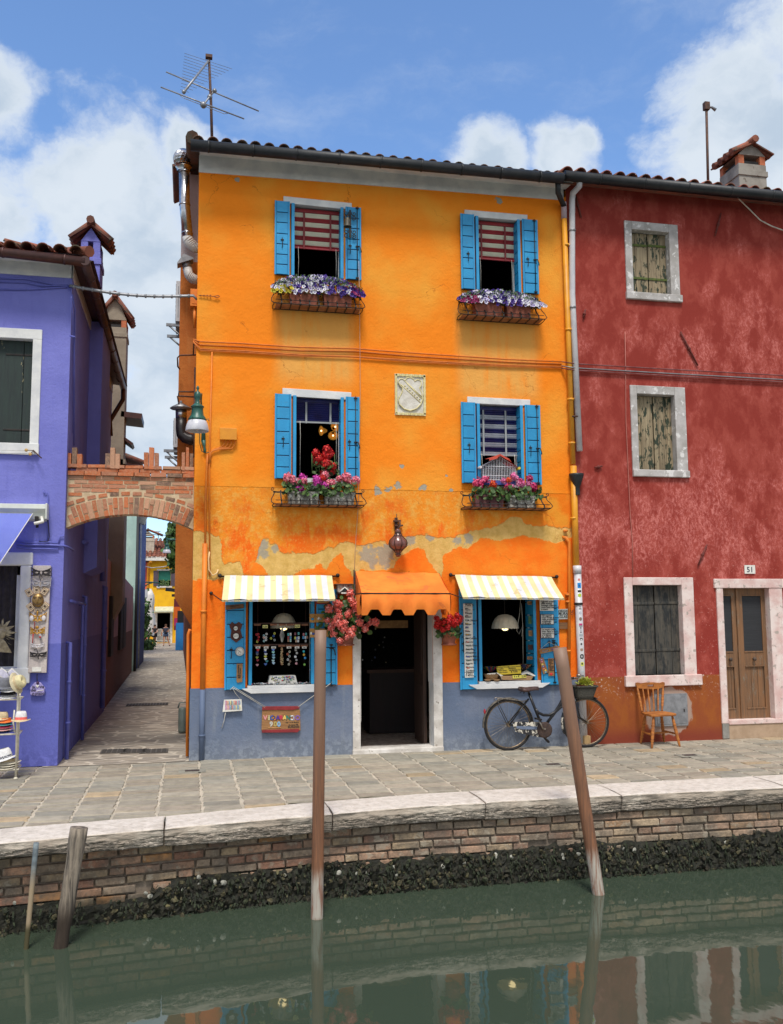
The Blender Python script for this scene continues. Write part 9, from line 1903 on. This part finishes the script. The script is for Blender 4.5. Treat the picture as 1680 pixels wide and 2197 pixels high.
o=M();o.lathe((q(1133,1800).x,a_.y+.1,0),[(0,0),(r_*.95,.01),(r_,.04),(r_,zt_*.92),(r_*.85,zt_*.98),(r_*.5,zt_),(0,zt_)],16);o.build('body',mat('grey_green_plastic',srgb(118,128,120),srgb(104,114,106),6,.4,.05),t)
o=M();o.tube([(q(1125,1700).x-.05,a_.y+.1,zt_-.01),(q(1125,1700).x-.03,a_.y+.1,zt_+.07),(q(1135,1700).x+.05,a_.y+.1,zt_+.07),(q(1135,1700).x+.07,a_.y+.1,zt_-.01)],.014,6);o.build('handle',MT['grey_green_plastic'],t)
def person(label,foot,H_,cloth,pose,hair,facing=0,extra=None):
 """one skinned body; head, torso, arms, legs laid out joint by joint"""
 s_=H_/1.7;f=Vector(foot);ca,sa=math.cos(facing),math.sin(facing)
 def J(x,y_,z):return Vector((x*ca-y_*sa,x*sa+y_*ca,z))*s_
 jt=dict(pel=(0,0,.95),sp=(0,0,1.15),ch=(0,0,1.35),nk=(0,-.01,1.46),hd=(0,-.02,1.56),tp=(0,-.01,1.68),ls=(-.17,0,1.40),rs=(.17,0,1.40),lh=(-.09,0,.92),rh=(.09,0,.92));jt.update(pose)
 rd=dict(pel=.135,sp=.11,ch=.125,nk=.05,hd=.088,tp=.06,ls=.055,rs=.055,le=.04,re=.04,lw=.03,rw=.03,lf=.035,rf=.035,lh=.09,rh=.09,lk=.06,rk=.06,la=.04,ra=.04,lt=.035,rt=.035)
 ed=[('pel','sp'),('sp','ch'),('ch','nk'),('nk','hd'),('hd','tp'),('ch','ls'),('ls','le'),('le','lw'),('lw','lf'),('ch','rs'),('rs','re'),('re','rw'),('rw','rf'),('pel','lh'),('lh','lk'),('lk','la'),('la','lt'),('pel','rh'),('rh','rk'),('rk','ra'),('ra','rt')]
 ks=list(jt);me=bpy.data.meshes.new('person');me.from_pydata([J(*jt[k])for k in ks],[(ks.index(a),ks.index(b_))for a,b_ in ed],[])
 me.materials.append(mat('skin',srgb(200,150,124),srgb(186,134,110)))
 ob=bpy.data.objects.new('person',me);COL.objects.link(ob);ob.location=f;ORG[ob.name]=f
 sk_=ob.modifiers.new('skin','SKIN');ly=me.skin_vertices[0]if me.skin_vertices else None
 if ly is None:
  bpy.context.view_layer.objects.active=ob;ob.select_set(True);bpy.ops.object.modifier_remove(modifier='skin');bpy.ops.object.modifier_add(type='SKIN');ly=me.skin_vertices[0]
 for i,k in enumerate(ks):ly.data[i].radius=(rd[k]*s_,rd[k]*s_*(.75 if k in('ch','sp','pel')else 1))
 ly.data[ks.index('pel')].use_root=True
 sb_=ob.modifiers.new('sub','SUBSURF');sb_.levels=sb_.render_levels=2
 tag(ob,label,'person')
 V=lambda k:f+J(*jt[k])
 o=M();o.tube([V('pel')+Vector((0,0,-.02)),V('sp'),V('ch')+Vector((0,0,.05)),V('nk')-Vector((0,0,.03))],[.175*s_,.14*s_,.17*s_,.09*s_],14)
 for a in 'lr':o.tube([V(a+'s'),V(a+'s').lerp(V(a+'e'),.45)],[.075*s_,.06*s_],10)
 o.build('shirt',cloth[0],ob)
 o=M()
 if cloth[2]=='shorts':
  for a in 'lr':o.tube([V(a+'h')+Vector((0,0,.08)),V(a+'h'),V(a+'h').lerp(V(a+'k'),.4)],[.12*s_,.115*s_,.10*s_],12)
  o.ball(V('pel')-Vector((0,0,.02)),.165*s_,12,8)
 else:o.tube([V('pel')+Vector((0,0,.1)),V('pel'),(V('lh')+V('rh')+V('lk')+V('rk'))/4],[.15*s_,.185*s_,.25*s_],14)
 o.build(cloth[2],cloth[1],ob)
 o=M();hd=V('hd');bk_=J(0,.02,0);o.ball(hd+bk_+Vector((0,0,.045*s_)),.105*s_,14,10,0,1.0,(.95,1,.95));
 if hair[1]:o.tube([hd+bk_*2.2+Vector((0,0,.03*s_)),hd+bk_*3.2-Vector((0,0,.12*s_)),hd+bk_*3-Vector((0,0,.26*s_))],[.09*s_,.085*s_,.04*s_],10)
 o.build('hair',hair[0],ob)
 o=M();fw_=J(0,-.09,0)
 for e in(-1,1):o.ball(hd+fw_+J(e*.032,0,.0),.010*s_,6,4)
 o.build('eyes',mINK,ob);o=M();o.ball(hd+fw_*1.08+J(0,0,-.02),.014*s_,6,4,0,1.0,(.8,1,1.6));o.build('nose',MT['skin'],ob);o=M();o.ball(hd+fw_+J(0,0,-.052),.018*s_,6,4,0,1.0,(1.5,.6,.5));o.build('mouth',mat('lips',srgb(160,84,80)),ob)
 o=M()
 for a in 'lr':o.ball((V(a+'a')+V(a+'t'))/2-Vector((0,0,.02)),.06*s_,8,6,0,1.0,(1,1.5,.7))
 o.build('shoes',mHK,ob)
 for a in 'lr':
  o=M();w_,h_=V(a+'w'),V(a+'f');d=(h_-w_).normalized();sd__=d.cross(Vector((0,1,0)));sd__=sd__.normalized()if sd__.length>.1 else XA
  for q,L in((-.03,.07),(-.01,.085),(.01,.08),(.028,.065)):b0=h_+sd__*q*s_;o.tube([b0-d*.02,b0+d*L*.5*s_,b0+d*L*s_+J(0,-.02,-.01)],[.011*s_,.010*s_,.007*s_],6)
  o.tube([w_.lerp(h_,.4)+sd__*.03*s_,h_+sd__*.055*s_,h_+sd__*.05*s_+d*.03],[.012*s_,.011*s_,.008*s_],6);o.build('fingers',MT['skin'],ob)
 if extra:extra(ob,V,s_)
 return ob
g1=G('c7',432,1768);hh=(P('c7',425,1495,g1.y).z)
person('person in a dark top and denim shorts at the end of the alley',(g1.x,g1.y,0),hh,(mk('navy_top',(46,52,70)),mk('denim',(96,120,160)),'shorts'),dict(le=(-.27,-.04,1.16),lw=(-.33,-.10,.95),lf=(-.34,-.12,.87),re=(.24,-.05,1.16),rw=(.16,-.20,1.12),rf=(.10,-.24,1.14),lk=(-.12,-.05,.5),la=(-.14,-.02,.08),lt=(-.17,-.12,.04),rk=(.18,-.02,.5),ra=(.30,.06,.10),rt=(.34,-.04,.04)),(mk('hair_brown',(96,66,46)),False),.1)
g2=G('c7',295,1768);hh=P('c7',305,1500,g2.y).z
def bag(ob,V,s_):o=M();p=V('rf')+Vector((-.12,-.05,-.05));o.obox(p,(.16*s_,.05,.11*s_),Matrix.Rotation(.2,3,'Y'));o.tube([p+Vector((-.1,0,.1)),p+Vector((0,0,.22)),p+Vector((.1,0,.1))],.01,5);b_=o.build('shopping_bag',mk('bag_white',(206,206,210)));tag(b_,'whitish shopping bag held by the person in black','bag')
person('person in a short black dress carrying a pale bag at the end of the alley',(g2.x,g2.y,0),hh,(mk('black_cloth',(30,30,36)),mk('black_cloth',(30,30,36)),'skirt'),dict(le=(-.20,-.10,1.18),lw=(-.30,-.25,1.08),lf=(-.34,-.32,1.06),re=(.22,-.06,1.16),rw=(-.02,-.24,1.05),rf=(-.10,-.27,1.04),lk=(-.06,-.04,.5),la=(-.03,.02,.08),lt=(-.06,-.08,.04),rk=(.06,-.02,.52),ra=(.05,.18,.16),rt=(.04,.12,.08)),(mk('hair_dark',(60,42,36)),True),.35,bag)
t=thing('far_roof','low tiled roof corner of a far pale blue house above the brick arch','house',(P('z2',830,170,30).x,30,0));a_,b_=P('z2',778,118,30),P('z2',885,172,30)
o=M();o.box(a_.x-3,30,0,b_.x-.2,33,b_.z-.1);o.build('wall',mat('pale_blue_wall',srgb(170,190,206)),t);o=M();o.add([a_+Vector((-3,0,0)),a_,b_,b_+Vector((0,4,0)),a_+Vector((0,4,0)),a_+Vector((-3,4,0))],[(0,1,4,5),(1,2,3,4)]);o.tube([a_+Vector((-.2,-.1,.05)),b_+Vector((.1,-.1,.02))],.1,6,0,.8);o.build('roof',mTILE,t)
